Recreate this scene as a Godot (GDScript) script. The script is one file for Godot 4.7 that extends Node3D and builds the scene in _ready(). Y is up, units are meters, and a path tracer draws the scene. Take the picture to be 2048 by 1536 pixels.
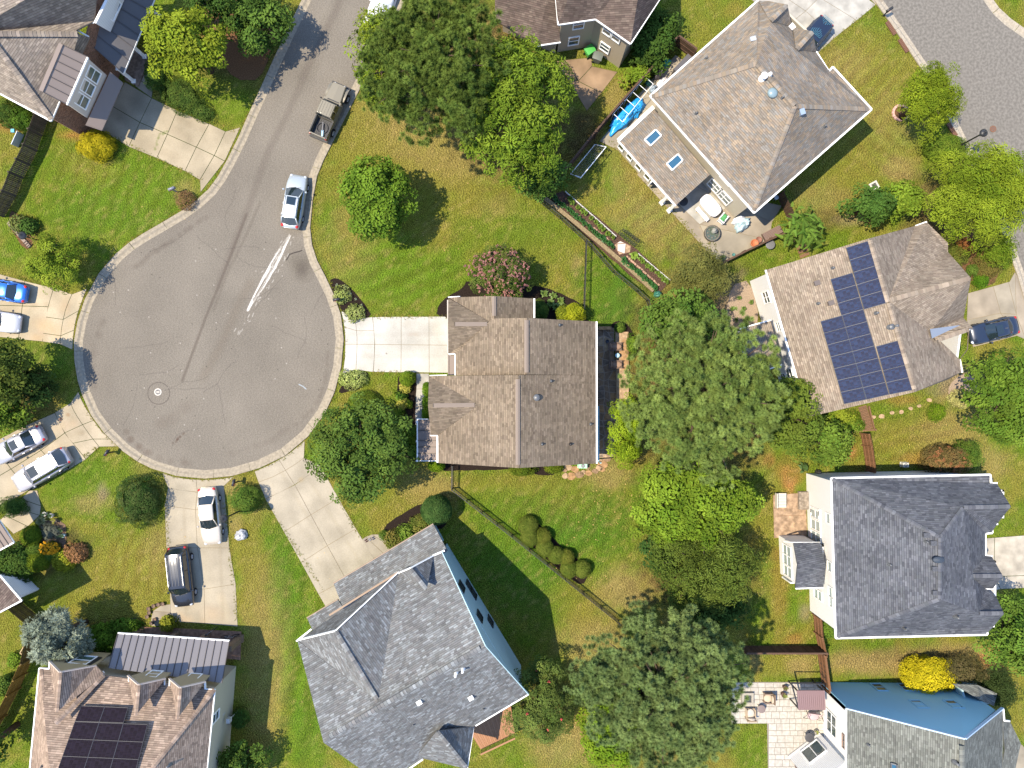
extends Node3D
# A residential cul-de-sac seen from the air. Plan units are survey pixels (1422 units = 64 m at ground level), turned into metres by at().
const CAM_H := 64.0
const FOCAL := 1422.0
var used := {}
var mats := {}
var rng := RandomNumberGenerator.new()

class M:
	var st := SurfaceTool.new()
	var g := -1
	var col := Color.WHITE
	func _init():
		st.begin(Mesh.PRIMITIVE_TRIANGLES)
	func v(p: Vector3, uv := Vector2.ZERO):
		st.set_smooth_group(g); st.set_uv(uv); st.set_color(col); st.add_vertex(p)
	# corners counter-clockwise as seen from outside
	func tri(a: Vector3, b: Vector3, c: Vector3, ua := Vector2.ZERO, ub := Vector2.ZERO, uc := Vector2.ZERO):
		v(a, ua); v(c, uc); v(b, ub)
	func quad(a: Vector3, b: Vector3, c: Vector3, d: Vector3, ua := Vector2.ZERO, ub := Vector2.RIGHT, uc := Vector2.ONE, ud := Vector2.DOWN):
		tri(a, b, c, ua, ub, uc); tri(a, c, d, ua, uc, ud)
	func box(c: Vector3, s: Vector3, b := Basis.IDENTITY):
		var h := s * 0.5
		var p := []
		for i in 8:
			p.append(c + b * Vector3(h.x if i & 1 else -h.x, h.y if i & 2 else -h.y, h.z if i & 4 else -h.z))
		for f in [[4, 5, 7, 6], [1, 0, 2, 3], [5, 1, 3, 7], [0, 4, 6, 2], [6, 7, 3, 2], [0, 1, 5, 4]]:
			quad(p[f[0]], p[f[1]], p[f[2]], p[f[3]])
	func beam(a: Vector3, b: Vector3, w: float, h: float):
		var d := b - a
		var f := d.normalized()
		var s := (f.cross(Vector3.UP) if absf(f.y) < 0.95 else f.cross(Vector3.RIGHT)).normalized()
		box((a + b) * 0.5, Vector3(d.length(), h, w), Basis(f, s.cross(f), s))
	func loft(secs: Array, closed := false):
		for i in secs.size() - 1:
			var a = secs[i]
			var b = secs[i + 1]
			var n: int = a.size()
			for j in (n if closed else n - 1):
				var k := (j + 1) % n
				quad(a[j], b[j], b[k], a[k])
	func fan(ring: Array, flip := false):
		var c := Vector3.ZERO
		for p in ring: c += p
		c /= ring.size()
		for j in ring.size():
			var k := (j + 1) % ring.size()
			if flip: tri(c, ring[k], ring[j])
			else: tri(c, ring[j], ring[k])
	func tube(pts: Array, rad: Array, n := 6, caps := true):
		var secs := []
		for i in pts.size():
			var d: Vector3 = (pts[mini(i + 1, pts.size() - 1)] - pts[maxi(i - 1, 0)]).normalized()
			var s := (d.cross(Vector3.FORWARD) if absf(d.y) > 0.9 else d.cross(Vector3.UP)).normalized()
			var t := s.cross(d)
			var ring := []
			for j in n:
				var a := TAU * j / n
				ring.append(pts[i] + (s * cos(a) + t * sin(a)) * rad[i])
			secs.append(ring)
		for i in secs.size() - 1:
			for j in n:
				var k := (j + 1) % n
				quad(secs[i][j], secs[i][k], secs[i + 1][k], secs[i + 1][j])
		if caps:
			fan(secs[0], true); fan(secs[-1])
	func lathe(c: Vector3, prof: Array, n := 14, sx := 1.0, sz := 1.0):
		var secs := []
		for q in prof:
			var ring := []
			for j in n:
				var a := TAU * j / n
				ring.append(c + Vector3(cos(a) * q[0] * sx, q[1], -sin(a) * q[0] * sz))
			secs.append(ring)
		for i in secs.size() - 1:
			for j in n:
				var k := (j + 1) % n
				quad(secs[i][j], secs[i][k], secs[i + 1][k], secs[i + 1][j])
	func blob(c: Vector3, r: Vector3, n := 12, m := 7, flat := 0.0):
		var prof := []
		for i in m + 1:
			var a := -PI / 2 + PI * i / m
			prof.append([maxf(cos(a), 0.0005), maxf(sin(a), -1.0 + flat)])
		var secs := []
		for q in prof:
			var ring := []
			for j in n:
				var a := TAU * j / n
				ring.append(c + Vector3(cos(a) * q[0] * r.x, q[1] * r.y, -sin(a) * q[0] * r.z))
			secs.append(ring)
		for i in secs.size() - 1:
			for j in n:
				var k := (j + 1) % n
				quad(secs[i][j], secs[i][k], secs[i + 1][k], secs[i + 1][j])
	# a sheet with thickness: ring in plan order, any height at each corner; texture runs along the slope in metres / ts
	func sheet(ring: Array, thick: float, ts := 1.0, turn := 0.0):
		var n := ring.size()
		var nv := Vector3.ZERO
		for i in n:
			var a: Vector3 = ring[i]
			var b: Vector3 = ring[(i + 1) % n]
			nv += (a - ring[0]).cross(b - ring[0])
		var pts := ring.duplicate()
		if nv.y < 0:
			pts.reverse(); nv = -nv
		nv = nv.normalized()
		var ed := nv.cross(Vector3.UP)
		ed = ed.normalized() if ed.length() > 0.02 else Vector3.RIGHT.rotated(Vector3.UP, turn)
		var up := ed.cross(nv)
		var flat := PackedVector2Array()
		for p in pts: flat.append(Vector2(p.x, p.z))
		var idx := Geometry2D.triangulate_polygon(flat)
		var dn := Vector3(0, -thick, 0)
		for i in range(0, idx.size(), 3):
			var t := [pts[idx[i]], pts[idx[i + 1]], pts[idx[i + 2]]]
			if (t[1] - t[0]).cross(t[2] - t[0]).y < 0:
				t = [t[0], t[2], t[1]]
			var u := []
			for p in t: u.append(Vector2(p.dot(ed), p.dot(up)) / ts)
			tri(t[0], t[1], t[2], u[0], u[1], u[2])
			if thick > 0.0: tri(t[0] + dn, t[2] + dn, t[1] + dn, u[0], u[2], u[1])
		if thick > 0.0:
			for i in n:
				var a: Vector3 = pts[i]
				var b: Vector3 = pts[(i + 1) % n]
				quad(a + dn, b + dn, b, a)
	# an upright polygon given a thickness along its own normal
	func plate(ring: Array, thick: float, ts := 1.0):
		var n := ring.size()
		var nv := Vector3.ZERO
		for i in n: nv += (ring[i] - ring[0]).cross(ring[(i + 1) % n] - ring[0])
		nv = nv.normalized()
		var e := Vector3.UP.cross(nv)
		e = e.normalized() if e.length() > 0.05 else Vector3.RIGHT
		var f := nv.cross(e)
		var flat := PackedVector2Array()
		for p in ring: flat.append(Vector2(p.dot(e), p.dot(f)))
		var idx := Geometry2D.triangulate_polygon(flat)
		var back := -nv * thick
		for i in range(0, idx.size(), 3):
			var t := [ring[idx[i]], ring[idx[i + 1]], ring[idx[i + 2]]]
			if (t[1] - t[0]).cross(t[2] - t[0]).dot(nv) < 0: t = [t[0], t[2], t[1]]
			var u := []
			for p in t: u.append(Vector2(p.dot(e), p.y) / ts)
			tri(t[0], t[1], t[2], u[0], u[1], u[2])
			tri(t[0] + back, t[2] + back, t[1] + back, u[0], u[2], u[1])
		for i in n:
			quad(ring[i] + back, ring[(i + 1) % n] + back, ring[(i + 1) % n], ring[i])
	func done() -> ArrayMesh:
		st.generate_normals()
		return st.commit()

func at(x: float, y: float, h := 0.0) -> Vector3:
	var s := (CAM_H - h) / FOCAL
	return Vector3((x - 1024.0) * s, h, (y - 768.0) * s)
func ats(a: Array, h := 0.0) -> Array:
	var r := []
	for q in a: r.append(at(q[0], q[1], q[2] if q.size() > 2 else h))
	return r
func lin(r: float, g: float, b: float) -> Color:
	return Color(r, g, b).linear_to_srgb()
func numbered(n: String) -> String:
	used[n] = used.get(n, -1) + 1
	return n if used[n] == 0 else "%s_%03d" % [n, used[n]]
func tag(o: Node, label: String, category: String, group := "") -> Node:
	o.set_meta("label", label); o.set_meta("category", category)
	if group: o.set_meta("group", group)
	return o
func thing(called: String, label: String, category: String, pos := Vector3.ZERO, turn := 0.0, group := "") -> Node3D:
	var o := Node3D.new()
	o.name = numbered(called)
	add_child(o)
	o.position = pos; o.rotation.y = turn
	tag(o, label, category, group)
	return o
func mi(called: String, mesh: Mesh, m: Material, parent: Node, pos := Vector3.ZERO) -> MeshInstance3D:
	var o := MeshInstance3D.new()
	o.mesh = mesh; o.material_override = m
	o.name = numbered(called) if parent == self else called
	parent.add_child(o, true)
	o.position = pos
	return o
func part(called: String, m: M, mt: Material, parent: Node, pos := Vector3.ZERO) -> MeshInstance3D:
	return mi(called, m.done(), mt, parent, pos)
func struct(called: String, m: M, mt: Material) -> MeshInstance3D:
	var o := part(called, m, mt, self)
	o.set_meta("kind", "structure")
	return o
func solo(called: String, m: M, mt: Material, label: String, category: String, group := "") -> MeshInstance3D:
	var o := part(called, m, mt, self)
	tag(o, label, category, group)
	return o

# ---------------------------------------------------------------- materials
func noise_tex(sd: int, freq: float, lo: float, size := 512, oct := 4, hi := 1.0, type := FastNoiseLite.TYPE_SIMPLEX_SMOOTH) -> NoiseTexture2D:
	var n := FastNoiseLite.new()
	n.seed = sd; n.frequency = freq; n.fractal_octaves = oct; n.noise_type = type
	var t := NoiseTexture2D.new()
	t.width = size; t.height = size; t.seamless = true; t.noise = n
	var gr := Gradient.new()
	gr.set_color(0, Color(lo, lo, lo)); gr.set_color(1, Color(hi, hi, hi))
	t.color_ramp = gr
	return t
func plain(c: Color, rough := 0.8, metal := 0.0) -> StandardMaterial3D:
	var m := StandardMaterial3D.new()
	m.albedo_color = c; m.roughness = rough; m.metallic = metal
	if rough >= 0.8: m.metallic_specular = 0.16
	return m
func worn(c: Color, rough: float, t: Texture2D, size: float) -> StandardMaterial3D:
	var m := plain(c, rough)
	m.albedo_texture = t
	m.uv1_triplanar = true; m.uv1_world_triplanar = true
	m.uv1_scale = Vector3.ONE / size
	return m
func tex_from(im: Image) -> ImageTexture:
	return ImageTexture.create_from_image(im)
# asphalt shingles: every tab a tone of its own, 10.24 m to the repeat
func shingles(cols: Array, sd: int, joint := 0.72, spread := 0.0) -> StandardMaterial3D:
	rng.seed = sd
	var im := Image.create(1024, 1024, false, Image.FORMAT_RGB8)
	var rows := 64
	var wear := FastNoiseLite.new()
	wear.seed = sd; wear.frequency = 0.004; wear.fractal_octaves = 3
	for r in rows:
		var x := -rng.randi_range(0, 30)
		var rt := rng.randf_range(0.97, 1.03)
		while x < 1024:
			var w := rng.randi_range(20, 42)
			var c: Color = cols[rng.randi() % cols.size()]
			var k := rng.randf_range(0.93, 1.07) * rt * (1.0 + 0.10 * wear.get_noise_2d(x * 1.0, r * 5.0))
			c = Color(c.r * k, c.g * k, c.b * k)
			im.fill_rect(Rect2i(x, r * 16, w, 16), c)
			im.fill_rect(Rect2i(x, r * 16 + 13, w, 3), c.darkened(1.0 - joint))
			im.fill_rect(Rect2i(x, r * 16, 1, 16), c.darkened(0.2))
			x += w
	var m := StandardMaterial3D.new()
	m.albedo_texture = tex_from(im); m.roughness = 0.95; m.metallic_specular = 0.15
	m.normal_enabled = true; m.normal_texture = shingle_bump(); m.normal_scale = 0.6
	return m
var bump_made: ImageTexture
func shingle_bump() -> ImageTexture:
	if bump_made: return bump_made
	rng.seed = 77
	var im := Image.create(512, 512, false, Image.FORMAT_RGB8)
	for r in 64:
		var x := -rng.randi_range(0, 15)
		while x < 512:
			var w := rng.randi_range(10, 21)
			var h := rng.randf_range(0.5, 0.75)
			for k in 8: im.fill_rect(Rect2i(x, r * 8 + k, w, 1), Color.WHITE * (h + 0.03 * k))
			x += w
	im.bump_map_to_normal_map(3.0)
	bump_made = tex_from(im)
	return bump_made
var lap_made: ImageTexture
func siding(c: Color) -> StandardMaterial3D:
	if lap_made == null:
		var im := Image.create(16, 512, false, Image.FORMAT_RGB8)
		for r in 32:
			for k in 16:
				var q := 1.0 - 0.01 * k if k < 14 else 0.82
				im.fill_rect(Rect2i(0, r * 16 + k, 16, 1), Color(q, q, q))
		lap_made = tex_from(im)
	var m := plain(c, 0.6)
	m.albedo_texture = lap_made
	m.uv1_scale = Vector3(1, 1.0 / 5.6, 1)
	return m
func bricks() -> StandardMaterial3D:
	rng.seed = 5
	var im := Image.create(512, 512, false, Image.FORMAT_RGB8)
	im.fill(Color(0.62, 0.56, 0.5))
	for r in 32:
		for i in 18:
			var k := rng.randf_range(0.7, 1.15)
			im.fill_rect(Rect2i(i * 32 - (16 if r % 2 else 0), r * 16, 30, 14), Color(0.46 * k, 0.33 * k, 0.26 * k))
	var m := plain(Color.WHITE, 0.9)
	m.albedo_texture = tex_from(im); m.uv1_scale = Vector3.ONE / 2.4
	return m
func panel_tex(base: Color, line: Color, fine: Color) -> ImageTexture:
	var im := Image.create(160, 256, false, Image.FORMAT_RGB8)
	im.fill(base)
	rng.seed = 9
	for i in 6:
		for j in 10:
			var k := rng.randf_range(0.85, 1.2)
			im.fill_rect(Rect2i(i * 26 + 2, j * 25 + 3, 25, 24), Color(base.r * k, base.g * k, base.b * k))
			for q in 3: im.fill_rect(Rect2i(i * 26 + 6 + q * 8, j * 25 + 3, 2, 24), fine)
	for i in 7: im.fill_rect(Rect2i(i * 26 + 1, 0, 1, 256), line)
	for j in 11: im.fill_rect(Rect2i(0, j * 25 + 2, 160, 1), line)
	return tex_from(im)

# ---------------------------------------------------------------- plants
var sprays := {}
func spray_mesh(kind: String) -> ArrayMesh:
	if sprays.has(kind): return sprays[kind]
	var m := M.new()
	rng.seed = kind.hash()
	if kind == "needle":
		for i in 120:
			var a := i * 2.39996 + rng.randf_range(-0.2, 0.2)
			var e := asin(1.0 - 1.5 * (i + 0.5) / 120.0)
			var d := Vector3(cos(a) * cos(e), sin(e), sin(a) * cos(e))
			var s := d.cross(Vector3(rng.randf() - 0.5, rng.randf() - 0.5, rng.randf() - 0.5)).normalized() * 0.017
			var l := rng.randf_range(0.26, 0.36)
			m.tri(d * 0.05 - s, d * 0.05 + s, d * l)
	elif kind == "spruce":
		for b in 5:
			var ba := TAU * b / 5 + rng.randf()
			var bd := Vector3(cos(ba), 0.45, sin(ba)).normalized()
			for i in 12:
				var a := rng.randf() * TAU
				var d := (bd + Vector3(cos(a), rng.randf_range(-0.6, 1.0), sin(a)) * 0.8).normalized()
				var o := bd * rng.randf_range(0.02, 0.28)
				var s := d.cross(Vector3.UP).normalized() * 0.026
				m.tri(o - s, o + s, o + d * 0.16)
	elif kind == "frond":
		for i in 16:
			var t := i / 16.0
			for sd in [-1.0, 1.0]:
				var o := Vector3(0, 0.06 - 0.12 * t * t, t * 0.9)
				var tip := o + Vector3(sd * 0.26 * (1.0 - t * 0.7), -0.03, 0.10)
				m.tri(o, o + Vector3(0, 0.01, 0.075), tip)
	elif kind == "blossom":
		for i in 14:
			var c := Vector3(rng.randf_range(-0.09, 0.09), rng.randf_range(0, 0.2), rng.randf_range(-0.09, 0.09))
			var a := Basis(Vector3(rng.randf() - 0.5, rng.randf() - 0.5, rng.randf() - 0.5).normalized(), rng.randf() * TAU)
			m.quad(c + a * Vector3(-0.05, 0, -0.05), c + a * Vector3(-0.05, 0, 0.05), c + a * Vector3(0.05, 0, 0.05), c + a * Vector3(0.05, 0, -0.05))
	else:
		var n := 36
		var len := 0.23
		var wid := 0.15
		var reach := 0.40
		if kind == "small": n = 34; len = 0.13; wid = 0.085; reach = 0.25
		elif kind == "star": n = 34; len = 0.27; wid = 0.11; reach = 0.42
		elif kind == "fine": n = 44; len = 0.24; wid = 0.06; reach = 0.42
		for i in n:
			var y := 1.0 - 1.15 * (i + 0.5) / n
			var a := i * 2.39996 + rng.randf_range(-0.3, 0.3)
			var q := sqrt(maxf(0.0, 1.0 - y * y))
			var u := Vector3(cos(a) * q, y, sin(a) * q)
			var o := u * reach * rng.randf_range(0.55, 1.1) * Vector3(1, 0.75, 1)
			var yaw := a + rng.randf_range(-0.9, 0.9)
			var d := (Vector3(cos(yaw), rng.randf_range(-0.7, 0.15), sin(yaw)) + u * 0.3).normalized()
			var s := d.cross(u + Vector3.UP * 0.8).normalized()
			s = s.rotated(d, rng.randf_range(-0.5, 0.5))
			var l := len * rng.randf_range(0.75, 1.25)
			var mid := o + d * l * 0.45
			var k := s.cross(d) * l * 0.12
			m.tri(o, mid + s * wid * 0.5 + k, o + d * l)
			m.tri(o, o + d * l, mid - s * wid * 0.5 + k)
	sprays[kind] = m.done()
	return sprays[kind]
var leaf_mats := {}
func leaf_mat(kind: String) -> StandardMaterial3D:
	var key := "needle" if kind in ["needle", "spruce"] else "petal" if kind == "blossom" else "leaf"
	if leaf_mats.has(key): return leaf_mats[key]
	var m := plain(Color.WHITE, 0.55 if key == "leaf" else 0.75)
	m.vertex_color_use_as_albedo = true
	if key == "leaf":
		m.backlight_enabled = true; m.backlight = Color(0.22, 0.22, 0.14)
		m.metallic_specular = 0.14; m.roughness = 0.75
	else:
		m.metallic_specular = 0.1
		m.backlight_enabled = true; m.backlight = Color(0.2, 0.2, 0.15)
	leaf_mats[key] = m
	return m
func sprayed(called: String, kind: String, xf: Array, cols: Array, parent: Node) -> MultiMeshInstance3D:
	var mm := MultiMesh.new()
	mm.transform_format = MultiMesh.TRANSFORM_3D
	mm.use_colors = true
	mm.mesh = spray_mesh(kind)
	mm.instance_count = xf.size()
	for i in xf.size():
		mm.set_instance_transform(i, xf[i]); mm.set_instance_color(i, cols[i])
	var o := MultiMeshInstance3D.new()
	o.multimesh = mm; o.material_override = leaf_mat(kind)
	o.name = called
	parent.add_child(o, true)
	o.set_meta("kind", "stuff")
	return o
func leaf_xf(pos: Vector3, dir: Vector3, up_bias: float, sc: float) -> Transform3D:
	var u := (dir + Vector3.UP * up_bias).normalized()
	var s := u.cross(Vector3(rng.randf() - 0.5, rng.randf() - 0.5, rng.randf() - 0.5)).normalized()
	return Transform3D(Basis(s, u, s.cross(u)).scaled(Vector3.ONE * sc), pos)
func tone(a: Color, b: Color, t: float, k: float) -> Color:
	var c := a.lerp(b, clampf(t, 0.0, 1.0))
	k *= 1.02
	return Color(c.r * k * 1.06, c.g * k, c.b * k * 0.75)
var bark_m: StandardMaterial3D
func bark() -> StandardMaterial3D:
	if bark_m == null:
		bark_m = worn(lin(0.16, 0.115, 0.085), 0.95, noise_tex(31, 0.02, 0.5, 256), 1.2)
	return bark_m
# a tree: crown centre on the plan (at the height hc), half-axes rx, rz in plan units, whole height top
func tree(called: String, label: String, cat: String, cx: float, cy: float, rx: float, ry: float, top: float, kind: String, ca: Color, cb: Color, opt := {}) -> Node3D:
	rng.seed = hash([cx, cy, called])
	var low: float = opt.get("low", top * 0.3)
	var hc := (top + low) * 0.5
	var k := (CAM_H - hc) / FOCAL
	var R := Vector3(rx * k, (top - low) * 0.5, ry * k)
	var base := at(cx, cy, hc)
	base.y = 0
	var o := thing(called, label, cat, base, 0, opt.get("group", ""))
	var rm := (R.x + R.z) * 0.5
	var pin := kind == "needle"
	var lrad := 1.25 if pin else clampf(rm * 0.26, 0.42, 0.95)
	var nl: int = clampi(int(PI * R.x * R.z * 0.85 / (lrad * lrad)), 8, 120)
	var lobes := []
	var C := Vector3(0, hc, 0)
	for i in nl:
		var a := i * 2.39996 + rng.randf_range(-0.5, 0.5)
		var q := sqrt((i + 0.4) / nl)
		var r := q * rng.randf_range(0.84, 1.02)
		var y := (1.0 - q * q) * 0.62 + rng.randf_range(-0.34, 0.22)
		lobes.append([C + Vector3(cos(a) * r * maxf(R.x - lrad * 0.85, R.x * 0.4), y * R.y, sin(a) * r * maxf(R.z - lrad * 0.85, R.z * 0.4)), lrad * rng.randf_range(0.55, 1.25), rng.randf_range(0.0, 1.0)])
	# limbs
	var tm := M.new()
	tm.g = 0
	var tr: float = opt.get("trunk", 0.035 * top)
	var pine := kind == "needle" or kind == "spruce"
	var lean := Vector3(rng.randf_range(-0.2, 0.2), 0, rng.randf_range(-0.2, 0.2))
	tm.tube([Vector3(0, -0.1, 0), lean + Vector3(0, hc * 0.5, 0), lean * 0.6 + Vector3(0, hc, 0), Vector3(0, top * 0.94 if pine else hc + R.y * 0.4, 0)], [tr * 1.25, tr, tr * 0.75, tr * 0.25], 8)
	for l in lobes:
		var f: float = rng.randf_range(0.45, 0.8)
		var s := lean * 0.7 + Vector3(0, lerpf(low, l[0].y, f), 0)
		var mid: Vector3 = s.lerp(l[0], 0.5) + Vector3(0, 0.25 if pine else -0.1, 0)
		tm.tube([s, mid, l[0], l[0] + (l[0] - s) * 0.14], [tr * 0.36, tr * 0.25, tr * 0.12, 0.015], 5, false)
	part("trunk", tm, bark(), o)
	var xf := []
	var cols := []
	var step: float = opt.get("step", 0.42 if kind == "small" else 0.54 if kind == "fine" else 0.50 if kind == "needle" else 0.36 if kind == "spruce" else 0.60)
	var sc: float = opt.get("scale", 1.0)
	var ub: float = opt.get("up", 0.7)
	var gap := FastNoiseLite.new()
	gap.seed = int(cx); gap.frequency = opt.get("gapf", 0.32); gap.fractal_octaves = 2
	var thr: float = opt.get("gap", -0.12 if kind == "needle" else -0.03)
	for l in lobes:
		var lr := Vector3(l[1], l[1] * 0.85, l[1])
		var area := TAU * 1.5 * pow((lr.x + lr.y + lr.z) / 3.0, 2.0)
		var n := int(area / (step * step) * opt.get("dense", 1.0)) + 2
		for i in n:
			var y := 1.0 - 1.45 * (i + 0.5) / n
			var a: float = i * 2.39996 + l[2] * 7.0
			var r := sqrt(maxf(0.0, 1.0 - y * y))
			var d := Vector3(cos(a) * r, y, sin(a) * r)
			var depth := rng.randf()
			var p: Vector3 = l[0] + d * lr * (1.12 - 0.55 * depth * depth) + Vector3(rng.randf_range(-1, 1), rng.randf_range(-1, 1), rng.randf_range(-1, 1)) * step * 0.35
			var g := gap.get_noise_3d(p.x * 2.0 + cx, p.y * 2.0, p.z * 2.0 + cy)
			if g < thr: continue
			p += d * Vector3(1, 0.6, 1) * g * 0.7
			xf.append(leaf_xf(p, d, ub, sc * rng.randf_range(0.75, 1.3)))
			cols.append(tone(ca, cb, l[2] * 0.45 + g * 0.5 + (1.0 - depth) * 0.2 + rng.randf() * 0.3 - 0.1, rng.randf_range(0.62, 1.28)))
	sprayed("crown", kind, xf, cols, o)
	if opt.has("blossom"):
		var bx := []
		var bc := []
		for i in int(opt.get("bn", 200)):
			var l = lobes[rng.randi() % nl]
			var a := rng.randf() * TAU
			var y := rng.randf_range(0.1, 1.0)
			var d := Vector3(cos(a) * sqrt(1 - y * y), y, sin(a) * sqrt(1 - y * y))
			bx.append(leaf_xf(l[0] + d * l[1] * 1.1, d, 1.0, rng.randf_range(0.5, 0.95)))
			bc.append(tone(opt.blossom, opt.blossom, 0, rng.randf_range(0.7, 1.2)))
		sprayed("blossoms", "blossom", bx, bc, o)
	return o
# a low rounded plant: leafy shell round a dark core of stems
func shrub(called: String, label: String, cat: String, cx: float, cy: float, rx: float, ry: float, top: float, kind: String, ca: Color, cb: Color, opt := {}) -> Node3D:
	rng.seed = hash([cx, cy, called])
	var hc := top * 0.5
	var k := (CAM_H - hc) / FOCAL
	var R := Vector3(rx * k, top * 0.5, ry * k)
	var base := at(cx, cy, hc)
	base.y = opt.get("floor", 0.0)
	var o := thing(called, label, cat, base, opt.get("turn", 0.0), opt.get("group", ""))
	var cm := M.new()
	cm.g = 0
	for i in 5:
		var a := TAU * i / 5
		cm.tube([Vector3(0, -0.02, 0), Vector3(cos(a) * R.x * 0.45, hc * 0.9, sin(a) * R.z * 0.45)], [0.03, 0.015], 5, false)
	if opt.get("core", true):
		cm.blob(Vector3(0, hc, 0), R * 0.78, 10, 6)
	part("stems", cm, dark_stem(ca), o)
	var xf := []
	var cols := []
	var step: float = opt.get("step", 0.24 if kind == "small" else 0.32) * opt.get("sk", 1.0)
	var area := TAU * 1.6 * (R.x * R.z + R.x * R.y + R.z * R.y) / 3.0
	var n := maxi(14, int(area / (step * step)))
	var rough: float = opt.get("rough", 0.17)
	for i in n:
		var y := 1.0 - 1.6 * (i + 0.5) / n
		var a := i * 2.39996
		var r := sqrt(maxf(0.0, 1.0 - y * y))
		var d := Vector3(cos(a) * r, y, sin(a) * r)
		var bump := 1.0 + rough * (sin(a * 3.0 + y * 5.0 + cx) + rng.randf_range(-1.0, 1.0))
		xf.append(leaf_xf(Vector3(0, hc, 0) + d * R * bump, d, opt.get("up", 0.35), opt.get("scale", 0.8) * rng.randf_range(0.7, 1.2)))
		cols.append(tone(ca, cb, rng.randf(), rng.randf_range(0.75, 1.2)))
	sprayed("foliage", kind, xf, cols, o)
	if opt.has("blossom"):
		var bx := []
		var bc := []
		for i in int(opt.get("bn", 40)):
			var a := rng.randf() * TAU
			var y := rng.randf_range(0.2, 1.0)
			var d := Vector3(cos(a) * sqrt(1 - y * y), y, sin(a) * sqrt(1 - y * y))
			bx.append(leaf_xf(Vector3(0, hc, 0) + d * R * 1.08, d, 1.0, rng.randf_range(0.7, 1.3)))
			bc.append(tone(opt.blossom, opt.blossom, 0, rng.randf_range(0.7, 1.2)))
		sprayed("blossoms", "blossom", bx, bc, o)
	return o
var stem_mats := {}
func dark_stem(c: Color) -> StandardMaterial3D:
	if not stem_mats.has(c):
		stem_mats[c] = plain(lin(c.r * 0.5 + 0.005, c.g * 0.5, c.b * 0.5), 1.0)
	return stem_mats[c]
# a small open plant of a few long leaves from one root, for beds
func tuft(called: String, label: String, cat: String, x: float, y: float, r: float, h: float, ca: Color, n := 18, group := "") -> Node3D:
	rng.seed = hash([x, y, 3])
	var p := at(x, y, h * 0.5)
	p.y = 0.02
	var o := thing(called, label, cat, p, 0, group)
	var m := M.new()
	var rr := r * 0.045
	for i in n:
		var a := TAU * i / n + rng.randf_range(-0.3, 0.3)
		var q := rng.randf_range(0.45, 1.0)
		var d := Vector3(cos(a), 0, sin(a))
		var s := d.cross(Vector3.UP) * rr * rng.randf_range(0.14, 0.24)
		var mid := d * rr * q * 0.55 + Vector3(0, h * rng.randf_range(0.7, 1.1), 0)
		var tip := d * rr * q + Vector3(0, h * rng.randf_range(0.2, 0.7), 0)
		m.tri(Vector3.ZERO, mid - s, mid + s)
		m.tri(mid - s, tip, mid + s)
	part("leaves", m, leaf_plain(ca), o)
	return o
var lp := {}
func leaf_plain(c: Color) -> StandardMaterial3D:
	if not lp.has(c):
		var m := plain(lin(c.r, c.g, c.b), 0.55)
		m.backlight_enabled = true; m.backlight = Color(0.35, 0.35, 0.25)
		lp[c] = m
	return lp[c]

# ---------------------------------------------------------------- vehicles
func sec(x: float, hw: float, yb: float, yt: float, crown: float) -> Array:
	return [Vector3(x, yb, -hw * 0.9), Vector3(x, yb + (yt - yb) * 0.35, -hw), Vector3(x, yt - 0.16, -hw * 0.985), Vector3(x, yt - 0.05, -hw * 0.93), Vector3(x, yt, -hw * 0.8), Vector3(x, yt + crown, -hw * 0.4), Vector3(x, yt + crown * 1.2, 0),
		Vector3(x, yt + crown, hw * 0.4), Vector3(x, yt, hw * 0.8), Vector3(x, yt - 0.05, hw * 0.93), Vector3(x, yt - 0.16, hw * 0.985), Vector3(x, yb + (yt - yb) * 0.35, hw), Vector3(x, yb, hw * 0.9)]
var rubber: StandardMaterial3D
var alloy: StandardMaterial3D
var glass_m: StandardMaterial3D
var chrome: StandardMaterial3D
var black_trim: StandardMaterial3D
var tail_red: StandardMaterial3D
var lamp_clear: StandardMaterial3D
var tyre_mesh: ArrayMesh
var rim_mesh: ArrayMesh
func wheels(o: Node3D, xs: Array, hw: float, r := 0.34):
	if tyre_mesh == null:
		var a := M.new()
		a.g = 0
		var b := M.new()
		var ring := [[0.2, 0.1], [0.3, 0.11], [0.34, 0.07], [0.34, -0.07], [0.3, -0.11], [0.2, -0.1]]
		a.lathe(Vector3.ZERO, ring, 18)
		b.lathe(Vector3.ZERO, [[0.001, 0.07], [0.06, 0.085], [0.2, 0.06], [0.22, 0.1], [0.22, -0.1], [0.001, -0.1]], 18)
		for i in 5:
			var t := TAU * i / 5
			b.box(Vector3(cos(t) * 0.12, 0.08, sin(t) * 0.12), Vector3(0.2, 0.03, 0.05), Basis(Vector3.UP, -t))
		tyre_mesh = a.done(); rim_mesh = b.done()
	for x in xs:
		for s in [-1.0, 1.0]:
			var w := mi("wheel", tyre_mesh, rubber, o, Vector3(x, r, s * (hw - 0.1)))
			w.basis = Basis(Vector3.RIGHT, PI / 2 * s).scaled(Vector3.ONE * r / 0.34)
			mi("rim", rim_mesh, alloy, w)
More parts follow.
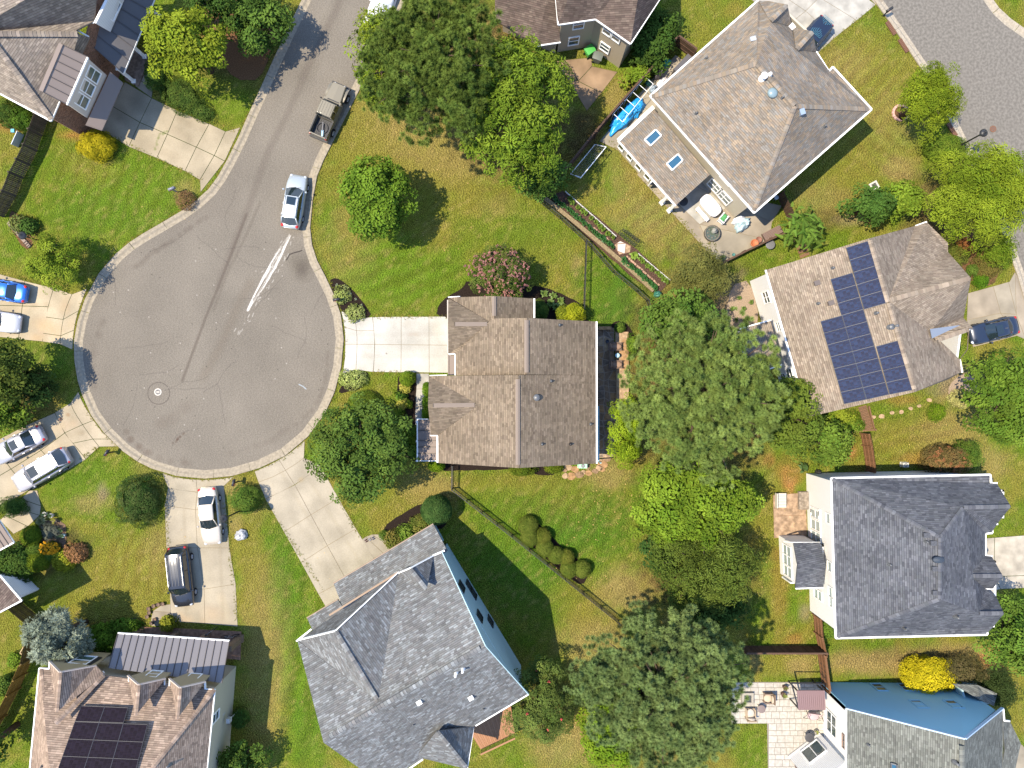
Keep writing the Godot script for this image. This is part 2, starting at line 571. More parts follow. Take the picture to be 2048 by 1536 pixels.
# front points to +x.  c: paint, p: length, width, height, windscreen base, roof front, roof rear, rear-window base, hood height, belt, tail height
func car(called: String, label: String, cat: String, fx: float, fy: float, bx: float, by: float, paint: StandardMaterial3D, p: Dictionary) -> Node3D:
	var H: float = p.get("h", 1.5)
	var f := at(fx, fy, 0.7)
	var b := at(bx, by, 0.7)
	var L := (f - b).length()
	var W: float = p.get("w", 1.82)
	var c := (f + b) * 0.5
	c.y = 0.03
	var o := thing(called, label, cat, c, atan2(-(f.z - b.z), f.x - b.x))
	var hl := L * 0.5
	var hw := W * 0.5
	var ws: float = hl * p.get("ws", 0.36)
	var rf: float = hl * p.get("rf", 0.1)
	var rr: float = hl * p.get("rr", -0.5)
	var rb: float = hl * p.get("rb", -0.75)
	var hood: float = p.get("hood", 0.86)
	var belt: float = p.get("belt", 0.95)
	var tail: float = p.get("tail", 0.95)
	var m := M.new()
	m.g = 0
	var secs := []
	for i in 21:
		var t := -1.0 + i * 0.1
		var e := pow(absf(t), 5.0)
		var w := hw * (1.0 - 0.2 * e)
		var top := belt
		var x := t * hl
		if x > ws: top = lerpf(belt - 0.02, hood - 0.12, pow((x - ws) / (hl - ws), 1.6)) + 0.02
		elif x < rb: top = lerpf(belt, tail - 0.02, (rb - x) / maxf(0.05, hl + rb))
		top -= (0.16 if t > 0 else 0.1) * pow(absf(t), 12.0)
		var yb := 0.26 + 0.14 * e
		secs.append(sec(x * (1.0 - 0.0 * e), w, yb, top, 0.035))
	m.loft(secs)
	m.fan(secs[0], false); m.fan(secs[-1], true)
	part("body", m, paint, o)
	# greenhouse
	var wb := hw * 0.86
	var wt: float = hw * p.get("wt", 0.68)
	var yr := H
	var g := M.new()
	g.g = 0
	var row := func(x: float, y: float, w: float, cr: float) -> Array:
		return [Vector3(x, y, -w), Vector3(x + cr * 0.7, y + 0.02, -w * 0.5), Vector3(x + cr, y + 0.03, 0), Vector3(x + cr * 0.7, y + 0.02, w * 0.5), Vector3(x, y, w)]
	var a0: Array = row.call(ws, belt, wb * 0.93, 0.22)
	var a1: Array = row.call(rf + 0.02, yr - 0.05, wt * 0.96, 0.1)
	g.loft([a1, a0])
	part("windscreen", g, glass_m, o)
	g = M.new(); g.g = 0
	g.loft([row.call(rb, belt if tail >= belt - 0.1 else tail, wb * 0.9, -0.16), row.call(rr - 0.02, yr - 0.06, wt * 0.95, -0.06)])
	part("rear_window", g, glass_m, o)
	for s in [-1.0, 1.0]:
		g = M.new()
		var q := [Vector3(ws - 0.03, belt, s * wb * 0.97), Vector3(rf, yr - 0.09, s * wt * 1.0), Vector3(rr, yr - 0.09, s * wt * 1.0), Vector3(rb + 0.03, belt, s * wb * 0.97)]
		g.plate(q, 0.01)
		part("side_window", g, glass_m, o)
	var rm := M.new()
	rm.g = 0
	var rs := []
	for i in 7:
		var t := i / 6.0
		var x := lerpf(rr - 0.06, rf + 0.06, t)
		var e := pow(absf(t * 2 - 1), 4.0)
		var w := wt * (1.05 - 0.03 * e)
		var y := yr - 0.06 * e
		rs.append([Vector3(x, y - 0.1, -w), Vector3(x, y - 0.03, -w * 0.97), Vector3(x, y, -w * 0.85), Vector3(x, y + 0.03, -w * 0.4), Vector3(x, y + 0.035, 0), Vector3(x, y + 0.03, w * 0.4), Vector3(x, y, w * 0.85), Vector3(x, y - 0.03, w * 0.97), Vector3(x, y - 0.1, w)])
	rm.loft(rs)
	for s in [-1.0, 1.0]:
		rm.tube([Vector3(ws, belt, s * wb * 0.95), Vector3(rf + 0.03, yr - 0.06, s * wt)], [0.05, 0.045], 6)
		rm.tube([Vector3(rb - 0.02, belt - 0.03, s * wb * 0.93), Vector3(rr - 0.03, yr - 0.06, s * wt)], [0.08, 0.06], 6)
	part("roof", rm, paint, o)
	for s in [-1.0, 1.0]:
		var pm := M.new()
		for x in [lerpf(rf, rr, 0.48), lerpf(rf, rr, 0.95)]:
			pm.beam(Vector3(x, belt, s * wb * 0.985), Vector3(x, yr - 0.09, s * wt * 1.015), 0.03, 0.07)
		part("door_pillar", pm, black_trim, o)
		var mm := M.new()
		mm.g = 0
		mm.blob(Vector3(ws - 0.12, belt + 0.06, s * (hw + 0.09)), Vector3(0.1, 0.08, 0.11), 8, 5)
		part("mirror", mm, paint if p.get("mirror", true) else black_trim, o)
		mm = M.new(); mm.g = 0
		mm.blob(Vector3(hl * 0.93, hood - 0.22, s * hw * 0.66), Vector3(0.2, 0.075, 0.17), 8, 5)
		part("headlight", mm, lamp_clear, o)
		mm = M.new(); mm.g = 0
		mm.blob(Vector3(-hl * 0.93, tail - 0.13, s * hw * 0.7), Vector3(0.17, 0.09, 0.16), 8, 5)
		part("taillight", mm, tail_red, o)
		mm = M.new()
		for x in [lerpf(ws, rb, 0.42), lerpf(ws, rb, 0.74)]:
			mm.box(Vector3(x, belt - 0.12, s * (hw * 0.985 + 0.01)), Vector3(0.2, 0.03, 0.03))
		part("door_handle", mm, paint, o)
		if p.get("rails", false):
			var rl := M.new()
			rl.tube([Vector3(rr + 0.05, yr - 0.01, s * wt * 0.9), Vector3(rr + 0.15, yr + 0.07, s * wt * 0.9), Vector3(rf - 0.2, yr + 0.07, s * wt * 0.9), Vector3(rf - 0.05, yr - 0.01, s * wt * 0.9)], [0.022, 0.022, 0.022, 0.022], 6)
			part("roof_rail", rl, black_trim if p.get("dark_rails", false) else alloy, o)
	var gm := M.new()
	gm.box(Vector3(hl * 0.985, hood - 0.32, 0), Vector3(0.06, 0.16, hw * 1.0))
	part("grille", gm, black_trim, o)
	gm = M.new()
	gm.box(Vector3(-hl * 0.985, 0.5, 0), Vector3(0.08, 0.16, hw * 1.3))
	part("bumper", gm, black_trim if p.get("dark_bumper", false) else paint, o)
	gm = M.new()
	gm.box(Vector3(ws + 0.16, belt + 0.055, 0.2), Vector3(0.03, 0.02, hw * 0.7), Basis(Vector3.UP, 0.18))
	gm.box(Vector3(ws + 0.12, belt + 0.055, -0.3), Vector3(0.03, 0.02, hw * 0.6), Basis(Vector3.UP, 0.22))
	part("wiper", gm, black_trim, o)
	if p.get("sunroof", false):
		var sm := M.new()
		var sx := lerpf(rf, rr, p.get("sr", 0.25))
		sm.box(Vector3(sx, yr + 0.034, 0), Vector3(p.get("srl", 0.75), 0.02, wt * 1.25))
		part("sunroof", sm, glass_m, o)
	if p.get("fin", true):
		var fm := M.new()
		fm.plate([Vector3(rr + 0.16, yr + 0.02, 0), Vector3(rr + 0.34, yr + 0.03, 0), Vector3(rr + 0.14, yr + 0.12, 0)], 0.03)
		part("antenna", fm, black_trim, o)
	if p.get("ribs", 0) > 0:
		for i in p.ribs:
			var z := lerpf(-wt * 0.75, wt * 0.75, i / float(p.ribs - 1))
			var bm := M.new()
			bm.box(Vector3((rf + rr) * 0.5, yr + 0.035, z), Vector3((rf - rr) * 0.86, 0.025, 0.05))
			part("roof_rib", bm, paint, o)
	wheels(o, [hl * 0.6, -hl * 0.58], hw, p.get("wheel", 0.34))
	return o
func paint(r: float, g: float, b: float, metal := 0.35, rough := 0.32) -> StandardMaterial3D:
	var m := plain(lin(r, g, b), rough, metal)
	m.clearcoat_enabled = true; m.clearcoat = 0.8; m.clearcoat_roughness = 0.08
	return m

# ---------------------------------------------------------------- fences
# upright boards along a line, posts and rails; y0 lets the boards start above the ground
func board_fence(called: String, label: String, line: Array, h: float, mt: Material, opt := {}) -> Node3D:
	var pts := ats(line)
	var o := thing(called, label, "fence", pts[0], 0, opt.get("group", ""))
	rng.seed = hash([line[0][0], line[0][1]])
	var bw: float = opt.get("board", 0.15)
	var vars := []
	for i in 4:
		var m := M.new()
		m.box(Vector3(0, 0, 0), Vector3(bw * 0.93, h + rng.randf_range(-0.03, 0.03), 0.022))
		vars.append(m.done())
	var post := BoxMesh.new()
	post.size = Vector3(0.11, h + 0.1, 0.11)
	var tone_m: Array = opt.get("tones", [mt])
	for i in pts.size() - 1:
		var a: Vector3 = pts[i] - pts[0]
		var b: Vector3 = pts[i + 1] - pts[0]
		var d := b - a
		var f := d.normalized()
		var s := Vector3(-f.z, 0, f.x)
		var bs := Basis(f, Vector3.UP, s)
		var sd: float = opt.get("side", 1.0)
		var n := maxi(1, int(d.length() / bw))
		for j in n:
			var q := mi("board", vars[rng.randi() % 4], tone_m[rng.randi() % tone_m.size()], o, a + f * (j + 0.5) * d.length() / n + s * sd * 0.045 + Vector3(0, h * 0.5 + 0.04, 0))
			q.basis = bs
		var np := maxi(1, int(round(d.length() / 2.4)))
		for j in np + (1 if i == pts.size() - 2 else 0):
			mi("post", post, tone_m[0], o, a + d * (j / float(np)) - s * sd * 0.05 + Vector3(0, h * 0.5, 0)).basis = bs
		for y in [h * 0.2, h * 0.55, h * 0.9]:
			var rm := M.new()
			rm.box((a + b) * 0.5 + s * sd * 0.006 + Vector3(0, y, 0), Vector3(d.length(), 0.09, 0.04), bs)
			part("rail", rm, tone_m[0], o)
		if opt.get("cap", false):
			var rm := M.new()
			rm.box((a + b) * 0.5 + s * sd * 0.03 + Vector3(0, h + 0.075, 0), Vector3(d.length(), 0.03, 0.16), bs)
			part("cap_rail", rm, tone_m[0], o)
	return o
# black metal picket fence
func picket_fence(called: String, label: String, line: Array, h: float, mt: Material, gap := 0.11) -> Node3D:
	var pts := ats(line)
	var o := thing(called, label, "fence", pts[0])
	var pk := M.new()
	var post := BoxMesh.new()
	post.size = Vector3(0.07, h + 0.08, 0.07)
	for i in pts.size() - 1:
		var a: Vector3 = pts[i] - pts[0]
		var b: Vector3 = pts[i + 1] - pts[0]
		var d := b - a
		var f := d.normalized()
		var bs := Basis(f, Vector3.UP, Vector3(-f.z, 0, f.x))
		var n := int(d.length() / gap)
		for j in n:
			pk.box(a + d * ((j + 0.5) / n) + Vector3(0, h * 0.5 + 0.04, 0), Vector3(0.022, h - 0.04, 0.022), bs)
		var np := maxi(1, int(round(d.length() / 1.9)))
		for j in np + (1 if i == pts.size() - 2 else 0):
			mi("post", post, mt, o, a + d * (j / float(np)) + Vector3(0, h * 0.5 + 0.04, 0)).basis = bs
		for y in [0.16, h - 0.2, h - 0.02]:
			var rm := M.new()
			rm.box((a + b) * 0.5 + Vector3(0, y, 0), Vector3(d.length(), 0.035, 0.045), bs)
			part("rail", rm, mt, o)
	var q := part("pickets", pk, mt, o)
	q.set_meta("kind", "stuff")
	return o

# ---------------------------------------------------------------- houses
func shrink(outline: Array, he: float, inset: float) -> PackedVector2Array:
	var p := PackedVector2Array()
	for q in outline:
		var w := at(q[0], q[1], he)
		p.append(Vector2(w.x, w.z))
	var r := Geometry2D.offset_polygon(p, -inset, Geometry2D.JOIN_MITER)
	return r[0] if r.size() else p
func walls(o: Node3D, outline: Array, he: float, inset: float, mt: Material, called := "wall") -> PackedVector2Array:
	var ring := shrink(outline, he, inset)
	var cw := Geometry2D.is_polygon_clockwise(ring)
	for i in ring.size():
		var a := ring[i]
		var b := ring[(i + 1) % ring.size()]
		if a.distance_to(b) < 0.05: continue
		var q := [Vector3(a.x, 0, a.y), Vector3(b.x, 0, b.y), Vector3(b.x, he, b.y), Vector3(a.x, he, a.y)]
		if not cw: q.reverse()
		var nv := Vector3(b.y - a.y, 0, a.x - b.x).normalized()
		var m := M.new()
		m.plate(q, 0.16)
		part(called, m, mt, o)
	return ring
func roof(o: Node3D, faces: Array, mt: Material, called := "roof", thick := 0.16) -> MeshInstance3D:
	var m := M.new()
	for f in faces:
		m.sheet(ats(f), thick, 10.24)
	return part(called, m, mt, o)
func trim(o: Node3D, line: Array, w: float, h: float, mt: Material, called := "gutter", dy := 0.0):
	var p := ats(line)
	for i in p.size() - 1:
		var m := M.new()
		m.beam(p[i] + Vector3(0, dy, 0), p[i + 1] + Vector3(0, dy, 0), w, h)
		part(called, m, mt, o)
func caps(o: Node3D, lines: Array, mt: Material, w := 0.3, called := "ridge_cap", gap := 0.0):
	for l in lines:
		var p := ats(l)
		var m := M.new()
		var a: Vector3 = p[0] + Vector3(0, 0.03, 0)
		var b: Vector3 = p[1] + Vector3(0, 0.03, 0)
		var n := maxi(1, int(a.distance_to(b) / 0.28))
		var s := (b - a).cross(Vector3.UP).normalized() * w * 0.5
		for i in n:
			var u := a.lerp(b, i / float(n)) + Vector3(0, 0.0, 0)
			var w2 := a.lerp(b, (i + 1.0) / n) + Vector3(0, 0.025, 0)
			var k := Vector3(0, 0.07, 0)
			var tu := Vector2((i * 7 % 32) / 32.0, (i * 13 % 64) / 64.0 + 0.004)
			var tv := tu + Vector2(0.012, 0.004)
			m.quad(u - s - k, w2 - s - k, w2, u, tu, tv, tv, tu)
			m.quad(u, w2, w2 + s - k, u + s - k, tu, tv, tv, tu)
			m.quad(w2 - s - k, w2 - s - k * 1.5, w2 - k * 0.6, w2, tu, tv, tv, tu)
			m.quad(w2, w2 - k * 0.6, w2 + s - k * 1.5, w2 + s - k, tu, tv, tv, tu)
		part(called, m, mt, o)
# a window on the wall nearest to the plan point (x, y) seen at height h
func window(o: Node3D, ring: PackedVector2Array, x: float, y: float, h: float, w: float, hh: float, fm: Material, opt := {}):
	var p3 := at(x, y, h)
	var p := Vector2(p3.x, p3.z)
	var best := 1e9
	var bp := Vector2.ZERO
	var d := Vector2.RIGHT
	for i in ring.size():
		var a := ring[i]
		var b := ring[(i + 1) % ring.size()]
		var q := Geometry2D.get_closest_point_to_segment(p, a, b)
		if q.distance_to(p) < best:
			best = q.distance_to(p); bp = q; d = (b - a).normalized()
	var n := Vector2(d.y, -d.x)
	if Geometry2D.is_point_in_polygon(bp + n * 0.1, ring): n = -n
	pane_set(o, Vector3(bp.x, h, bp.y), Vector3(n.x, 0, n.y), w, hh, fm, opt)
func pane_set(o: Node3D, c: Vector3, n: Vector3, w: float, hh: float, fm: Material, opt := {}):
	var s := Vector3.UP.cross(n).normalized()
	var up := n.cross(s)
	var bs := Basis(s, up, n)
	var m := M.new()
	var f := 0.09
	c += n * 0.04
	m.box(c + up * (hh * 0.5 - f * 0.5), Vector3(w, f, 0.1), bs)
	m.box(c - up * (hh * 0.5 - f * 0.5), Vector3(w, f, 0.12), bs)
	m.box(c + s * (w * 0.5 - f * 0.5), Vector3(f, hh - f * 2, 0.1), bs)
	m.box(c - s * (w * 0.5 - f * 0.5), Vector3(f, hh - f * 2, 0.1), bs)
	var win := part("window", m, fm, o)
	var nx: int = opt.get("nx", 1)
	var ny: int = opt.get("ny", 2)
	var pw := (w - f * 2) / nx
	var ph := (hh - f * 2) / ny
	for i in nx:
		for j in ny:
			var g := M.new()
			g.box(c + s * ((i + 0.5) * pw - (w - f * 2) * 0.5) + up * ((j + 0.5) * ph - (hh - f * 2) * 0.5) - n * 0.02, Vector3(pw - 0.03, ph - 0.03, 0.03), bs)
			part("pane", g, opt.get("glass", pane_m), win)
	var bm := M.new()
	for i in range(1, nx): bm.box(c + s * (i * pw - (w - f * 2) * 0.5), Vector3(0.07, hh - f * 2, 0.06), bs)
	for j in range(1, ny): bm.box(c + up * (j * ph - (hh - f * 2) * 0.5), Vector3(w - f * 2, 0.06, 0.062), bs)
	if nx > 1 or ny > 1: part("sash_bar", bm, fm, win)
	if opt.has("shutter"):
		for sd in [-1.0, 1.0]:
			var q := M.new()
			q.box(c + s * sd * (w * 0.5 + 0.2), Vector3(0.34, hh, 0.05), bs)
			for k in 8: q.box(c + s * sd * (w * 0.5 + 0.2) + up * ((k + 0.5) / 8.0 - 0.5) * hh * 0.9 + n * 0.03, Vector3(0.26, 0.05, 0.02), bs)
			part("shutter", q, opt.shutter, o)
var pane_m: StandardMaterial3D
# roof fittings: round pipe, low box vent, turbine-like cap
func pipe(rf: Node3D, x: float, y: float, h: float, tall := 0.4, r := 0.06, mt: Material = null, cap := false):
	var p := at(x, y, h)
	var m := M.new()
	m.g = 0
	var prof := [[r * 2.2, -0.25], [r * 2.0, 0.05], [r, 0.12], [r, tall], [0.001, tall]]
	if cap: prof = [[r * 2.2, -0.25], [r * 1.8, 0.05], [r, 0.1], [r, tall * 0.8], [r * 2.0, tall * 0.82], [r * 1.9, tall], [0.001, tall * 1.12]]
	m.lathe(p, prof, 10)
	part("vent_pipe", m, mt if mt else lead, rf)
func box_vent(rf: Node3D, x: float, y: float, h: float, s: Vector3, mt: Material, turn := 0.0, tilt := Vector3.ZERO):
	var p := at(x, y, h)
	var m := M.new()
	m.box(p + Vector3(0, s.y * 0.5 - 0.15, 0), s + Vector3(0, 0.3, 0), Basis(Vector3.UP, turn))
	m.box(p + Vector3(0, s.y + 0.02, 0), Vector3(s.x * 1.15, 0.04, s.z * 1.15), Basis(Vector3.UP, turn))
	part("roof_vent", m, mt, rf)
var lead: StandardMaterial3D
# standing-seam metal sheet: quad a-b along the eave, d-c along the top; seams run from eave to top
func seamed(o: Node3D, called: String, q: Array, n: int, mt: Material, seam: Material, thick := 0.08):
	var p := ats(q)
	for i in n:
		var t0 := i / float(n)
		var t1 := (i + 1.0) / n
		var m := M.new()
		m.sheet([p[0].lerp(p[1], t0), p[0].lerp(p[1], t1), p[3].lerp(p[2], t1), p[3].lerp(p[2], t0)], thick, 2.0)
		part(called, m, mt, o)
	for i in n + 1:
		var t := i / float(n)
		var m := M.new()
		m.beam(p[0].lerp(p[1], t) + Vector3(0, 0.025, 0), p[3].lerp(p[2], t) + Vector3(0, 0.025, 0), 0.05, 0.07)
		part("seam", m, seam, o)

# ---------------------------------------------------------------- setting
var lawn_patches := []
# mowing stripes: plan x, y, half-axes, direction, spacing
var stripes := [[1720, 180, 130, 130, 0.75, 3.6], [1760, 300, 110, 90, 2.2, 4.2], [230, 380, 190, 140, 0.3, 4.5], [1330, 420, 110, 100, 0.85, 4.0], [600, 1320, 90, 280, 0.12, 6.0], [800, 540, 190, 120, 1.2, 5.0], [1120, 1040, 170, 120, 0.5, 4.5], [1850, 890, 150, 70, 1.35, 3.8], [300, 1130, 130, 90, 0.2, 4.2]]
func lawn_colour(x: float, y: float, n1: float, n2: float, n3: float) -> Color:
	var green := Color(0.142, 0.222, 0.020)
	var olive := Color(0.250, 0.232, 0.040)
	var dry := Color(0.375, 0.276, 0.105)
	var lush := Color(0.098, 0.195, 0.020)
	var c := green.lerp(olive, clampf(0.5 + n1 * 1.3, 0, 1))
	for p in lawn_patches:
		var dx: float = (x - p[0]) / p[2]
		var dy: float = (y - p[1]) / p[3]
		var d := sqrt(dx * dx + dy * dy) + n2 * 0.35 + n3 * 0.25
		if d < 1.25:
			var t: float = clampf((1.25 - d) / 0.75, 0.0, 1.0) * p[5]
			var q: Color = [green, olive, dry, lush, Color(0.52, 0.21, 0.085), Color(0.12, 0.075, 0.04), Color(0.34, 0.25, 0.165)][p[4]]
			c = c.lerp(q, t)
	for q in stripes:
		var dx: float = (x - q[0]) / q[2]
		var dy: float = (y - q[1]) / q[3]
		var e := dx * dx + dy * dy
		if e < 1.0:
			var w := sin((x * cos(q[4]) + y * sin(q[4])) / q[5] + n1 * 3.0) * (1.0 - e) * 0.16
			c = Color(c.r * (1.0 + w * 0.6), c.g * (1.0 + w), c.b * (1.0 + w * 0.4))
	c = c.lerp(dry, clampf(n3 * 0.9 - 0.12, 0.0, 0.4))
	var k := 1.0 + n3 * 0.22 + n2 * 0.1
	return Color(c.r * k, c.g * k, c.b * k)
func ground():
	# plan x, y, half-axes, kind (0 green 1 olive 2 dry 3 lush 4 red clay 5 pine straw 6 pale soil), share
	lawn_patches = [
		[230, 380, 200, 130, 0, 0.95], [300, 430, 90, 50, 3, 0.35], [160, 430, 70, 50, 3, 0.3], [310, 370, 80, 70, 0, 0.9], [180, 330, 60, 40, 1, 0.6], [370, 380, 25, 25, 2, 0.5],
		[860, 290, 260, 120, 1, 0.9], [800, 240, 110, 70, 2, 0.55], [930, 310, 120, 60, 2, 0.5], [720, 320, 60, 130, 1, 0.7], [960, 430, 150, 80, 1, 0.6], [1000, 415, 40, 25, 2, 0.4],
		[810, 560, 140, 75, 0, 1.0], [960, 470, 60, 40, 0, 0.6], [1050, 470, 60, 50, 3, 0.4], [900, 560, 60, 60, 0, 0.7], [700, 480, 60, 90, 2, 0.22], [1100, 500, 60, 80, 1, 0.5], [1155, 535, 14, 26, 2, 0.8], [1060, 450, 90, 60, 0, 0.6],
		[1225, 590, 70, 110, 3, 1.0], [1190, 560, 40, 60, 0, 0.6], [1120, 1050, 170, 115, 3, 0.95], [1090, 990, 110, 60, 1, 0.5], [1215, 950, 50, 30, 2, 0.7], [1240, 1180, 70, 50, 2, 0.75], [1180, 1130, 50, 50, 0, 0.5], [1020, 960, 100, 20, 1, 0.6],
		[830, 985, 90, 60, 1, 0.8], [860, 975, 60, 40, 2, 0.55], [780, 1040, 70, 40, 1, 0.7], [960, 1020, 40, 50, 0, 0.6], [1050, 1120, 130, 120, 3, 0.85], [1020, 1050, 80, 60, 0, 0.6], [1190, 1290, 80, 60, 2, 0.6], [1120, 1480, 80, 60, 2, 0.6], [1010, 1500, 60, 50, 0, 0.6], [1160, 1200, 60, 50, 1, 0.5],
		[1330, 410, 110, 100, 2, 0.5], [1300, 350, 60, 50, 1, 0.7], [1420, 500, 60, 50, 2, 0.45], [1250, 330, 50, 50, 2, 0.3], [1210, 200, 60, 60, 1, 0.8], [1230, 190, 25, 40, 2, 0.45], [1390, 70, 60, 90, 1, 0.6], [1350, 60, 40, 60, 3, 0.5],
		[1720, 150, 120, 100, 1, 0.9], [1690, 130, 60, 40, 2, 0.35], [1780, 260, 60, 80, 2, 0.35], [1700, 330, 130, 80, 1, 0.7], [1800, 340, 40, 30, 2, 0.6], [1640, 400, 60, 40, 2, 0.45], [1600, 470, 100, 40, 0, 0.6], [1500, 530, 80, 40, 0, 0.7],
		[560, 1100, 38, 120, 3, 0.5], [600, 1330, 45, 260, 0, 0.95], [580, 1230, 40, 160, 3, 0.55], [505, 1150, 30, 130, 1, 0.9], [530, 1330, 50, 200, 2, 0.5], [620, 1440, 60, 90, 3, 0.5], [500, 1000, 60, 40, 2, 0.3],
		[180, 960, 120, 60, 0, 0.95], [150, 940, 60, 40, 3, 0.35], [300, 930, 40, 30, 2, 0.3], [290, 1140, 110, 90, 1, 0.9], [320, 1100, 40, 60, 2, 0.4], [180, 1010, 70, 40, 0, 0.8], [185, 1005, 42, 22, 2, 0.55], [205, 985, 12, 20, 6, 0.6], [220, 1180, 120, 80, 1, 0.8], [60, 1230, 60, 60, 0, 0.6], [30, 1270, 60, 50, 1, 0.8], [60, 1400, 60, 150, 0, 0.6],
		[460, 970, 25, 25, 2, 0.6], [470, 1050, 15, 20, 2, 0.6], [1565, 1140, 45, 130, 0, 0.7], [1560, 1030, 40, 80, 1, 0.7], [1580, 935, 30, 35, 4, 0.9], [1700, 900, 22, 18, 4, 0.95], [1580, 960, 14, 32, 4, 0.7], [1540, 920, 12, 14, 4, 0.9], [1558, 1170, 20, 90, 4, 0.3], [1610, 1225, 14, 20, 6, 0.6], [1590, 1280, 20, 14, 4, 0.45],
		[1750, 1325, 130, 26, 2, 0.85], [1900, 1310, 90, 26, 2, 0.8], [1990, 1320, 40, 30, 4, 0.6], [1830, 1310, 130, 20, 5, 0.3], [1560, 1330, 70, 26, 1, 0.9], [1600, 1330, 30, 24, 2, 0.7], [1510, 1320, 14, 24, 2, 0.7], [1500, 1490, 40, 60, 0, 0.9],
		[1820, 880, 130, 60, 1, 0.9], [1900, 860, 70, 60, 2, 0.5], [1840, 920, 40, 16, 4, 0.35], [1730, 880, 30, 40, 0, 0.4], [1960, 960, 60, 70, 1, 0.9], [1980, 930, 40, 40, 2, 0.5], [2000, 1050, 50, 24, 0, 0.8], [1800, 810, 80, 30, 0, 0.7], [1800, 800, 40, 12, 4, 0.35], [2020, 1400, 40, 90, 1, 0.8], [1990, 700, 50, 30, 1, 0.6],
		[470, 70, 90, 110, 5, 0.95], [440, 60, 50, 50, 4, 0.35], [440, 195, 70, 50, 0, 0.6], [470, 215, 40, 30, 0, 0.8], [1400, 760, 170, 230, 5, 0.8], [1400, 1150, 120, 100, 5, 0.7], [900, 100, 190, 120, 5, 0.8], [1050, 260, 120, 110, 5, 0.7], [1330, 1400, 150, 150, 5, 0.7], [1080, 1410, 50, 60, 5, 0.6],
		[1470, 610, 36, 60, 6, 0.85], [1590, 900, 60, 60, 0, 0.7], [1170, 270, 40, 60, 5, 0.6], [60, 460, 16, 26, 4, 0.5], [15, 250, 50, 16, 4, 0.5], [160, 270, 40, 10, 4, 0.55], [120, 1095, 60, 40, 5, 0.75], [40, 1120, 60, 50, 5, 0.7], [175, 1265, 70, 30, 5, 0.55], [1700, 440, 40, 14, 6, 0.5], [1660, 440, 30, 24, 5, 0.5], [1900, 440, 90, 110, 5, 0.85], [1935, 530, 40, 40, 5, 0.6], [1910, 770, 50, 40, 6, 0.7], [30, 790, 90, 80, 5, 0.6], [70, 720, 90, 50, 3, 0.6]]
	var a := FastNoiseLite.new(); a.seed = 4; a.frequency = 0.012
	var b := FastNoiseLite.new(); b.seed = 8; b.frequency = 0.03; b.fractal_octaves = 3
	var c := FastNoiseLite.new(); c.seed = 12; c.frequency = 0.11; c.fractal_octaves = 4
	var nx := 300
	var nz := 226
	var verts := PackedVector3Array()
	var cols := PackedColorArray()
	var nor := PackedVector3Array()
	var idx := PackedInt32Array()
	for j in nz:
		for i in nx:
			var x := -60.0 + i * (2200.0 + 250.0) * 0.045 / nx * 1.12
			x = -52.0 + i * 104.0 / (nx - 1)
			var z := -39.0 + j * 78.0 / (nz - 1)
			var px := x * 22.22 + 1024.0
			var py := z * 22.22 + 768.0
			var e := c.get_noise_2d(px, py)
			verts.append(Vector3(x, 0, z)); nor.append(Vector3.UP)
			cols.append(lawn_colour(px, py, a.get_noise_2d(px, py), b.get_noise_2d(px, py), e))
	for j in nz - 1:
		for i in nx - 1:
			var k := j * nx + i
			idx.append_array([k, k + 1, k + nx, k + 1, k + nx + 1, k + nx])
	# the same turf on to the horizon
	var far := 3000.0
	var q := [[-far, -far, far, -39.0], [-far, 39.0, far, far], [-far, -39.0, -52.0, 39.0], [52.0, -39.0, far, 39.0]]
	for r in q:
		var k := verts.size()
		for p in [[r[0], r[1]], [r[2], r[1]], [r[0], r[3]], [r[2], r[3]]]:
			verts.append(Vector3(p[0], 0, p[1])); nor.append(Vector3.UP); cols.append(Color(0.15, 0.16, 0.032))
		idx.append_array([k, k + 1, k + 2, k + 1, k + 3, k + 2])
	var arr := []
	arr.resize(Mesh.ARRAY_MAX)
	arr[Mesh.ARRAY_VERTEX] = verts; arr[Mesh.ARRAY_NORMAL] = nor; arr[Mesh.ARRAY_COLOR] = cols; arr[Mesh.ARRAY_INDEX] = idx
	var mesh := ArrayMesh.new()
	mesh.add_surface_from_arrays(Mesh.PRIMITIVE_TRIANGLES, arr)
	var gm := worn(Color.WHITE, 0.95, noise_tex(21, 0.11, 0.52, 1024, 3, 1.0), 17.0)
	gm.vertex_color_use_as_albedo = true
	gm.detail_enabled = true
	gm.normal_enabled = true
	var nt := NoiseTexture2D.new()
	var fn := FastNoiseLite.new(); fn.seed = 3; fn.frequency = 0.16; fn.fractal_octaves = 2
	nt.noise = fn; nt.width = 512; nt.height = 512; nt.seamless = true; nt.as_normal_map = true; nt.bump_strength = 6.0
	gm.normal_texture = nt; gm.normal_scale = 0.8
	gm.detail_enabled = false
	mi("ground", mesh, gm, self).set_meta("kind", "structure")

func stroke(d: PackedByteArray, w: int, pts: Array, r: float, col: Array, k: float, rough := 0.0):
	for i in pts.size() - 1:
		var a := Vector2(pts[i][0], pts[i][1])
		var b := Vector2(pts[i + 1][0], pts[i + 1][1])
		var n := maxi(1, int(a.distance_to(b) / maxf(1.0, r * 0.5)))
		var kk := k / (1.0 if r < 3.0 else 2.2)
		for s in n:
			var c := a.lerp(b, s / float(n)) + Vector2(rng.randf_range(-1, 1), rng.randf_range(-1, 1)) * rough
			if rough > 0.0 and rng.randf() < 0.35: continue
			for y in range(maxi(0, int(c.y - r)), mini(w, int(c.y + r) + 1)):
				for x in range(maxi(0, int(c.x - r)), mini(w, int(c.x + r) + 1)):
					var q := Vector2(x, y).distance_to(c) / r
					if q < 1.0:
						var t := kk * (1.0 - q * q)
						var o := (y * w + x) * 3
						for ch in 3: d[o + ch] = int(lerpf(d[o + ch], col[ch], t))
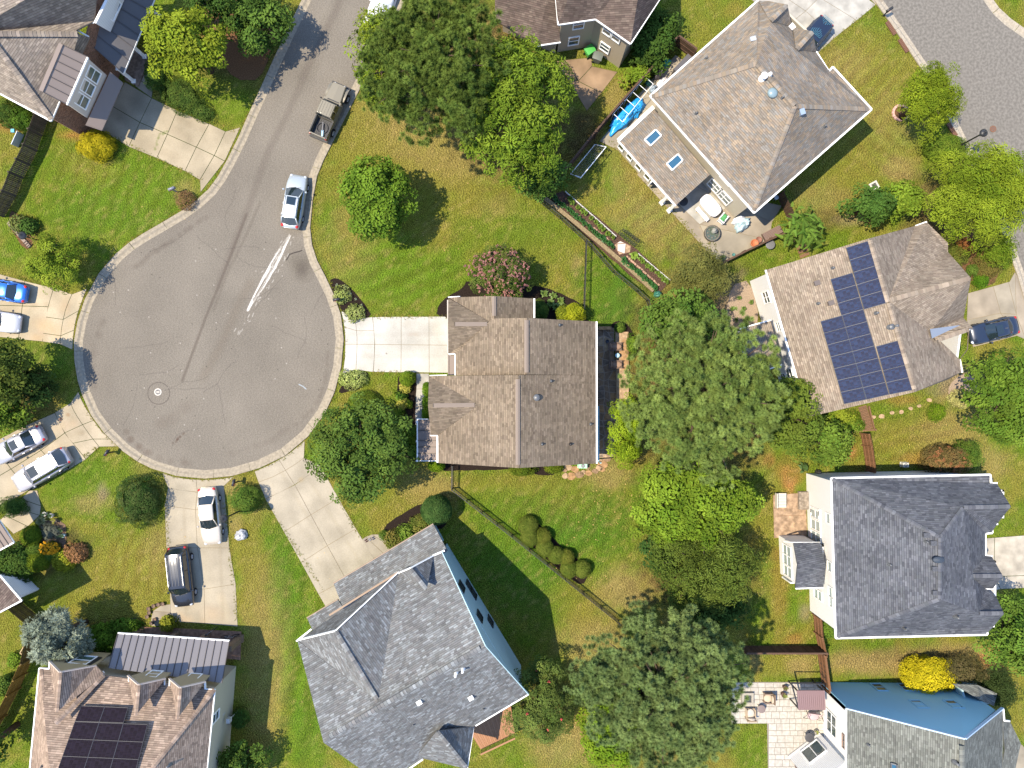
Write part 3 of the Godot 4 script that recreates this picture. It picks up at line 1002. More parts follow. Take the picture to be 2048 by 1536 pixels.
func road_line() -> Array:
	return [[650, -56], [622, 0], [594, 58], [566, 117], [539, 177], [512, 236], [492, 282], [470, 326], [450, 362], [430, 389], [405, 412], [375, 434], [335, 458], [297, 480], [269, 498], [244, 519], [212, 556], [185, 606], [172, 646], [165, 684], [166, 720], [172, 757], [180, 783], [197, 822], [222, 856], [257, 890], [284, 909], [310, 922], [357, 936], [410, 941], [462, 936], [514, 921], [562, 898], [605, 862], [637, 818], [655, 778], [667, 732], [672, 678], [667, 634], [654, 596], [637, 560], [620, 527], [609, 493], [605, 456], [610, 400], [619, 350], [632, 317], [647, 287], [680, 222], [712, 160], [740, 105], [794, 0], [825, -60]]
func roads():
	rng.seed = 100
	var W := 1024
	var f := FastNoiseLite.new(); f.seed = 2; f.frequency = 0.006; f.fractal_octaves = 4
	var s := FastNoiseLite.new(); s.seed = 3; s.frequency = 0.42; s.fractal_octaves = 2
	var ia := f.get_image(W, W).get_data()
	var ib := s.get_image(W, W).get_data()
	var d := PackedByteArray()
	d.resize(W * W * 3)
	for i in W * W:
		var v := 105.0 * (0.94 + 0.12 * ia[i] / 255.0) + (ib[i] - 128) * 0.15
		d[i * 3] = int(v * 1.02); d[i * 3 + 1] = int(v * 0.965); d[i * 3 + 2] = int(v * 0.88)
	var P := func(a: Array) -> Array:
		var r := []
		for q in a: r.append([q[0] - 145.0, q[1] + 69.0])
		return r
	var dark := [74, 66, 60]
	stroke(d, W, P.call([[690, -40], [672, 15], [617, 125], [574, 225], [535, 300], [500, 400], [430, 580]]), 10, [82, 74, 69], 0.2)
	stroke(d, W, P.call([[700, -40], [650, 60], [600, 170]]), 20, [86, 80, 75], 0.1)
	stroke(d, W, P.call([[492, 425], [465, 495], [434, 575], [410, 632], [385, 700], [362, 762]]), 4, dark, 0.42)
	stroke(d, W, P.call([[520, 400], [490, 470], [455, 540], [425, 620]]), 4, dark, 0.14)
	stroke(d, W, P.call([[500, 560], [470, 620], [440, 690], [400, 760]]), 14, [92, 80, 68], 0.14)
	stroke(d, W, P.call([[412, 430], [340, 480], [300, 505], [265, 535]]), 7, [76, 68, 62], 0.28, 2.0)
	stroke(d, W, P.call([[205, 640], [185, 690], [182, 740], [192, 780]]), 9, [80, 72, 66], 0.24, 3.0)
	stroke(d, W, P.call([[248, 860], [265, 882], [282, 895], [300, 905]]), 9, [70, 58, 50], 0.42, 3.0)
	stroke(d, W, P.call([[320, 915], [350, 918], [380, 925]]), 9, [78, 68, 60], 0.3, 3.0)
	stroke(d, W, P.call([[345, 884], [356, 874], [366, 864]]), 3, [62, 46, 38], 0.6, 2.0)
	stroke(d, W, P.call([[320, 850], [350, 820], [390, 800]]), 16, [84, 74, 66], 0.16, 5.0)
	for i in 5: stroke(d, W, P.call([[600, 512], [610, 552]]), 34 - i * 4, [72, 66, 62], 0.06)
	stroke(d, W, P.call([[602, 545], [606, 520]]), 14, [62, 56, 53], 0.3)
	stroke(d, W, P.call([[655, 700], [650, 760], [630, 810], [590, 850]]), 5, [80, 72, 66], 0.2, 2.0)
	stroke(d, W, P.call([[460, 905], [540, 880], [590, 845]]), 8, [88, 80, 74], 0.2, 2.0)
	# spilt white paint behind the parked wagon
	var white := [222, 220, 214]
	for i in 11:
		var off := rng.randf_range(-1.0, 1.0) * 6.0
		var l := []
		var t0 := rng.randf_range(0.0, 0.35)
		var t1 := rng.randf_range(0.6, 1.0)
		for k in 12:
			var t := lerpf(t0, t1, k / 11.0)
			l.append([lerpf(583, 497, t) + off * (0.3 + sin(t * 3.1)) + rng.randf_range(-0.8, 0.8), lerpf(458, 612, t) + off * 0.4 * sin(t * 3.0)])
		stroke(d, W, P.call(l), rng.randf_range(0.85, 1.25), white, rng.randf_range(0.2, 0.55))
	for i in 3: stroke(d, W, P.call([[540, 530], [522, 562], [505, 592], [496, 614]]), 1.8, white, 0.16)
	stroke(d, W, P.call([[578, 466], [562, 500]]), 1.6, white, 0.25)
	stroke(d, W, P.call([[503, 600], [494, 619]]), 3.4, white, 1.0)
	for i in 50:
		var t := rng.randf()
		var c := [lerpf(580, 480, t) + rng.randf_range(-14, 14), lerpf(470, 660, t) + rng.randf_range(-14, 14)]
		stroke(d, W, P.call([c, [c[0] - rng.randf_range(1, 5), c[1] + rng.randf_range(1, 9)]]), 1.1, white, 0.3)
	for i in 60:
		var c := [rng.randf_range(200, 660), rng.randf_range(480, 910)]
		stroke(d, W, P.call([c, [c[0] + 1.5, c[1]]]), 1.4, [190, 184, 176] if rng.randf() < 0.6 else [40, 38, 36], 0.7)
	# hairline cracks
	for i in 20:
		var c := Vector2(rng.randf_range(220, 640), rng.randf_range(420, 900))
		var a := rng.randf() * TAU
		var l := []
		for k in 14:
			l.append([c.x, c.y]); a += rng.randf_range(-0.3, 0.3); c += Vector2(cos(a), sin(a)) * rng.randf_range(4, 9)
		stroke(d, W, P.call(l), 1.0, [62, 58, 56], 0.22)
	stroke(d, W, P.call([[572, 517], [578, 506], [588, 502], [597, 500], [604, 497]]), 1.4, [48, 44, 42], 0.75)
	for i in 26:
		var a := TAU * i / 26
		var b := TAU * (i + 1) / 26
		stroke(d, W, P.call([[316 + cos(a) * 22, 784 + sin(a) * 22], [316 + cos(b) * 22, 784 + sin(b) * 22]]), 1.1, [70, 64, 60], 0.6)
	for i in 3: stroke(d, W, P.call([[597, 766], [605, 770], [612, 776]]), 1.4, [150, 162, 172], 0.3)
	var am := plain(Color.WHITE, 0.92)
	am.albedo_texture = tex_from(Image.create_from_data(W, W, false, Image.FORMAT_RGB8, d))
	am.uv1_scale = Vector3.ONE / 46.0
	am.uv1_offset = Vector3(39.5 / 46.0, 37.5 / 46.0, 0)
	am.normal_enabled = true
	var nt := NoiseTexture2D.new()
	nt.noise = s; nt.width = 512; nt.height = 512; nt.seamless = true; nt.as_normal_map = true; nt.bump_strength = 2.0
	am.normal_texture = nt; am.normal_scale = 0.25
	var m := M.new()
	m.sheet(drop(ats(road_line()), 0.012), 0.0, 1.0)
	struct("road", m, am)
	# the street on the right
	m = M.new()
	var rt := [[1700, -120], [1765, 0], [1802, 52], [1858, 135], [1896, 205], [1946, 305], [1985, 385], [2007, 434], [2026, 484], [2048, 546], [2090, 690], [2400, 700], [2400, 160], [2150, 130], [2048, 76], [2011, 50], [1986, 27], [1967, 0], [1930, -120]]
	m.sheet(drop(ats(rt), 0.012), 0.0, 1.0)
	struct("road", m, worn(lin(0.19, 0.176, 0.155), 0.92, noise_tex(41, 0.05, 0.75, 1024, 5), 16.0))
	# kerbs
	kerb(road_line(), 16.0, "kerb", concrete_a)
	kerb([[1700, -120], [1765, 0], [1802, 52], [1858, 135], [1896, 205], [1946, 305], [1985, 385], [2007, 434], [2026, 484], [2048, 546], [2090, 690]], 15.0, "kerb", concrete_b)
	kerb([[2150, 130], [2048, 76], [2011, 50], [1986, 27], [1967, 0], [1930, -120]], 15.0, "kerb", concrete_b)
	# iron covers
	lid(316, 784, 0.33, concrete_pale, true, "round manhole cover with a white ring in the cul-de-sac")
	lid(1986, 258, 0.3, rust, false, "rusty brown manhole cover in the right-hand street")
	lid(121, 839, 0.16, rust, false, "small rusty meter lid in the driveway with two parked cars")
func lid(x: float, y: float, r: float, mt: Material, ring: bool, label: String):
	var o := thing("manhole_cover", label, "manhole", at(x, y, 0.016))
	var m := M.new()
	m.lathe(Vector3(0, 0, 0), [[r, 0.0], [r, 0.022], [r * 0.74, 0.026], [r * 0.7, 0.012]] if ring else [[r, 0.0], [r, 0.02], [0.001, 0.022]], 20)
	if ring: m.box(Vector3(0, 0.018, 0), Vector3(0.3, 0.02, 0.1))
	part("cover", m, mt, o)
	if ring:
		m = M.new(); m.lathe(Vector3.ZERO, [[r * 0.7, 0.014], [0.001, 0.016]], 16); part("lid", m, worn(lin(0.2, 0.19, 0.18), 0.8, noise_tex(44, 0.05, 0.6, 128), 0.5), o)
	for i in 6:
		m = M.new()
		m.box(Vector3(cos(i * 1.05) * r * 0.45, 0.024, sin(i * 1.05) * r * 0.45), Vector3(r * 0.3, 0.012, r * 0.12), Basis(Vector3.UP, -i * 1.05))
		part("grip", m, lead, o)
# concrete with stains of its own, laid out on the plan (512 texels for 23 m)
func stained(c: Color, x0: float, y0: float, marks: Array, sd: int) -> StandardMaterial3D:
	var W := 512
	var f := FastNoiseLite.new(); f.seed = sd; f.frequency = 0.012; f.fractal_octaves = 5
	var g := FastNoiseLite.new(); g.seed = sd + 1; g.frequency = 0.3
	var ia := f.get_image(W, W).get_data()
	var ib := g.get_image(W, W).get_data()
	var d := PackedByteArray()
	d.resize(W * W * 3)
	for i in W * W:
		var v := 0.86 + 0.2 * ia[i] / 255.0 + (ib[i] - 128) * 0.0004
		d[i * 3] = int(minf(255, c.r * 255 * v)); d[i * 3 + 1] = int(minf(255, c.g * 255 * v)); d[i * 3 + 2] = int(minf(255, c.b * 255 * (v * 1.04 - 0.04)))
	rng.seed = sd
	for q in marks:
		var l := []
		for p in q[0]: l.append([p[0] - x0, p[1] - y0])
		stroke(d, W, l, q[1], q[2], q[3], q[4] if q.size() > 4 else 0.0)
	var m := plain(Color.WHITE, 0.9)
	m.albedo_texture = tex_from(Image.create_from_data(W, W, false, Image.FORMAT_RGB8, d))
	m.uv1_scale = Vector3.ONE / 23.04
	m.uv1_offset = Vector3((1024 - x0) * 0.045 / 23.04, (768 - y0) * 0.045 / 23.04, 0)
	return m
func drop(p: Array, y: float) -> Array:
	var r := []
	for q in p: r.append(Vector3(q.x, y, q.z))
	return r
var concrete_a: StandardMaterial3D
var concrete_b: StandardMaterial3D
var concrete_c: StandardMaterial3D
var concrete_pale: StandardMaterial3D
var rust: StandardMaterial3D
func kerb(line: Array, w: float, called: String, mt: Material):
	var pts := []
	for q in line: pts.append(Vector2((q[0] - 1024) * 0.045, (q[1] - 768) * 0.045))
	var ww := w * 0.045
	var o := Node3D.new()
	o.name = numbered(called)
	add_child(o)
	o.set_meta("kind", "structure")
	var nrm := []
	for i in pts.size():
		var d: Vector2 = (pts[mini(i + 1, pts.size() - 1)] - pts[maxi(i - 1, 0)]).normalized()
		nrm.append(Vector2(-d.y, d.x))
	var prof := [[-0.03, 0.014], [0.36, 0.022], [0.40, 0.03], [0.62, 0.12], [0.98, 0.125], [1.0, 0.1], [1.0, -0.05]]
	var acc := 0.0
	var m := M.new()
	var last := []
	for i in pts.size() - 1:
		var n := maxi(1, int(pts[i].distance_to(pts[i + 1]) / 0.75))
		for k in n + 1:
			if k == n and i < pts.size() - 2: continue
			var t := k / float(n)
			var c: Vector2 = pts[i].lerp(pts[i + 1], t)
			var nn: Vector2 = (nrm[i].lerp(nrm[i + 1], t)).normalized()
			var row := []
			for q in prof:
				var p: Vector2 = c + nn * ww * q[0]
				row.append(Vector3(p.x, q[1], p.y))
			if last.size():
				var len: float = last[0].distance_to(row[0])
				acc += len
				var a := last
				if acc > 3.0:
					acc = 0.0
					part("kerb_segment", m, mt, o)
					m = M.new()
					a = []
					for j in last.size(): a.append(last[j].lerp(row[j], 0.03))
				for j in prof.size() - 1:
					m.quad(a[j], row[j], row[j + 1], a[j + 1])
			last = row
	part("kerb_segment", m, mt, o)
# slabs between successive rows of plan points
func slabs(called: String, label: String, rows: Array, mts: Array, joint: Material, y := 0.03, gap := 0.018, cuts := []) -> Node3D:
	var o := Node3D.new()
	o.name = numbered(called)
	add_child(o)
	o.set_meta("kind", "structure"); o.set_meta("label", label)
	rng.seed = hash([rows[0][0][0], rows.size()])
	var outline := []
	for r in rows: outline.append(r[0])
	for q in rows[-1].slice(1): outline.append(q)
	for i in range(rows.size() - 2, -1, -1): outline.append(rows[i][-1])
	for i in range(rows[0].size() - 2, 0, -1): outline.append(rows[0][i])
	var bm := M.new()
	bm.sheet(drop(ats(outline), y - 0.022), 0.0)
	part("joint_bed", bm, joint, o)
	for i in rows.size() - 1:
		var n := mini(rows[i].size(), rows[i + 1].size())
		var cut: Array = cuts if cuts.size() else range(n)
		for j in cut.size() - 1:
			var loop := []
			for k in range(cut[j], cut[j + 1] + 1): loop.append(rows[i][k])
			for k in range(cut[j + 1], cut[j] - 1, -1): loop.append(rows[i + 1][k])
			var flat := PackedVector2Array()
			for p in ats(loop): flat.append(Vector2(p.x, p.z))
			var inn := Geometry2D.offset_polygon(flat, -gap, Geometry2D.JOIN_MITER)
			if inn.is_empty(): continue
			var top := y + rng.randf_range(-0.004, 0.004)
			var r := []
			for p in inn[0]: r.append(Vector3(p.x, top, p.y))
			var m := M.new()
			m.sheet(r, 0.1, 1.0)
			part("slab", m, mts[rng.randi() % mts.size()], o)
	return o
func bed(called: String, poly: Array, mt: Material, y := 0.035) -> MeshInstance3D:
	var p := PackedVector2Array()
	for q in poly:
		var w := at(q[0], q[1])
		p.append(Vector2(w.x, w.z))
	# soften the outline
	var r := []
	for i in p.size():
		var a := p[i]
		var b := p[(i + 1) % p.size()]
		r.append(a.lerp(b, 0.22)); r.append(a.lerp(b, 0.78))
	var ring := []
	for i in r.size():
		var a: Vector2 = r[i]
		var b: Vector2 = r[(i + 1) % r.size()]
		var n := maxi(1, int(a.distance_to(b) / 0.5))
		for k in n:
			var q := a.lerp(b, k / float(n))
			ring.append(Vector3(q.x + rng.randf_range(-0.04, 0.04), y, q.y + rng.randf_range(-0.04, 0.04)))
	var m := M.new()
	m.sheet(ring, 0.05)
	return struct(called, m, mt)

# ---------------------------------------------------------------- scene
var sky_node: WorldEnvironment
func _ready():
	var cam := Camera3D.new()
	cam.name = "camera"
	cam.fov = rad_to_deg(2.0 * atan(768.0 / FOCAL))
	cam.near = 0.5; cam.far = 6000.0
	add_child(cam)
	cam.position = Vector3(0, CAM_H, 0)
	cam.rotation = Vector3(-PI / 2, 0, 0)
	cam.current = true
	sky_node = WorldEnvironment.new()
	sky_node.name = "world"
	var env := Environment.new()
	var sm := ProceduralSkyMaterial.new()
	sm.sky_top_color = Color(0.37, 0.48, 0.66); sm.sky_horizon_color = Color(0.78, 0.81, 0.84); sm.sky_curve = 0.2
	sm.ground_bottom_color = Color(0.25, 0.27, 0.2); sm.ground_horizon_color = Color(0.6, 0.68, 0.75)
	sm.sky_energy_multiplier = 1.3
	var sk := Sky.new()
	sk.sky_material = sm
	env.background_mode = Environment.BG_SKY
	env.sky = sk
	env.tonemap_mode = Environment.TONE_MAPPER_LINEAR
	env.tonemap_exposure = 2.05
	env.sdfgi_enabled = true; env.ssao_enabled = true; env.ssil_enabled = true
	sky_node.environment = env
	add_child(sky_node)
	var sun := DirectionalLight3D.new()
	sun.name = "sun"
	sun.light_energy = 1.4; sun.light_color = Color(1.0, 0.945, 0.85); sun.light_angular_distance = 0.53
	sun.shadow_enabled = true
	add_child(sun)
	sun.look_at_from_position(Vector3.ZERO, Vector3(0.518, -1.0, -0.045), Vector3.FORWARD)
	palette()
	ground()
	roads()
	paving()
	houses()
	fences()
	vehicles()
	trees()
	yard_things()

func palette():
	var grit := noise_tex(51, 0.03, 0.78, 512, 5)
	concrete_a = worn(lin(0.33, 0.285, 0.215), 0.9, grit, 5.0)
	concrete_b = worn(lin(0.38, 0.335, 0.265), 0.9, grit, 4.0)
	concrete_c = worn(lin(0.40, 0.36, 0.29), 0.9, noise_tex(52, 0.02, 0.6, 512, 5), 6.0)
	concrete_pale = plain(lin(0.46, 0.43, 0.38), 0.8)
	rust = worn(lin(0.19, 0.105, 0.07), 0.8, grit, 1.0)
	lead = plain(lin(0.12, 0.125, 0.13), 0.5, 0.4)
	rubber = plain(lin(0.02, 0.02, 0.021), 0.85)
	alloy = plain(lin(0.5, 0.51, 0.53), 0.35, 0.8)
	chrome = plain(lin(0.7, 0.7, 0.72), 0.15, 1.0)
	glass_m = plain(lin(0.012, 0.02, 0.024), 0.06, 0.0)
	glass_m.metallic_specular = 0.75
	black_trim = plain(lin(0.018, 0.018, 0.02), 0.45)
	tail_red = plain(lin(0.35, 0.015, 0.012), 0.2)
	lamp_clear = plain(lin(0.55, 0.57, 0.6), 0.12, 0.3)
	pane_m = plain(lin(0.05, 0.075, 0.08), 0.06)
	pane_m.metallic_specular = 0.7

func z(ox: float, oy: float, a: Array) -> Array:
	var r := []
	for q in a:
		var row := []
		for p in q: row.append([ox + p[0] * 0.25, oy + p[1] * 0.25])
		r.append(row)
	return r
func z1(ox: float, oy: float, a: Array) -> Array:
	var r := []
	for p in a: r.append([ox + p[0] * 0.25, oy + p[1] * 0.25, p[2]] if p.size() > 2 else [ox + p[0] * 0.25, oy + p[1] * 0.25])
	return r
var mulch: StandardMaterial3D
var straw: StandardMaterial3D
var flag_mats := []
func paving():
	var jd := worn(lin(0.07, 0.095, 0.025), 1.0, noise_tex(61, 0.05, 0.5, 256), 2.0)
	var jc := plain(lin(0.2, 0.16, 0.1), 1.0)
	var stain := noise_tex(62, 0.006, 0.74, 512, 5)
	var white := [worn(lin(0.385, 0.37, 0.33), 0.85, noise_tex(63, 0.01, 0.78, 512, 4), 7.0), worn(lin(0.37, 0.352, 0.31), 0.85, noise_tex(64, 0.01, 0.78, 512, 4), 7.0)]
	var cream := [worn(lin(0.30, 0.265, 0.205), 0.88, noise_tex(65, 0.006, 0.78, 512, 5), 9.0), worn(lin(0.315, 0.27, 0.208), 0.88, noise_tex(66, 0.006, 0.78, 512, 5), 9.0)]
	var tan := [worn(lin(0.40, 0.325, 0.22), 0.9, stain, 6.0), worn(lin(0.39, 0.325, 0.235), 0.9, noise_tex(67, 0.006, 0.76, 512, 5), 8.0)]
	var grey := [worn(lin(0.33, 0.285, 0.215), 0.92, noise_tex(68, 0.005, 0.62, 512, 5), 12.0), worn(lin(0.325, 0.285, 0.225), 0.92, noise_tex(69, 0.006, 0.68, 512, 5), 11.0)]
	var brown := [worn(lin(0.29, 0.2, 0.125), 0.9, noise_tex(70, 0.006, 0.72, 512, 5), 9.0)]
	var dk := [52, 46, 40]
	var rs := [176, 128, 78]
	var drive_a := [stained(lin(0.30, 0.255, 0.18), 60, 60, [[[[268, 196], [282, 222]], 24, dk, 0.22], [[[236, 222], [262, 246]], 22, dk, 0.2], [[[330, 250], [390, 285]], 14, [96, 84, 66], 0.1], [[[300, 290], [360, 320]], 12, [96, 84, 66], 0.1], [[[345, 230], [420, 262]], 10, [92, 80, 62], 0.12, 5.0], [[[310, 300], [318, 270], [336, 262]], 3, [70, 86, 34], 0.5, 2.0]], 401)]
	var drive_j := [stained(lin(0.40, 0.385, 0.345), 680, 560, [[[[812, 646], [820, 652]], 10, [140, 130, 112], 0.22], [[[815, 670], [838, 668]], 8, [140, 130, 112], 0.18, 3.0], [[[870, 650], [880, 672]], 16, [140, 128, 106], 0.16], [[[725, 705], [745, 716]], 9, [140, 132, 116], 0.18], [[[772, 706], [774, 708]], 2, [90, 84, 76], 0.5], [[[700, 668], [890, 668]], 5, [150, 142, 126], 0.07], [[[700, 712], [890, 712]], 5, [150, 142, 126], 0.07]], 402)]
	var drive_w := [stained(lin(0.35, 0.295, 0.205), -60, 520, [[[[70, 640], [130, 675]], 20, rs, 0.14, 8.0], [[[60, 672], [140, 690]], 12, rs, 0.2, 5.0], [[[128, 600], [140, 650]], 14, rs, 0.14, 6.0], [[[20, 600], [100, 612]], 8, [110, 92, 66], 0.16, 4.0]], 403)]
	var drive_s := [stained(lin(0.33, 0.28, 0.20), -60, 760, [[[[120, 838], [140, 828]], 5, [110, 72, 44], 0.4, 2.0], [[[60, 860], [160, 850]], 14, rs, 0.09, 6.0], [[[40, 960], [110, 930]], 10, dk, 0.1, 4.0], [[[100, 880], [180, 860]], 7, [104, 90, 68], 0.14, 4.0]], 404)]
	var drive_m := [stained(lin(0.31, 0.272, 0.205), 280, 900, [[[[400, 1220], [450, 1235]], 18, rs, 0.12, 6.0], [[[360, 1235], [410, 1245]], 12, rs, 0.16, 5.0], [[[440, 1190], [455, 1240]], 14, [196, 176, 140], 0.12], [[[368, 1010], [372, 1230]], 5, [112, 100, 80], 0.08], [[[436, 1000], [446, 1240]], 5, [112, 100, 80], 0.08]], 405)]
	var drive_g := [stained(lin(0.31, 0.275, 0.212), 480, 860, [[[[560, 940], [690, 1160]], 6, [120, 108, 86], 0.07], [[[600, 930], [730, 1140]], 6, [120, 108, 86], 0.07], [[[590, 1045], [620, 1075]], 9, [124, 112, 90], 0.1, 4.0], [[[600, 960], [608, 955]], 7, [170, 132, 80], 0.2], [[[640, 1120], [690, 1190]], 10, [124, 112, 90], 0.08, 4.0]], 406)]
	slabs("driveway", "white concrete driveway of the taupe-roofed middle house", z(512, 384, [
		[[682, 950], [698, 1020], [707, 1080], [714, 1150], [715, 1218], [712, 1330], [692, 1472]], [[790, 1018], [800, 1065], [805, 1110], [809, 1165], [809, 1218], [806, 1320], [800, 1422]], [[932, 1000], [939, 1050], [944, 1110], [948, 1165], [950, 1219], [946, 1330], [938, 1440]]]), drive_j, jc, 0.03, 0.018, [0, 2, 4, 6])
	slabs("driveway", "white concrete driveway slabs before the garage of the taupe-roofed middle house", z(512, 384, [
		[[934, 1000], [952, 1219], [940, 1440]], [[1162, 998], [1162, 1222], [1160, 1442]], [[1384, 997], [1385, 1224], [1386, 1444]], [[1560, 996], [1560, 1226], [1560, 1447]]]), drive_j, jc)
	slabs("walkway", "narrow concrete walk along the front of the taupe-roofed middle house", [[[833, 747], [858, 747]], [[832, 778], [858, 778]], [[831, 813], [857, 813]], [[829, 850], [855, 850]]], white, jc)
	slabs("driveway", "cream concrete driveway leading down to the grey-roofed house", z(512, 768, [
		[[-10, 700], [90, 655], [185, 605], [280, 545], [390, 455]], [[20, 785], [130, 745], [237, 690], [310, 645], [385, 590]], [[76, 918], [190, 868], [310, 805], [400, 745], [515, 655]]]), drive_g, jc, 0.03, 0.018, [0, 2, 4])
	slabs("driveway", "long cream concrete driveway slabs at the grey-roofed house garage", z(512, 768, [
		[[76, 920], [312, 807], [517, 657]], [[225, 1183], [440, 1046], [660, 912]], [[362, 1428], [572, 1292], [800, 1157]], [[500, 1680], [720, 1560], [945, 1400]], [[620, 1890], [830, 1760], [1080, 1640]]]), drive_g, jc)
	slabs("walkway", "rounded concrete walk beside the shoes at the grey-roofed house", z(512, 768, [[[845, 1245], [940, 1395]], [[880, 1222], [1020, 1355]], [[930, 1203], [1090, 1310]], [[985, 1203], [1060, 1265]]]), cream, jc)
	slabs("driveway", "concrete driveway under the beige sedan and the black minivan", z(0, 768, [
		[[1300, 712], [1390, 742], [1480, 757], [1570, 765], [1660, 766], [1760, 760], [1870, 742]], [[1345, 830], [1400, 842], [1470, 853], [1580, 864], [1650, 862], [1720, 845], [1792, 815]]]), drive_m, jc, 0.03, 0.018, [0, 3, 6])
	slabs("driveway", "long concrete driveway slabs beside the tan house with two dormers", z(0, 768, [
		[[1345, 832], [1580, 866], [1792, 817]], [[1318, 972], [1565, 1005], [1808, 990]], [[1332, 1310], [1580, 1310], [1836, 1310]], [[1360, 1640], [1634, 1640], [1886, 1600]], [[1368, 1900], [1640, 1915], [1902, 1940]]]), drive_m, jc)
	slabs("walkway", "curved concrete walk edged with small pots by the tan house porch", z(0, 1152, [[[1215, 400], [1368, 400]], [[1210, 340], [1368, 340]], [[1225, 280], [1367, 290]], [[1290, 235], [1366, 225]]]), cream, jc)
	slabs("driveway", "rust-stained concrete driveway with the blue car and the silver car", z(0, 384, [
		[[698, 772], [672, 830], [655, 880], [630, 950], [608, 1030], [594, 1105], [585, 1180], [582, 1262]], [[577, 818], [550, 880], [525, 945], [507, 1020], [495, 1085], [488, 1150], [484, 1190], [482, 1218]], [[432, 768], [407, 845], [388, 915], [366, 1000], [350, 1075], [343, 1130], [341, 1165], [340, 1197]]]), drive_w, jd, 0.03, 0.022, [0, 3, 5, 7])
	slabs("driveway", "concrete driveway slabs under the blue car and the silver car", z(0, 384, [[[430, 768], [387, 918], [340, 1197]], [[200, 712], [180, 912], [150, 1178]], [[-60, 640], [-60, 905], [-60, 1155]]]), drive_w, jd, 0.03, 0.026)
	slabs("driveway", "concrete driveway apron beside the shaded kerb with two parked cars", z(0, 768, [
		[[628, 60], [655, 130], [690, 195], [750, 290], [815, 378], [880, 440], [950, 500]], [[565, 152], [590, 210], [620, 262], [662, 325], [700, 380], [745, 440], [795, 502]], [[440, 228], [465, 285], [490, 340], [520, 390], [550, 435], [585, 474], [690, 600]]]), drive_s, jd, 0.03, 0.022, [0, 3, 5, 6])
	slabs("driveway", "concrete driveway slabs under the dark sedan and the silver wagon", z(0, 768, [
		[[440, 230], [520, 392], [690, 602]], [[200, 335], [330, 530], [500, 712]], [[-60, 470], [90, 680], [230, 850]], [[-260, 600], [-120, 800], [10, 985]]]), drive_s, jd, 0.03, 0.026)
	slabs("walkway", "rounded grey concrete walk below the silver wagon", z(0, 768, [[[235, 850], [300, 850]], [[170, 920], [330, 975]], [[100, 985], [320, 1050]], [[40, 1050], [225, 1140]], [[0, 1090], [110, 1200]]]), drive_s, jd, 0.03, 0.026)
	slabs("driveway", "stained concrete driveway of the brick-fronted corner house", z(0, 0, [
		[[1000, 655], [900, 850], [815, 1042]], [[1215, 785], [1120, 980], [1030, 1175]], [[1420, 885], [1340, 1075], [1255, 1265]], [[1675, 990], [1572, 1178], [1480, 1370]], [[1805, 1052], [1715, 1245], [1600, 1440]], [[1925, 1018], [1800, 1290], [1605, 1540]]]), drive_a, jd, 0.03, 0.026)
	slabs("walkway", "shaded concrete walk between the porch and the corner house driveway", z(0, 0, [[[1195, 510], [1290, 560]], [[1130, 650], [1225, 700]], [[1080, 690], [1215, 785]]]), grey, jd, 0.03, 0.026)
	slabs("driveway", "bright concrete driveway by the car with a maze-patterned roof", z(1536, 0, [
		[[860, 38], [600, -150], [340, -420]], [[710, 165], [410, -20], [170, -230]], [[535, 300], [300, 90], [20, -100]], [[395, 430], [150, 210], [-130, 0]]]), white, jc)
	slabs("driveway", "bright concrete apron joining the right-hand street", z(1536, 0, [[[930, 0], [760, -260]], [[885, 45], [700, -220]], [[860, 38], [640, -200]]]), cream, jc)
	slabs("driveway", "concrete driveway with the navy sedan beside the solar-panelled tan house", z(1536, 384, [
		[[2110, 900], [1975, 640], [1930, 720]], [[2060, 1180], [1985, 980], [1922, 720]], [[1990, 1150], [1860, 970], [1800, 755]], [[1640, 1240], [1590, 1025], [1600, 810]]]), cream, jc)
	slabs("driveway", "concrete driveway at the right edge beside the dark grey roof", z(1536, 768, [[[1745, 1232], [1745, 1560], [1790, 1660]], [[1810, 1228], [1810, 1540], [1860, 1640]], [[2110, 1205], [2110, 1530], [2110, 1630]]]), [worn(lin(0.42, 0.38, 0.31), 0.9, stain, 6.0)], jd, 0.03, 0.026)
	slabs("driveway", "cream concrete driveway at the lower right corner", z(1536, 1152, [[[1890, 1450], [1990, 1590]], [[2030, 1345], [2120, 1480]]]), cream, jc)
	slabs("patio", "brown stained concrete patio behind the beige house", z(1024, 0, [[[250, 500], [430, 610], [600, 890]], [[420, 480], [530, 650], [715, 745]], [[640, 460], [640, 530], [845, 575]]]), brown, jd, 0.03, 0.026)
	slabs("patio", "bright concrete patio behind the big tan house", z(1024, 384, [[[1000, -140], [1640, 560], [1680, 580]], [[1050, -170], [1500, 260], [2060, 385]], [[1330, -120], [1760, 100], [2080, 240]], [[1500, -120], [1930, 60], [2160, 110]]]), cream + white, jc)
	slabs("side_yard_paving", "narrow pale concrete side yard beside the big tan house", z(1024, 0, [[[700, 1130], [860, 1210]], [[960, 820], [1140, 900]], [[1150, 600], [1330, 700]], [[1310, 440], [1480, 560]]]), cream, jc)
	# mulch
	mulch = worn(lin(0.045, 0.032, 0.026), 1.0, noise_tex(71, 0.12, 0.3, 512, 3), 5.0)
	straw = worn(lin(0.22, 0.12, 0.06), 1.0, noise_tex(72, 0.1, 0.45, 512, 3), 5.0)
	var pale := worn(lin(0.46, 0.35, 0.25), 1.0, noise_tex(73, 0.1, 0.5, 512, 3), 4.0)
	rng.seed = 500
	bed("mulch_bed", [[658, 560], [672, 556], [690, 565], [715, 590], [735, 615], [744, 633], [712, 639], [682, 622], [668, 590]], mulch)
	bed("mulch_bed", [[684, 771], [690, 752], [720, 744], [738, 744], [732, 765], [715, 780], [675, 788]], mulch)
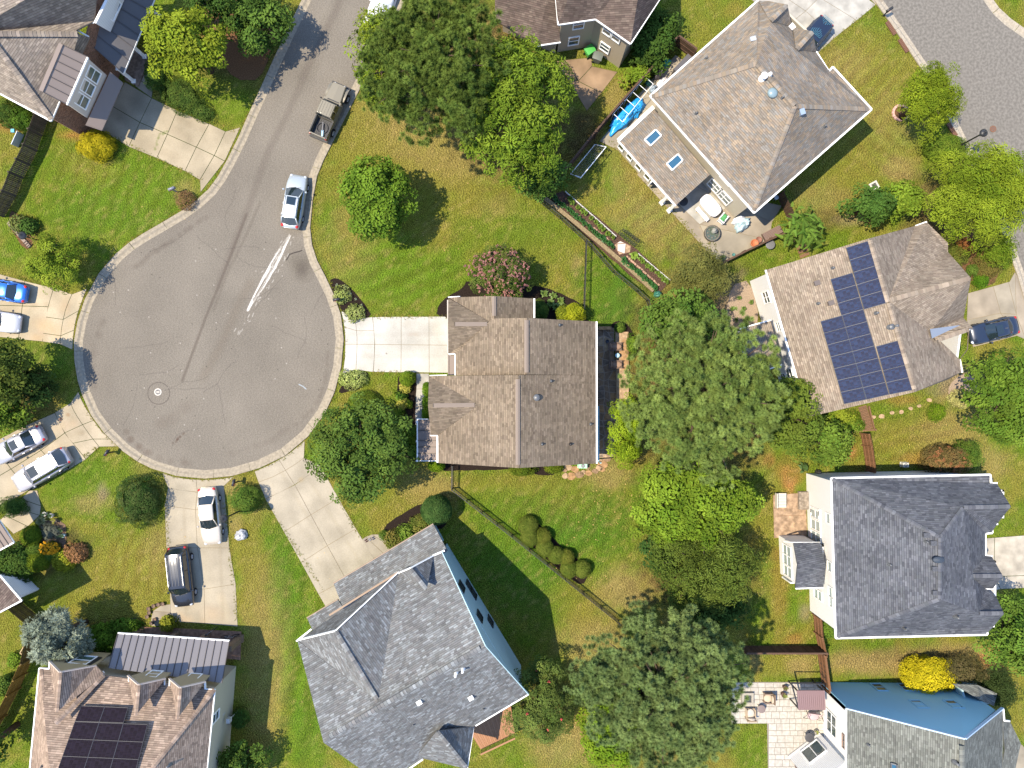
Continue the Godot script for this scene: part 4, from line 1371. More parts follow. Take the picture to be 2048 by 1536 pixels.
	bed("mulch_bed", [[796, 745], [834, 747], [830, 850], [836, 920], [830, 925], [800, 900], [792, 850], [795, 790]], mulch)
	bed("mulch_bed", [[874, 632], [876, 610], [895, 594], [925, 575], [935, 560], [1060, 570], [1090, 575], [1130, 590], [1165, 610], [1170, 640], [1190, 645], [1190, 655], [896, 655], [896, 634]], mulch)
	bed("mulch_bed", [[860, 915], [1110, 930], [1130, 938], [1100, 952], [1070, 950], [1045, 938], [900, 942], [868, 938]], mulch)
	bed("mulch_bed", [[1220, 655], [1226, 645], [1240, 642], [1258, 650], [1272, 680], [1276, 705], [1260, 712], [1240, 662]], mulch)
	bed("mulch_bed", [[765, 1062], [775, 1045], [850, 1002], [870, 1010], [900, 1030], [890, 1055], [860, 1060], [790, 1090], [770, 1080]], mulch)
	bed("mulch_bed", [[1035, 1058], [1040, 1040], [1060, 1035], [1080, 1050], [1110, 1080], [1150, 1115], [1176, 1130], [1176, 1150], [1165, 1172], [1130, 1150], [1060, 1090]], mulch)
	bed("soil_bed", [[1088, 400], [1110, 388], [1130, 380], [1340, 555], [1330, 575], [1308, 592]], worn(lin(0.15, 0.09, 0.065), 1.0, noise_tex(74, 0.1, 0.4, 256, 3), 3.0))
	bed("pale_soil_bed", [[1462, 570], [1500, 560], [1520, 640], [1495, 680], [1460, 690], [1450, 640]], pale)
	bed("pale_soil_bed", [[1895, 780], [1905, 760], [1930, 745], [1955, 760], [1945, 810], [1925, 818], [1900, 805]], pale)
	bed("straw_bed", [[20, 420], [40, 430], [70, 465], [68, 490], [50, 500], [18, 455]], straw)
	bed("straw_bed", [[410, 0], [560, 0], [545, 100], [520, 160], [470, 160], [430, 110]], straw)
	bed("straw_bed", [[1908, 440], [1990, 440], [2000, 540], [1985, 572], [1945, 570], [1910, 510]], straw)
	bed("straw_bed", [[75, 1040], [130, 1040], [135, 1085], [110, 1130], [60, 1130]], worn(lin(0.3, 0.2, 0.13), 1.0, noise_tex(75, 0.1, 0.4, 256, 3), 3.0))
	# flagstone terrace of the middle house
	for c in [[0.30, 0.20, 0.12], [0.44, 0.31, 0.19], [0.25, 0.17, 0.11], [0.40, 0.24, 0.12], [0.21, 0.16, 0.12]]:
		flag_mats.append(worn(lin(c[0], c[1], c[2]), 0.85, noise_tex(80 + flag_mats.size(), 0.02, 0.7, 256, 4), 2.0))
	stones("terrace", "flagstone terrace along the back of the taupe-roofed middle house", [[1186, 655], [1228, 655], [1228, 708], [1238, 815], [1238, 900], [1222, 915], [1186, 915]], 0.62, 0.05, flag_mats, plain(lin(0.30, 0.24, 0.19), 1.0))
	stones("terrace", "raised flagstone border with two armchairs at the terrace edge", [[1230, 664], [1256, 664], [1257, 806], [1232, 812]], 0.8, 0.28, [flag_mats[1], flag_mats[3]], plain(lin(0.3, 0.2, 0.12), 1.0))
	stones("garden_steps", "pale flat stones at the gate between the two vegetable beds", [[1228, 490], [1240, 482], [1262, 492], [1260, 505], [1238, 510]], 0.7, 0.1, [flag_mats[1], concrete_pale], plain(lin(0.2, 0.12, 0.08), 1.0))
	# stepping stones on the grass
	var ss := [[1130, 952, 7], [1143, 952, 9], [1158, 950, 8], [1166, 945, 6], [1176, 946, 7], [1190, 942, 6], [1198, 936, 7], [1206, 928, 9], [1212, 917, 8], [1136, 935, 7], [1150, 938, 8], [1175, 934, 6], [1196, 922, 7], [1205, 940, 5], [1130, 940, 5]]
	for i in ss.size():
		stone("stepping_stone", "tan stepping stone in the grass below the middle house terrace", ss[i][0], ss[i][1], ss[i][2], flag_mats[[1, 3, 0][i % 3]], "stepping stones below the terrace")
	var s2 := [[1747, 834, 4], [1763, 833, 5], [1784, 826, 4.5], [1802, 824, 4.5], [1821, 817, 4], [1838, 812, 4], [1858, 800, 5]]
	for i in s2.size():
		stone("stepping_stone", "round stepping stone in the grass below the solar-panelled roof", s2[i][0], s2[i][1], s2[i][2], flag_mats[1], "stepping stones below the solar-panelled house")
	# pavers of the lower right patio
	var o := Node3D.new()
	o.name = numbered("paver_patio"); add_child(o)
	o.set_meta("kind", "structure"); o.set_meta("label", "cream paver patio with furniture beside the blue house")
	var bm := M.new()
	bm.sheet(drop(ats([[1462, 1364], [1655, 1364], [1655, 1545], [1536, 1545], [1534, 1446], [1462, 1446]]), 0.012), 0.0)
	part("joint_bed", bm, plain(lin(0.2, 0.18, 0.15), 1.0), o)
	rng.seed = 31
	var pm := []
	for k in [1.0, 0.94, 1.05]: pm.append(worn(lin(0.43 * k, 0.40 * k, 0.35 * k), 0.85, noise_tex(90, 0.03, 0.85, 256, 3), 3.0))
	var y := 1365.0
	var r := 0
	while y < 1540:
		var hgt: float = [10.0, 14.0][r % 2]
		var x := 1463.0
		var end := 1534.0 if y > 1446 else 1650.0
		if y > 1446: x = 1537.0; end = 1650.0
		x -= 0.0
		while x < end:
			var w := minf(rng.randf_range(11, 19), end - x)
			if w > 3.0:
				var m := M.new()
				m.sheet(drop(ats([[x + 0.5, y + 0.5], [x + w - 0.5, y + 0.5], [x + w - 0.5, y + hgt - 0.5], [x + 0.5, y + hgt - 0.5]]), 0.034 + rng.randf() * 0.005), 0.03)
				part("paver", m, pm[rng.randi() % 3], o)
			x += w
		y += hgt; r += 1
func stone(called: String, label: String, x: float, y: float, r: float, mt: Material, group: String):
	rng.seed = hash([x, y])
	var o := M.new()
	var ring := []
	var c := at(x, y)
	for i in 9:
		var a := TAU * i / 9
		var q := r * 0.045 * rng.randf_range(0.75, 1.15)
		ring.append(Vector3(c.x + cos(a) * q * 1.15, 0.045, c.z - sin(a) * q * 0.9))
	o.sheet(ring, 0.08, 2.0)
	solo(called, o, mt, label, "stepping stone", group)
# a crazy paving of uneven stones inside a plan polygon
func stones(called: String, label: String, poly: Array, size: float, y: float, mts: Array, joint: Material) -> Node3D:
	var o := Node3D.new()
	o.name = numbered(called); add_child(o)
	o.set_meta("kind", "structure"); o.set_meta("label", label)
	var pl := PackedVector2Array()
	for q in poly:
		var w := at(q[0], q[1])
		pl.append(Vector2(w.x, w.z))
	var ring := []
	for q in pl: ring.append(Vector3(q.x, y - 0.02, q.y))
	var bm := M.new()
	bm.sheet(ring, y + 0.02)
	part("joint_bed", bm, joint, o)
	rng.seed = hash(poly[0])
	var lo := pl[0]
	var hi := pl[0]
	for q in pl: lo = lo.min(q); hi = hi.max(q)
	var nx := int((hi.x - lo.x) / size) + 2
	var nz := int((hi.y - lo.y) / size) + 2
	var g := []
	for j in nz + 1:
		var row := []
		for i in nx + 1: row.append(lo + Vector2(i - 0.5 + rng.randf_range(-0.36, 0.36), j - 0.5 + rng.randf_range(-0.36, 0.36)) * size)
		g.append(row)
	for j in nz:
		for i in nx:
			var q := PackedVector2Array([g[j][i], g[j][i + 1], g[j + 1][i + 1], g[j + 1][i]])
			for piece in Geometry2D.intersect_polygons(q, pl):
				for inn in Geometry2D.offset_polygon(piece, -0.035):
					if inn.size() < 3: continue
					var rr := []
					for v in inn: rr.append(Vector3(v.x, y + 0.008, v.y))
					var m := M.new()
					m.sheet(rr, 0.03, 2.0)
					part("flagstone", m, mts[rng.randi() % mts.size()], o)
	return o

# point of a roof (list of plan faces with heights) seen at plan x, y
func on(faces: Array, x: float, y: float, lift := 0.0) -> Vector3:
	var best := at(x, y, 0.0)
	var got := false
	for f in faces:
		var pl := PackedVector2Array()
		for q in f: pl.append(Vector2(q[0], q[1]))
		var inside := Geometry2D.is_point_in_polygon(Vector2(x, y), pl)
		if not inside: continue
		var p := ats(f)
		var nv := Vector3.ZERO
		for i in p.size(): nv += (p[i] - p[0]).cross(p[(i + 1) % p.size()] - p[0])
		nv = nv.normalized()
		var eye := Vector3(0, CAM_H, 0)
		var d := Vector3((x - 1024) / FOCAL, -1, (y - 768) / FOCAL)
		var t: float = (p[0] - eye).dot(nv) / d.dot(nv)
		var hit: Vector3 = eye + d * t
		if not got or hit.y > best.y: best = hit
		got = true
	return best + Vector3(0, lift, 0)
func pipes(rf: Node3D, faces: Array, list: Array):
	for q in list:
		var p := on(faces, q[0], q[1])
		pipe(rf, q[0], q[1], p.y, q[2], q[3], q[4] if q.size() > 4 else null, q[5] if q.size() > 5 else false)
func skylight(rf: Node3D, faces: Array, q: Array, frame_m: Material, glass: Material):
	var p := []
	for c in q: p.append(on(faces, c[0], c[1], 0.05))
	var m := M.new()
	for i in 4: m.beam(p[i] + Vector3(0, 0.03, 0), p[(i + 1) % 4] + Vector3(0, 0.03, 0), 0.1, 0.16)
	part("skylight_frame", m, frame_m, rf)
	m = M.new()
	m.sheet([p[0] + Vector3(0, 0.06, 0), p[1] + Vector3(0, 0.06, 0), p[2] + Vector3(0, 0.06, 0), p[3] + Vector3(0, 0.06, 0)], 0.03)
	part("skylight_pane", m, glass, rf)
func solar(o: Node3D, faces: Array, a: Array, b: Array, c: Array, d: Array, n: int, mt: Material, fr: Material, across := 1):
	# a-b top edge, d-c bottom edge (plan points); n panels down, some across
	for j in n:
		for i in across:
			var p := []
			for k in [[i, j], [i + 1, j], [i + 1, j + 1], [i, j + 1]]:
				var u: float = k[0] / float(across)
				var v: float = k[1] / float(n)
				var t := Vector2(a[0], a[1]).lerp(Vector2(b[0], b[1]), u)
				var w := Vector2(d[0], d[1]).lerp(Vector2(c[0], c[1]), u)
				var q := t.lerp(w, v)
				p.append(on(faces, q.x, q.y, 0.13))
			var cc: Vector3 = (p[0] + p[1] + p[2] + p[3]) * 0.25
			for k in 4: p[k] = p[k] + (cc - p[k]).normalized() * 0.009
			var m := M.new()
			if (p[1] - p[0]).cross(p[3] - p[0]).y > 0: m.quad(p[0], p[1], p[2], p[3])
			else: m.quad(p[0], p[3], p[2], p[1], Vector2.ZERO, Vector2.DOWN, Vector2.ONE, Vector2.RIGHT)
			var panel := part("solar_panel", m, mt, o)
			m = M.new()
			for k in 4: m.beam(p[k] - Vector3(0, 0.015, 0), p[(k + 1) % 4] - Vector3(0, 0.015, 0), 0.035, 0.05)
			part("panel_frame", m, fr, panel)
func wall_plate(o: Node3D, pts: Array, mt: Material, thick := 0.12, called := "wall", away := Vector3.ZERO) -> Array:
	var p := ats(pts)
	var m := M.new()
	var nv := Vector3.ZERO
	for i in p.size(): nv += (p[i] - p[0]).cross(p[(i + 1) % p.size()] - p[0])
	var c := Vector3.ZERO
	for q in p: c += q
	c /= p.size()
	# the camera side of a wall is its outer side
	if nv.dot(Vector3(0, CAM_H, 0) - c) < 0: p.reverse()
	m.plate(p, thick, 1.0)
	part(called, m, mt, o)
	return p
func plate_window(o: Node3D, pts: Array, x: float, y: float, w: float, hh: float, fm: Material, opt := {}):
	var p := on([pts], x, y)
	var q := ats(pts)
	var nv := Vector3.ZERO
	for i in q.size(): nv += (q[i] - q[0]).cross(q[(i + 1) % q.size()] - q[0])
	nv = nv.normalized()
	if nv.dot(Vector3(0, CAM_H, 0) - p) < 0: nv = -nv
	nv.y = 0
	pane_set(o, p, nv.normalized(), w, hh, fm, opt)

func houses():
	var white := plain(lin(0.78, 0.78, 0.76), 0.55)
	var white_sid := siding(lin(0.80, 0.80, 0.79))
	var cream_sid := siding(lin(0.50, 0.45, 0.35))
	var tan_sid := siding(lin(0.36, 0.29, 0.17))
	var blue_sid := siding(lin(0.27, 0.55, 0.71))
	var slate_sid := siding(lin(0.42, 0.61, 0.67))
	var mid_taupe := plain(lin(0.20, 0.165, 0.145), 0.85)
	var seam_dark := plain(lin(0.06, 0.05, 0.045), 0.6)
	var brown_trim := plain(lin(0.24, 0.17, 0.12), 0.6)
	var brick := bricks()
	var sky_glass := plain(lin(0.025, 0.085, 0.15), 0.1)
	var taupe := shingles([Color(0.440, 0.395, 0.341), Color(0.468, 0.419, 0.360), Color(0.412, 0.368, 0.316), Color(0.451, 0.405, 0.346), Color(0.476, 0.428, 0.370)], 11, 0.70)
	var tan_pink := shingles([Color(0.491, 0.448, 0.401), Color(0.473, 0.443, 0.405), Color(0.453, 0.423, 0.386), Color(0.510, 0.458, 0.395), Color(0.463, 0.448, 0.425)], 12, 0.74)
	var light_tan := shingles([Color(0.517, 0.470, 0.414), Color(0.492, 0.445, 0.392), Color(0.531, 0.486, 0.432), Color(0.470, 0.423, 0.375)], 13, 0.72)
	var dark_grey := shingles([Color(0.315, 0.324, 0.347), Color(0.341, 0.350, 0.372), Color(0.289, 0.298, 0.321), Color(0.359, 0.367, 0.387), Color(0.324, 0.334, 0.352)], 14, 0.70)
	var mid_grey := shingles([Color(0.404, 0.410, 0.413), Color(0.432, 0.442, 0.445), Color(0.376, 0.378, 0.379), Color(0.478, 0.492, 0.498), Color(0.392, 0.394, 0.392), Color(0.417, 0.416, 0.413)], 15, 0.72)
	var pale_grey := shingles([Color(0.398, 0.406, 0.387), Color(0.418, 0.427, 0.407), Color(0.369, 0.376, 0.360), Color(0.437, 0.446, 0.426)], 16, 0.68)
	var umber := shingles([Color(0.376, 0.329, 0.304), Color(0.351, 0.308, 0.286), Color(0.396, 0.353, 0.324), Color(0.334, 0.294, 0.271)], 17, 0.68)
	var weathered := shingles([Color(0.515, 0.475, 0.43), Color(0.49, 0.45, 0.41), Color(0.545, 0.505, 0.46), Color(0.47, 0.435, 0.40)], 19, 0.70)
	var rosy := shingles([Color(0.568, 0.496, 0.438), Color(0.532, 0.467, 0.412), Color(0.602, 0.530, 0.470), Color(0.503, 0.438, 0.388)], 18, 0.58)
	house_middle(taupe, white, mid_taupe, seam_dark, white_sid)
	# ---- grey-roofed house at the bottom
	var o := thing("house", "two-storey house with mottled mid-grey shingles and pale blue side wall", "house", at(830, 1290))
	var back := o.position
	o.position = Vector3.ZERO
	var f := [[[647, 1485, 10.2], [595, 1281, 5.8], [756, 1404, 9.7], [797, 1145, 5.8], [884, 1104, 5.8], [971, 1292, 10.2]],
		[[671, 1262, 9.4], [595, 1280, 5.8], [756, 1404, 9.7]], [[671, 1262, 9.4], [756, 1404, 9.7], [797, 1145, 5.8]],
		[[647, 1485, 10.2], [971, 1292, 10.2], [1057, 1388, 5.8], [951, 1451, 5.8], [763, 1568, 5.8]]]
	var rf := roof(o, f, mid_grey)
	var low := [[[667, 1167, 3.2], [866.5, 1048, 3.2], [895, 1102, 4.7], [690, 1226, 4.7]], [[614, 1236, 3.2], [676, 1199, 3.2], [692, 1226, 4.6], [628, 1266, 4.6]]]
	roof(o, low, mid_grey, "porch_roof")
	var bayf := [[[873, 1463, 8.2], [897, 1491, 8.2], [934, 1538, 5.6], [948, 1453, 5.7]], [[873, 1463, 8.2], [836, 1510, 6.2], [846, 1517, 5.6], [934, 1538, 5.6], [897, 1491, 8.2]]]
	roof(o, bayf, mid_grey, "bay_roof")
	var smallf := [[[820, 1137, 7.7], [853, 1180, 8.1], [867, 1112, 5.8]], [[820, 1137, 7.7], [798, 1146, 5.8], [853, 1180, 8.1]]]
	roof(o, smallf, mid_grey, "gable_roof")
	caps(rf, [[[653, 1477, 10.25], [960, 1296, 10.25]], [[672, 1264, 9.45], [753, 1398, 9.72]], [[821, 1139, 7.75], [852, 1178, 8.1]], [[874, 1464, 8.25], [897, 1491, 8.25]], [[897, 1491, 8.25], [933, 1536, 5.65]], [[947, 1454, 5.75], [905, 1482, 7.6]]], mid_grey, 0.34)
	trim(o, [[667, 1167, 3.15], [866.5, 1048, 3.15]], 0.13, 0.13, brown_trim); trim(o, [[614, 1236, 3.15], [676, 1199, 3.15]], 0.13, 0.13, brown_trim)
	trim(o, [[593, 1282, 5.75], [623, 1258, 5.75]], 0.13, 0.13, white); trim(o, [[659, 1230, 5.75], [797, 1144, 5.75]], 0.15, 0.14, brown_trim)
	trim(o, [[595, 1280, 5.85], [671, 1261, 9.45], [797, 1144, 5.85]], 0.08, 0.24, white, "fascia"); trim(o, [[798, 1145, 5.8], [820, 1136, 7.72], [867, 1111, 5.8]], 0.08, 0.22, white, "fascia")
	trim(o, [[866, 1111, 5.75], [889, 1101, 5.75]], 0.14, 0.14, white); trim(o, [[951, 1451, 5.75], [1057, 1388, 5.75]], 0.12, 0.13, white); trim(o, [[947, 1454, 5.6], [934, 1540, 5.5]], 0.12, 0.12, white); trim(o, [[817, 1538, 5.7], [846, 1518, 5.55]], 0.12, 0.12, white)
	trim(o, [[884, 1103, 5.8], [971, 1291, 10.2], [1057, 1388, 5.8]], 0.06, 0.2, slate_sid, "fascia")
	var gw := [[890, 1066, 0], [1043, 1332, 0], [1053, 1387, 5.6], [969, 1292, 10.0], [882, 1106, 5.6]]
	# main walls
	var ring := walls(o, [[598, 1284], [884, 1106], [1055, 1388], [763, 1564]], 5.7, 0.34, slate_sid)
	walls(o, [[669, 1168], [865, 1051], [890, 1098], [692, 1222]], 3.1, 0.3, slate_sid)
	var r2 := ats([[884, 1106, 5.7], [1055, 1388, 5.7], [970, 1292, 10.0]])
	var inn: Vector3 = (r2[1] - r2[0]).cross(Vector3.UP).normalized() * 0.36
	if inn.dot(Vector3(-1, 0, 0)) < 0: inn = -inn
	var gm := M.new()
	var gp := [r2[1] + inn, r2[0] + inn, r2[2] + inn]
	if (gp[1] - gp[0]).cross(gp[2] - gp[0]).x < 0: gp.reverse()
	gm.plate(gp, 0.15)
	part("gable_wall", gm, slate_sid, o)
	var pent := ats([[596, 1280, 5.75], [797, 1145, 5.75], [671, 1262, 9.3]])
	pent.reverse()
	var pentm := M.new()
	pentm.plate(pent, 0.1, 10.24)
	part("pent_roof", pentm, mid_grey, o)
	for s in [[[798, 1146, 5.75], [867, 1112, 5.75], [820, 1137, 7.6]], [[598, 1284, 5.7], [763, 1564, 5.7], [650, 1482, 10.0]]]:
		wall_plate(o, s, white_sid if s[0][0] > 700 else slate_sid, 0.1, "gable_wall")
	var darkg := {"glass": plain(lin(0.012, 0.02, 0.022), 0.08)}
	window(o, ring, 925, 1172, 4.4, 0.9, 1.5, black_trim, darkg); window(o, ring, 943, 1168, 1.6, 0.9, 1.5, black_trim, darkg); window(o, ring, 953, 1184, 1.6, 0.9, 1.5, black_trim, darkg)
	window(o, ring, 962, 1231, 4.4, 0.9, 1.5, black_trim, darkg); window(o, ring, 985, 1240, 1.6, 0.9, 1.5, black_trim, darkg)
	pipes(rf, f, [[912, 1345, 0.75, 0.09, white], [926, 1337, 0.75, 0.09, white], [827, 1448, 0.3, 0.05], [967, 1417, 0.3, 0.05]])
	for q in [[839, 1403], [942, 1394]]: box_vent(rf, q[0], q[1], on(f, q[0], q[1]).y, Vector3(0.35, 0.22, 0.3), white, 0.5)
	# ---- dark grey hip roof on the right
	o = thing("house", "white house with a dark slate-grey hip roof and white rear wall of windows", "house")
	f = [[[1664, 957, 6], [1673, 1275, 6], [1880, 1199, 9.7], [1881, 1076, 9.7]], [[1664, 957, 6], [1881, 1076, 9.7], [1926, 1015, 8.3], [1978, 966, 6], [1980, 950, 6]],
		[[1881, 1076, 9.7], [1926, 1015, 8.3], [1984, 1064, 6], [1971, 1067, 6], [1971, 1111, 6], [1940, 1152, 7.5], [1971, 1177, 6], [1958, 1227, 7.8], [1880, 1199, 9.7]],
		[[1926, 1015, 8.3], [2022, 1013, 8.3], [1994, 967, 6], [1978, 966, 6]], [[1926, 1015, 8.3], [1984, 1064, 6.05], [1995, 1047, 6], [2022, 1013, 8.3]],
		[[1940, 1152, 7.5], [2006, 1152, 7.5], [1983, 1112, 6], [1971, 1111, 6]], [[1940, 1152, 7.5], [1971, 1177, 6], [1985, 1178, 6], [2006, 1152, 7.5]],
		[[1958, 1227, 7.8], [2008, 1227, 7.8], [1992, 1192, 6], [1971, 1177, 6]], [[1880, 1199, 9.7], [1958, 1227, 7.8], [2008, 1227, 7.8], [1988, 1252, 6.1], [1973, 1268, 6], [1673, 1275, 6]]]
	rf = roof(o, f, dark_grey)
	caps(rf, [[[1665, 958, 6.05], [1880, 1075, 9.7]], [[1881, 1076, 9.75], [1880, 1198, 9.75]], [[1675, 1274, 6.05], [1879, 1199, 9.7]], [[1928, 1015, 8.35], [2020, 1013, 8.35]], [[1960, 1227, 7.85], [2006, 1227, 7.85]], [[1942, 1152, 7.55], [2004, 1152, 7.55]], [[1881, 1076, 9.72], [1926, 1016, 8.34]]], dark_grey, 0.32)
	trim(o, [[1662, 956, 5.95], [1980, 949, 5.95], [1982, 967, 5.95], [1994, 966, 5.95]], 0.14, 0.14, white); trim(o, [[1662, 956, 5.95], [1671, 1276, 5.95]], 0.12, 0.14, white); trim(o, [[1671, 1276, 5.95], [1974, 1269, 5.95], [1974, 1253, 5.95], [1988, 1252, 5.95]], 0.14, 0.14, white)
	trim(o, [[1995, 1048, 5.95], [1984, 1048, 5.95], [1984, 1066, 5.95], [1970, 1067, 5.95], [1971, 1111, 5.95], [1984, 1112, 5.95]], 0.13, 0.14, white); trim(o, [[1986, 1177, 5.95], [1971, 1177, 5.95], [1971, 1187, 5.95]], 0.13, 0.14, white)
	ring = walls(o, [[1664, 957], [1978, 950], [1978, 1267], [1673, 1275]], 5.9, 0.32, white_sid)
	walls(o, [[1960, 970], [2018, 970], [2018, 1046], [1960, 1046]], 5.6, 0.4, white_sid)
	walls(o, [[1960, 1112], [2002, 1112], [2002, 1250], [1960, 1250]], 5.6, 0.4, white_sid)
	var paleg := {"glass": plain(lin(0.30, 0.36, 0.36), 0.12)}
	for q in [[1622, 1026, 1.7], [1631, 1028, 1.7]]: window(o, ring, q[0] + 4, q[1], 1.7, 0.85, 1.7, white, paleg)
	for y in [1026.0, 1050.0, 1073.0]: window(o, ring, 1628, y, 1.8, 0.95, 2.0, white, paleg)
	for y in [1038.0, 1135.0]: window(o, ring, 1657, y, 4.7, 0.9, 1.5, white, paleg)
	window(o, ring, 1635, 1189, 1.9, 0.9, 1.6, white, paleg); window(o, ring, 1662, 1186, 4.7, 0.9, 1.4, white, paleg); window(o, ring, 1662, 1206, 4.7, 0.9, 1.2, white, paleg)
	var bf := [[[1587, 1085, 3.9], [1640, 1085, 4.3], [1651, 1129, 5.1], [1595, 1130, 5.0]], [[1595, 1130, 5.0], [1651, 1129, 5.1], [1647, 1174, 4.3], [1591, 1176, 3.9]]]
	roof(o, bf, dark_grey, "sunroom_roof")
	trim(o, [[1568, 1083, 2.3], [1587, 1085, 3.85], [1640, 1085, 4.2]], 0.1, 0.13, white, "fascia"); trim(o, [[1591, 1177, 3.85], [1647, 1175, 4.2]], 0.1, 0.13, white, "fascia")
	var br := walls(o, [[1588, 1087], [1650, 1087], [1650, 1174], [1592, 1174]], 3.8, 0.12, white_sid)
	for y in [1100.0, 1120.0, 1142.0]: window(o, br, 1582, y, 1.9, 0.95, 1.9, white, paleg)
	for y in [1164.0]: window(o, br, 1582, y, 1.9, 0.9, 1.9, white, paleg)
	pipes(rf, f, [[1898, 1015, 0.3, 0.06], [1852, 1083, 0.3, 0.06], [1779, 1129, 0.3, 0.07], [1913, 1234, 0.35, 0.08], [1810, 1258, 0.25, 0.05]])
	for q in [[1852, 1070], [1866, 1086], [1869, 1137], [1870, 1185]]:
		var p := on(f, q[0], q[1])
		box_vent(rf, q[0], q[1], p.y, Vector3(0.42, 0.12, 0.32), dark_grey, 0.0)
	var dm := M.new(); dm.g = 0
	dm.lathe(on(f, 1873, 1118), [[0.2, -0.2], [0.2, 0.15], [0.34, 0.2], [0.3, 0.34], [0.001, 0.42]], 12, 1.4, 0.8)
	part("roof_vent", dm, plain(lin(0.03, 0.042, 0.06), 0.7), rf)
	# ---- blue gabled house, lower right
	o = thing("house", "house with a bright blue gable wall and pale grey shingles", "house")
	f = [[[1693, 1417, 5], [1930, 1478, 10.2], [1924, 1580, 10.2], [1693, 1580, 5]], [[1930, 1478, 10.2], [2005, 1417, 5], [2007, 1441, 5], [2004, 1580, 5], [1924, 1580, 10.2]]]
	rf = roof(o, f, pale_grey)
	roof(o, [[[2005, 1440, 4.9], [2019, 1441, 4.2], [2042, 1487, 4.2], [2010, 1500, 4.9]], [[2042, 1487, 4.2], [2010, 1500, 4.9], [2000, 1560, 4.9], [2026, 1560, 4.2]]], pale_grey, "porch_roof")
	caps(rf, [[[1924.5, 1492, 10.3], [1924, 1570, 10.3]]], pale_grey, 0.4)
	trim(o, [[1692, 1416, 5], [1930, 1477, 10.2], [2005, 1416, 5]], 0.1, 0.22, plain(lin(0.35, 0.47, 0.6), 0.6), "fascia"); trim(o, [[1692, 1418, 4.95], [1692, 1570, 4.95]], 0.14, 0.14, white); trim(o, [[2006, 1417, 4.95], [2008, 1441, 4.95], [2019, 1442, 4.4]], 0.12, 0.12, white)
	walls(o, [[1693, 1420], [2000, 1420], [2000, 1590], [1693, 1590]], 4.95, 0.25, white_sid)
	var gwall := [[1641, 1364, 0], [1911, 1367, 0], [1991, 1420, 5], [1928, 1474, 10.05], [1697, 1417, 5]]
	wall_plate(o, gwall, blue_sid, 0.06, "gable_wall")
	var amber := {"glass": plain(lin(0.10, 0.09, 0.06), 0.06)}
	for q in [[1758, 1375], [1812, 1375], [1837, 1376], [1838, 1409], [1907, 1409]]: plate_window(o, gwall, q[0], q[1], 1.0, 1.5, blue_sid, amber)
	roof(o, [[[1905, 1368, 2.9], [1955, 1370, 2.9], [1994, 1387, 2.9], [1988, 1412, 2.9], [1960, 1400, 3.6]]], pale_grey, "side_roof", 0.12)
	var ledge := plain(lin(0.22, 0.33, 0.43), 0.6)
	walls(o, [[1918, 1372], [1952, 1373], [1990, 1388], [1986, 1410], [1930, 1412]], 2.8, 0.1, slate_sid)
	var lw := shrink([[1693, 1420], [2000, 1420], [2000, 1590], [1693, 1590]], 4.95, 0.25)
	window(o, lw, 1652, 1447, 1.7, 1.9, 2.0, white, {"nx": 2, "glass": pane_m})
	window(o, lw, 1689, 1485, 4.2, 1.2, 0.9, plain(lin(0.25, 0.17, 0.14), 0.7), {"nx": 2, "ny": 2})
	var bwall := [[1577, 1513, 0], [1639, 1466, 0], [1691, 1525, 4.9], [1626, 1576, 4.9]]
	wall_plate(o, bwall, white_sid, 0.2, "bay_wall")
	plate_window(o, bwall, 1627, 1503, 1.9, 2.0, white, {"nx": 2, "ny": 1})
	var pp := ats([[1577, 1513], [1639, 1466]])
	dm = M.new(); dm.beam(pp[0] + Vector3(-0.05, 0.1, -0.05), pp[1] + Vector3(-0.05, 0.1, -0.05), 0.2, 0.2); part("plinth", dm, plain(lin(0.4, 0.39, 0.37), 0.8), o)
	pipes(rf, f, [[1736, 1489, 0.3, 0.06], [1911, 1525, 0.4, 0.1]])
	skylight(rf, f, [[1781, 1525], [1792, 1528], [1792, 1541], [1781, 1541]], lead, sky_glass)
	house_dormers(rosy, white, cream_sid, tan_sid, seam_dark)
	house_solar(light_tan, white, white_sid)
	house_big_tan(tan_pink, white, cream_sid, sky_glass)
	# ---- brick-fronted corner house, top left
	o = thing("house", "brick-fronted corner house with a taupe metal dormer roof and grey-brown shingles", "house")
	f = [[[-26, 67, 9.1], [0, 104, 8.4], [103, 241, 5.6], [-60, 155, 5.6], [-60, 67, 9.1]], [[-26, 67, 9.1], [158, 68, 6.7], [178, 74, 5.6], [119, 203, 5.6], [103, 241, 5.6], [0, 104, 8.4]], [[-26, 67, 9.1], [-60, 67, 9.1], [-60, -120, 10.5], [196, -90, 10.5], [188, 42, 5.7], [152, 60, 6.4], [158, 68, 6.7]]]
	rf = roof(o, f, weathered)
	caps(rf, [[[-20, 67, 9.15], [155, 68, 6.8]], [[-24, 70, 9.15], [102, 239, 5.65]]], weathered, 0.45)
	trim(o, [[-40, 166, 5.55], [102, 242, 5.55], [119, 203, 5.55]], 0.14, 0.14, white); trim(o, [[134, 210, 6.7], [176, 115, 6.7]], 0.12, 0.14, white); trim(o, [[178, 74, 5.55], [152, 59, 5.9], [160, 36, 5.9], [188, 46, 5.6]], 0.12, 0.14, white)
	seamed(o, "dormer_roof_sheet", [[134, 209, 6.7], [176, 114, 6.7], [126, 90, 7.7], [86, 184, 7.7]], 6, mid_taupe, seam_dark)
	trim(o, [[82, 182, 7.75], [122, 88, 7.75]], 0.35, 0.06, mid_taupe, "ridge_flashing")
	walls(o, [[-60, 150], [100, 238], [119, 203], [176, 78], [186, 42], [220, -60], [-60, -60]], 5.5, 0.15, brick)
	var dw := [[136, 209, 6.6], [175, 116, 6.6], [214, 151, 3.2], [175, 236, 3.2]]
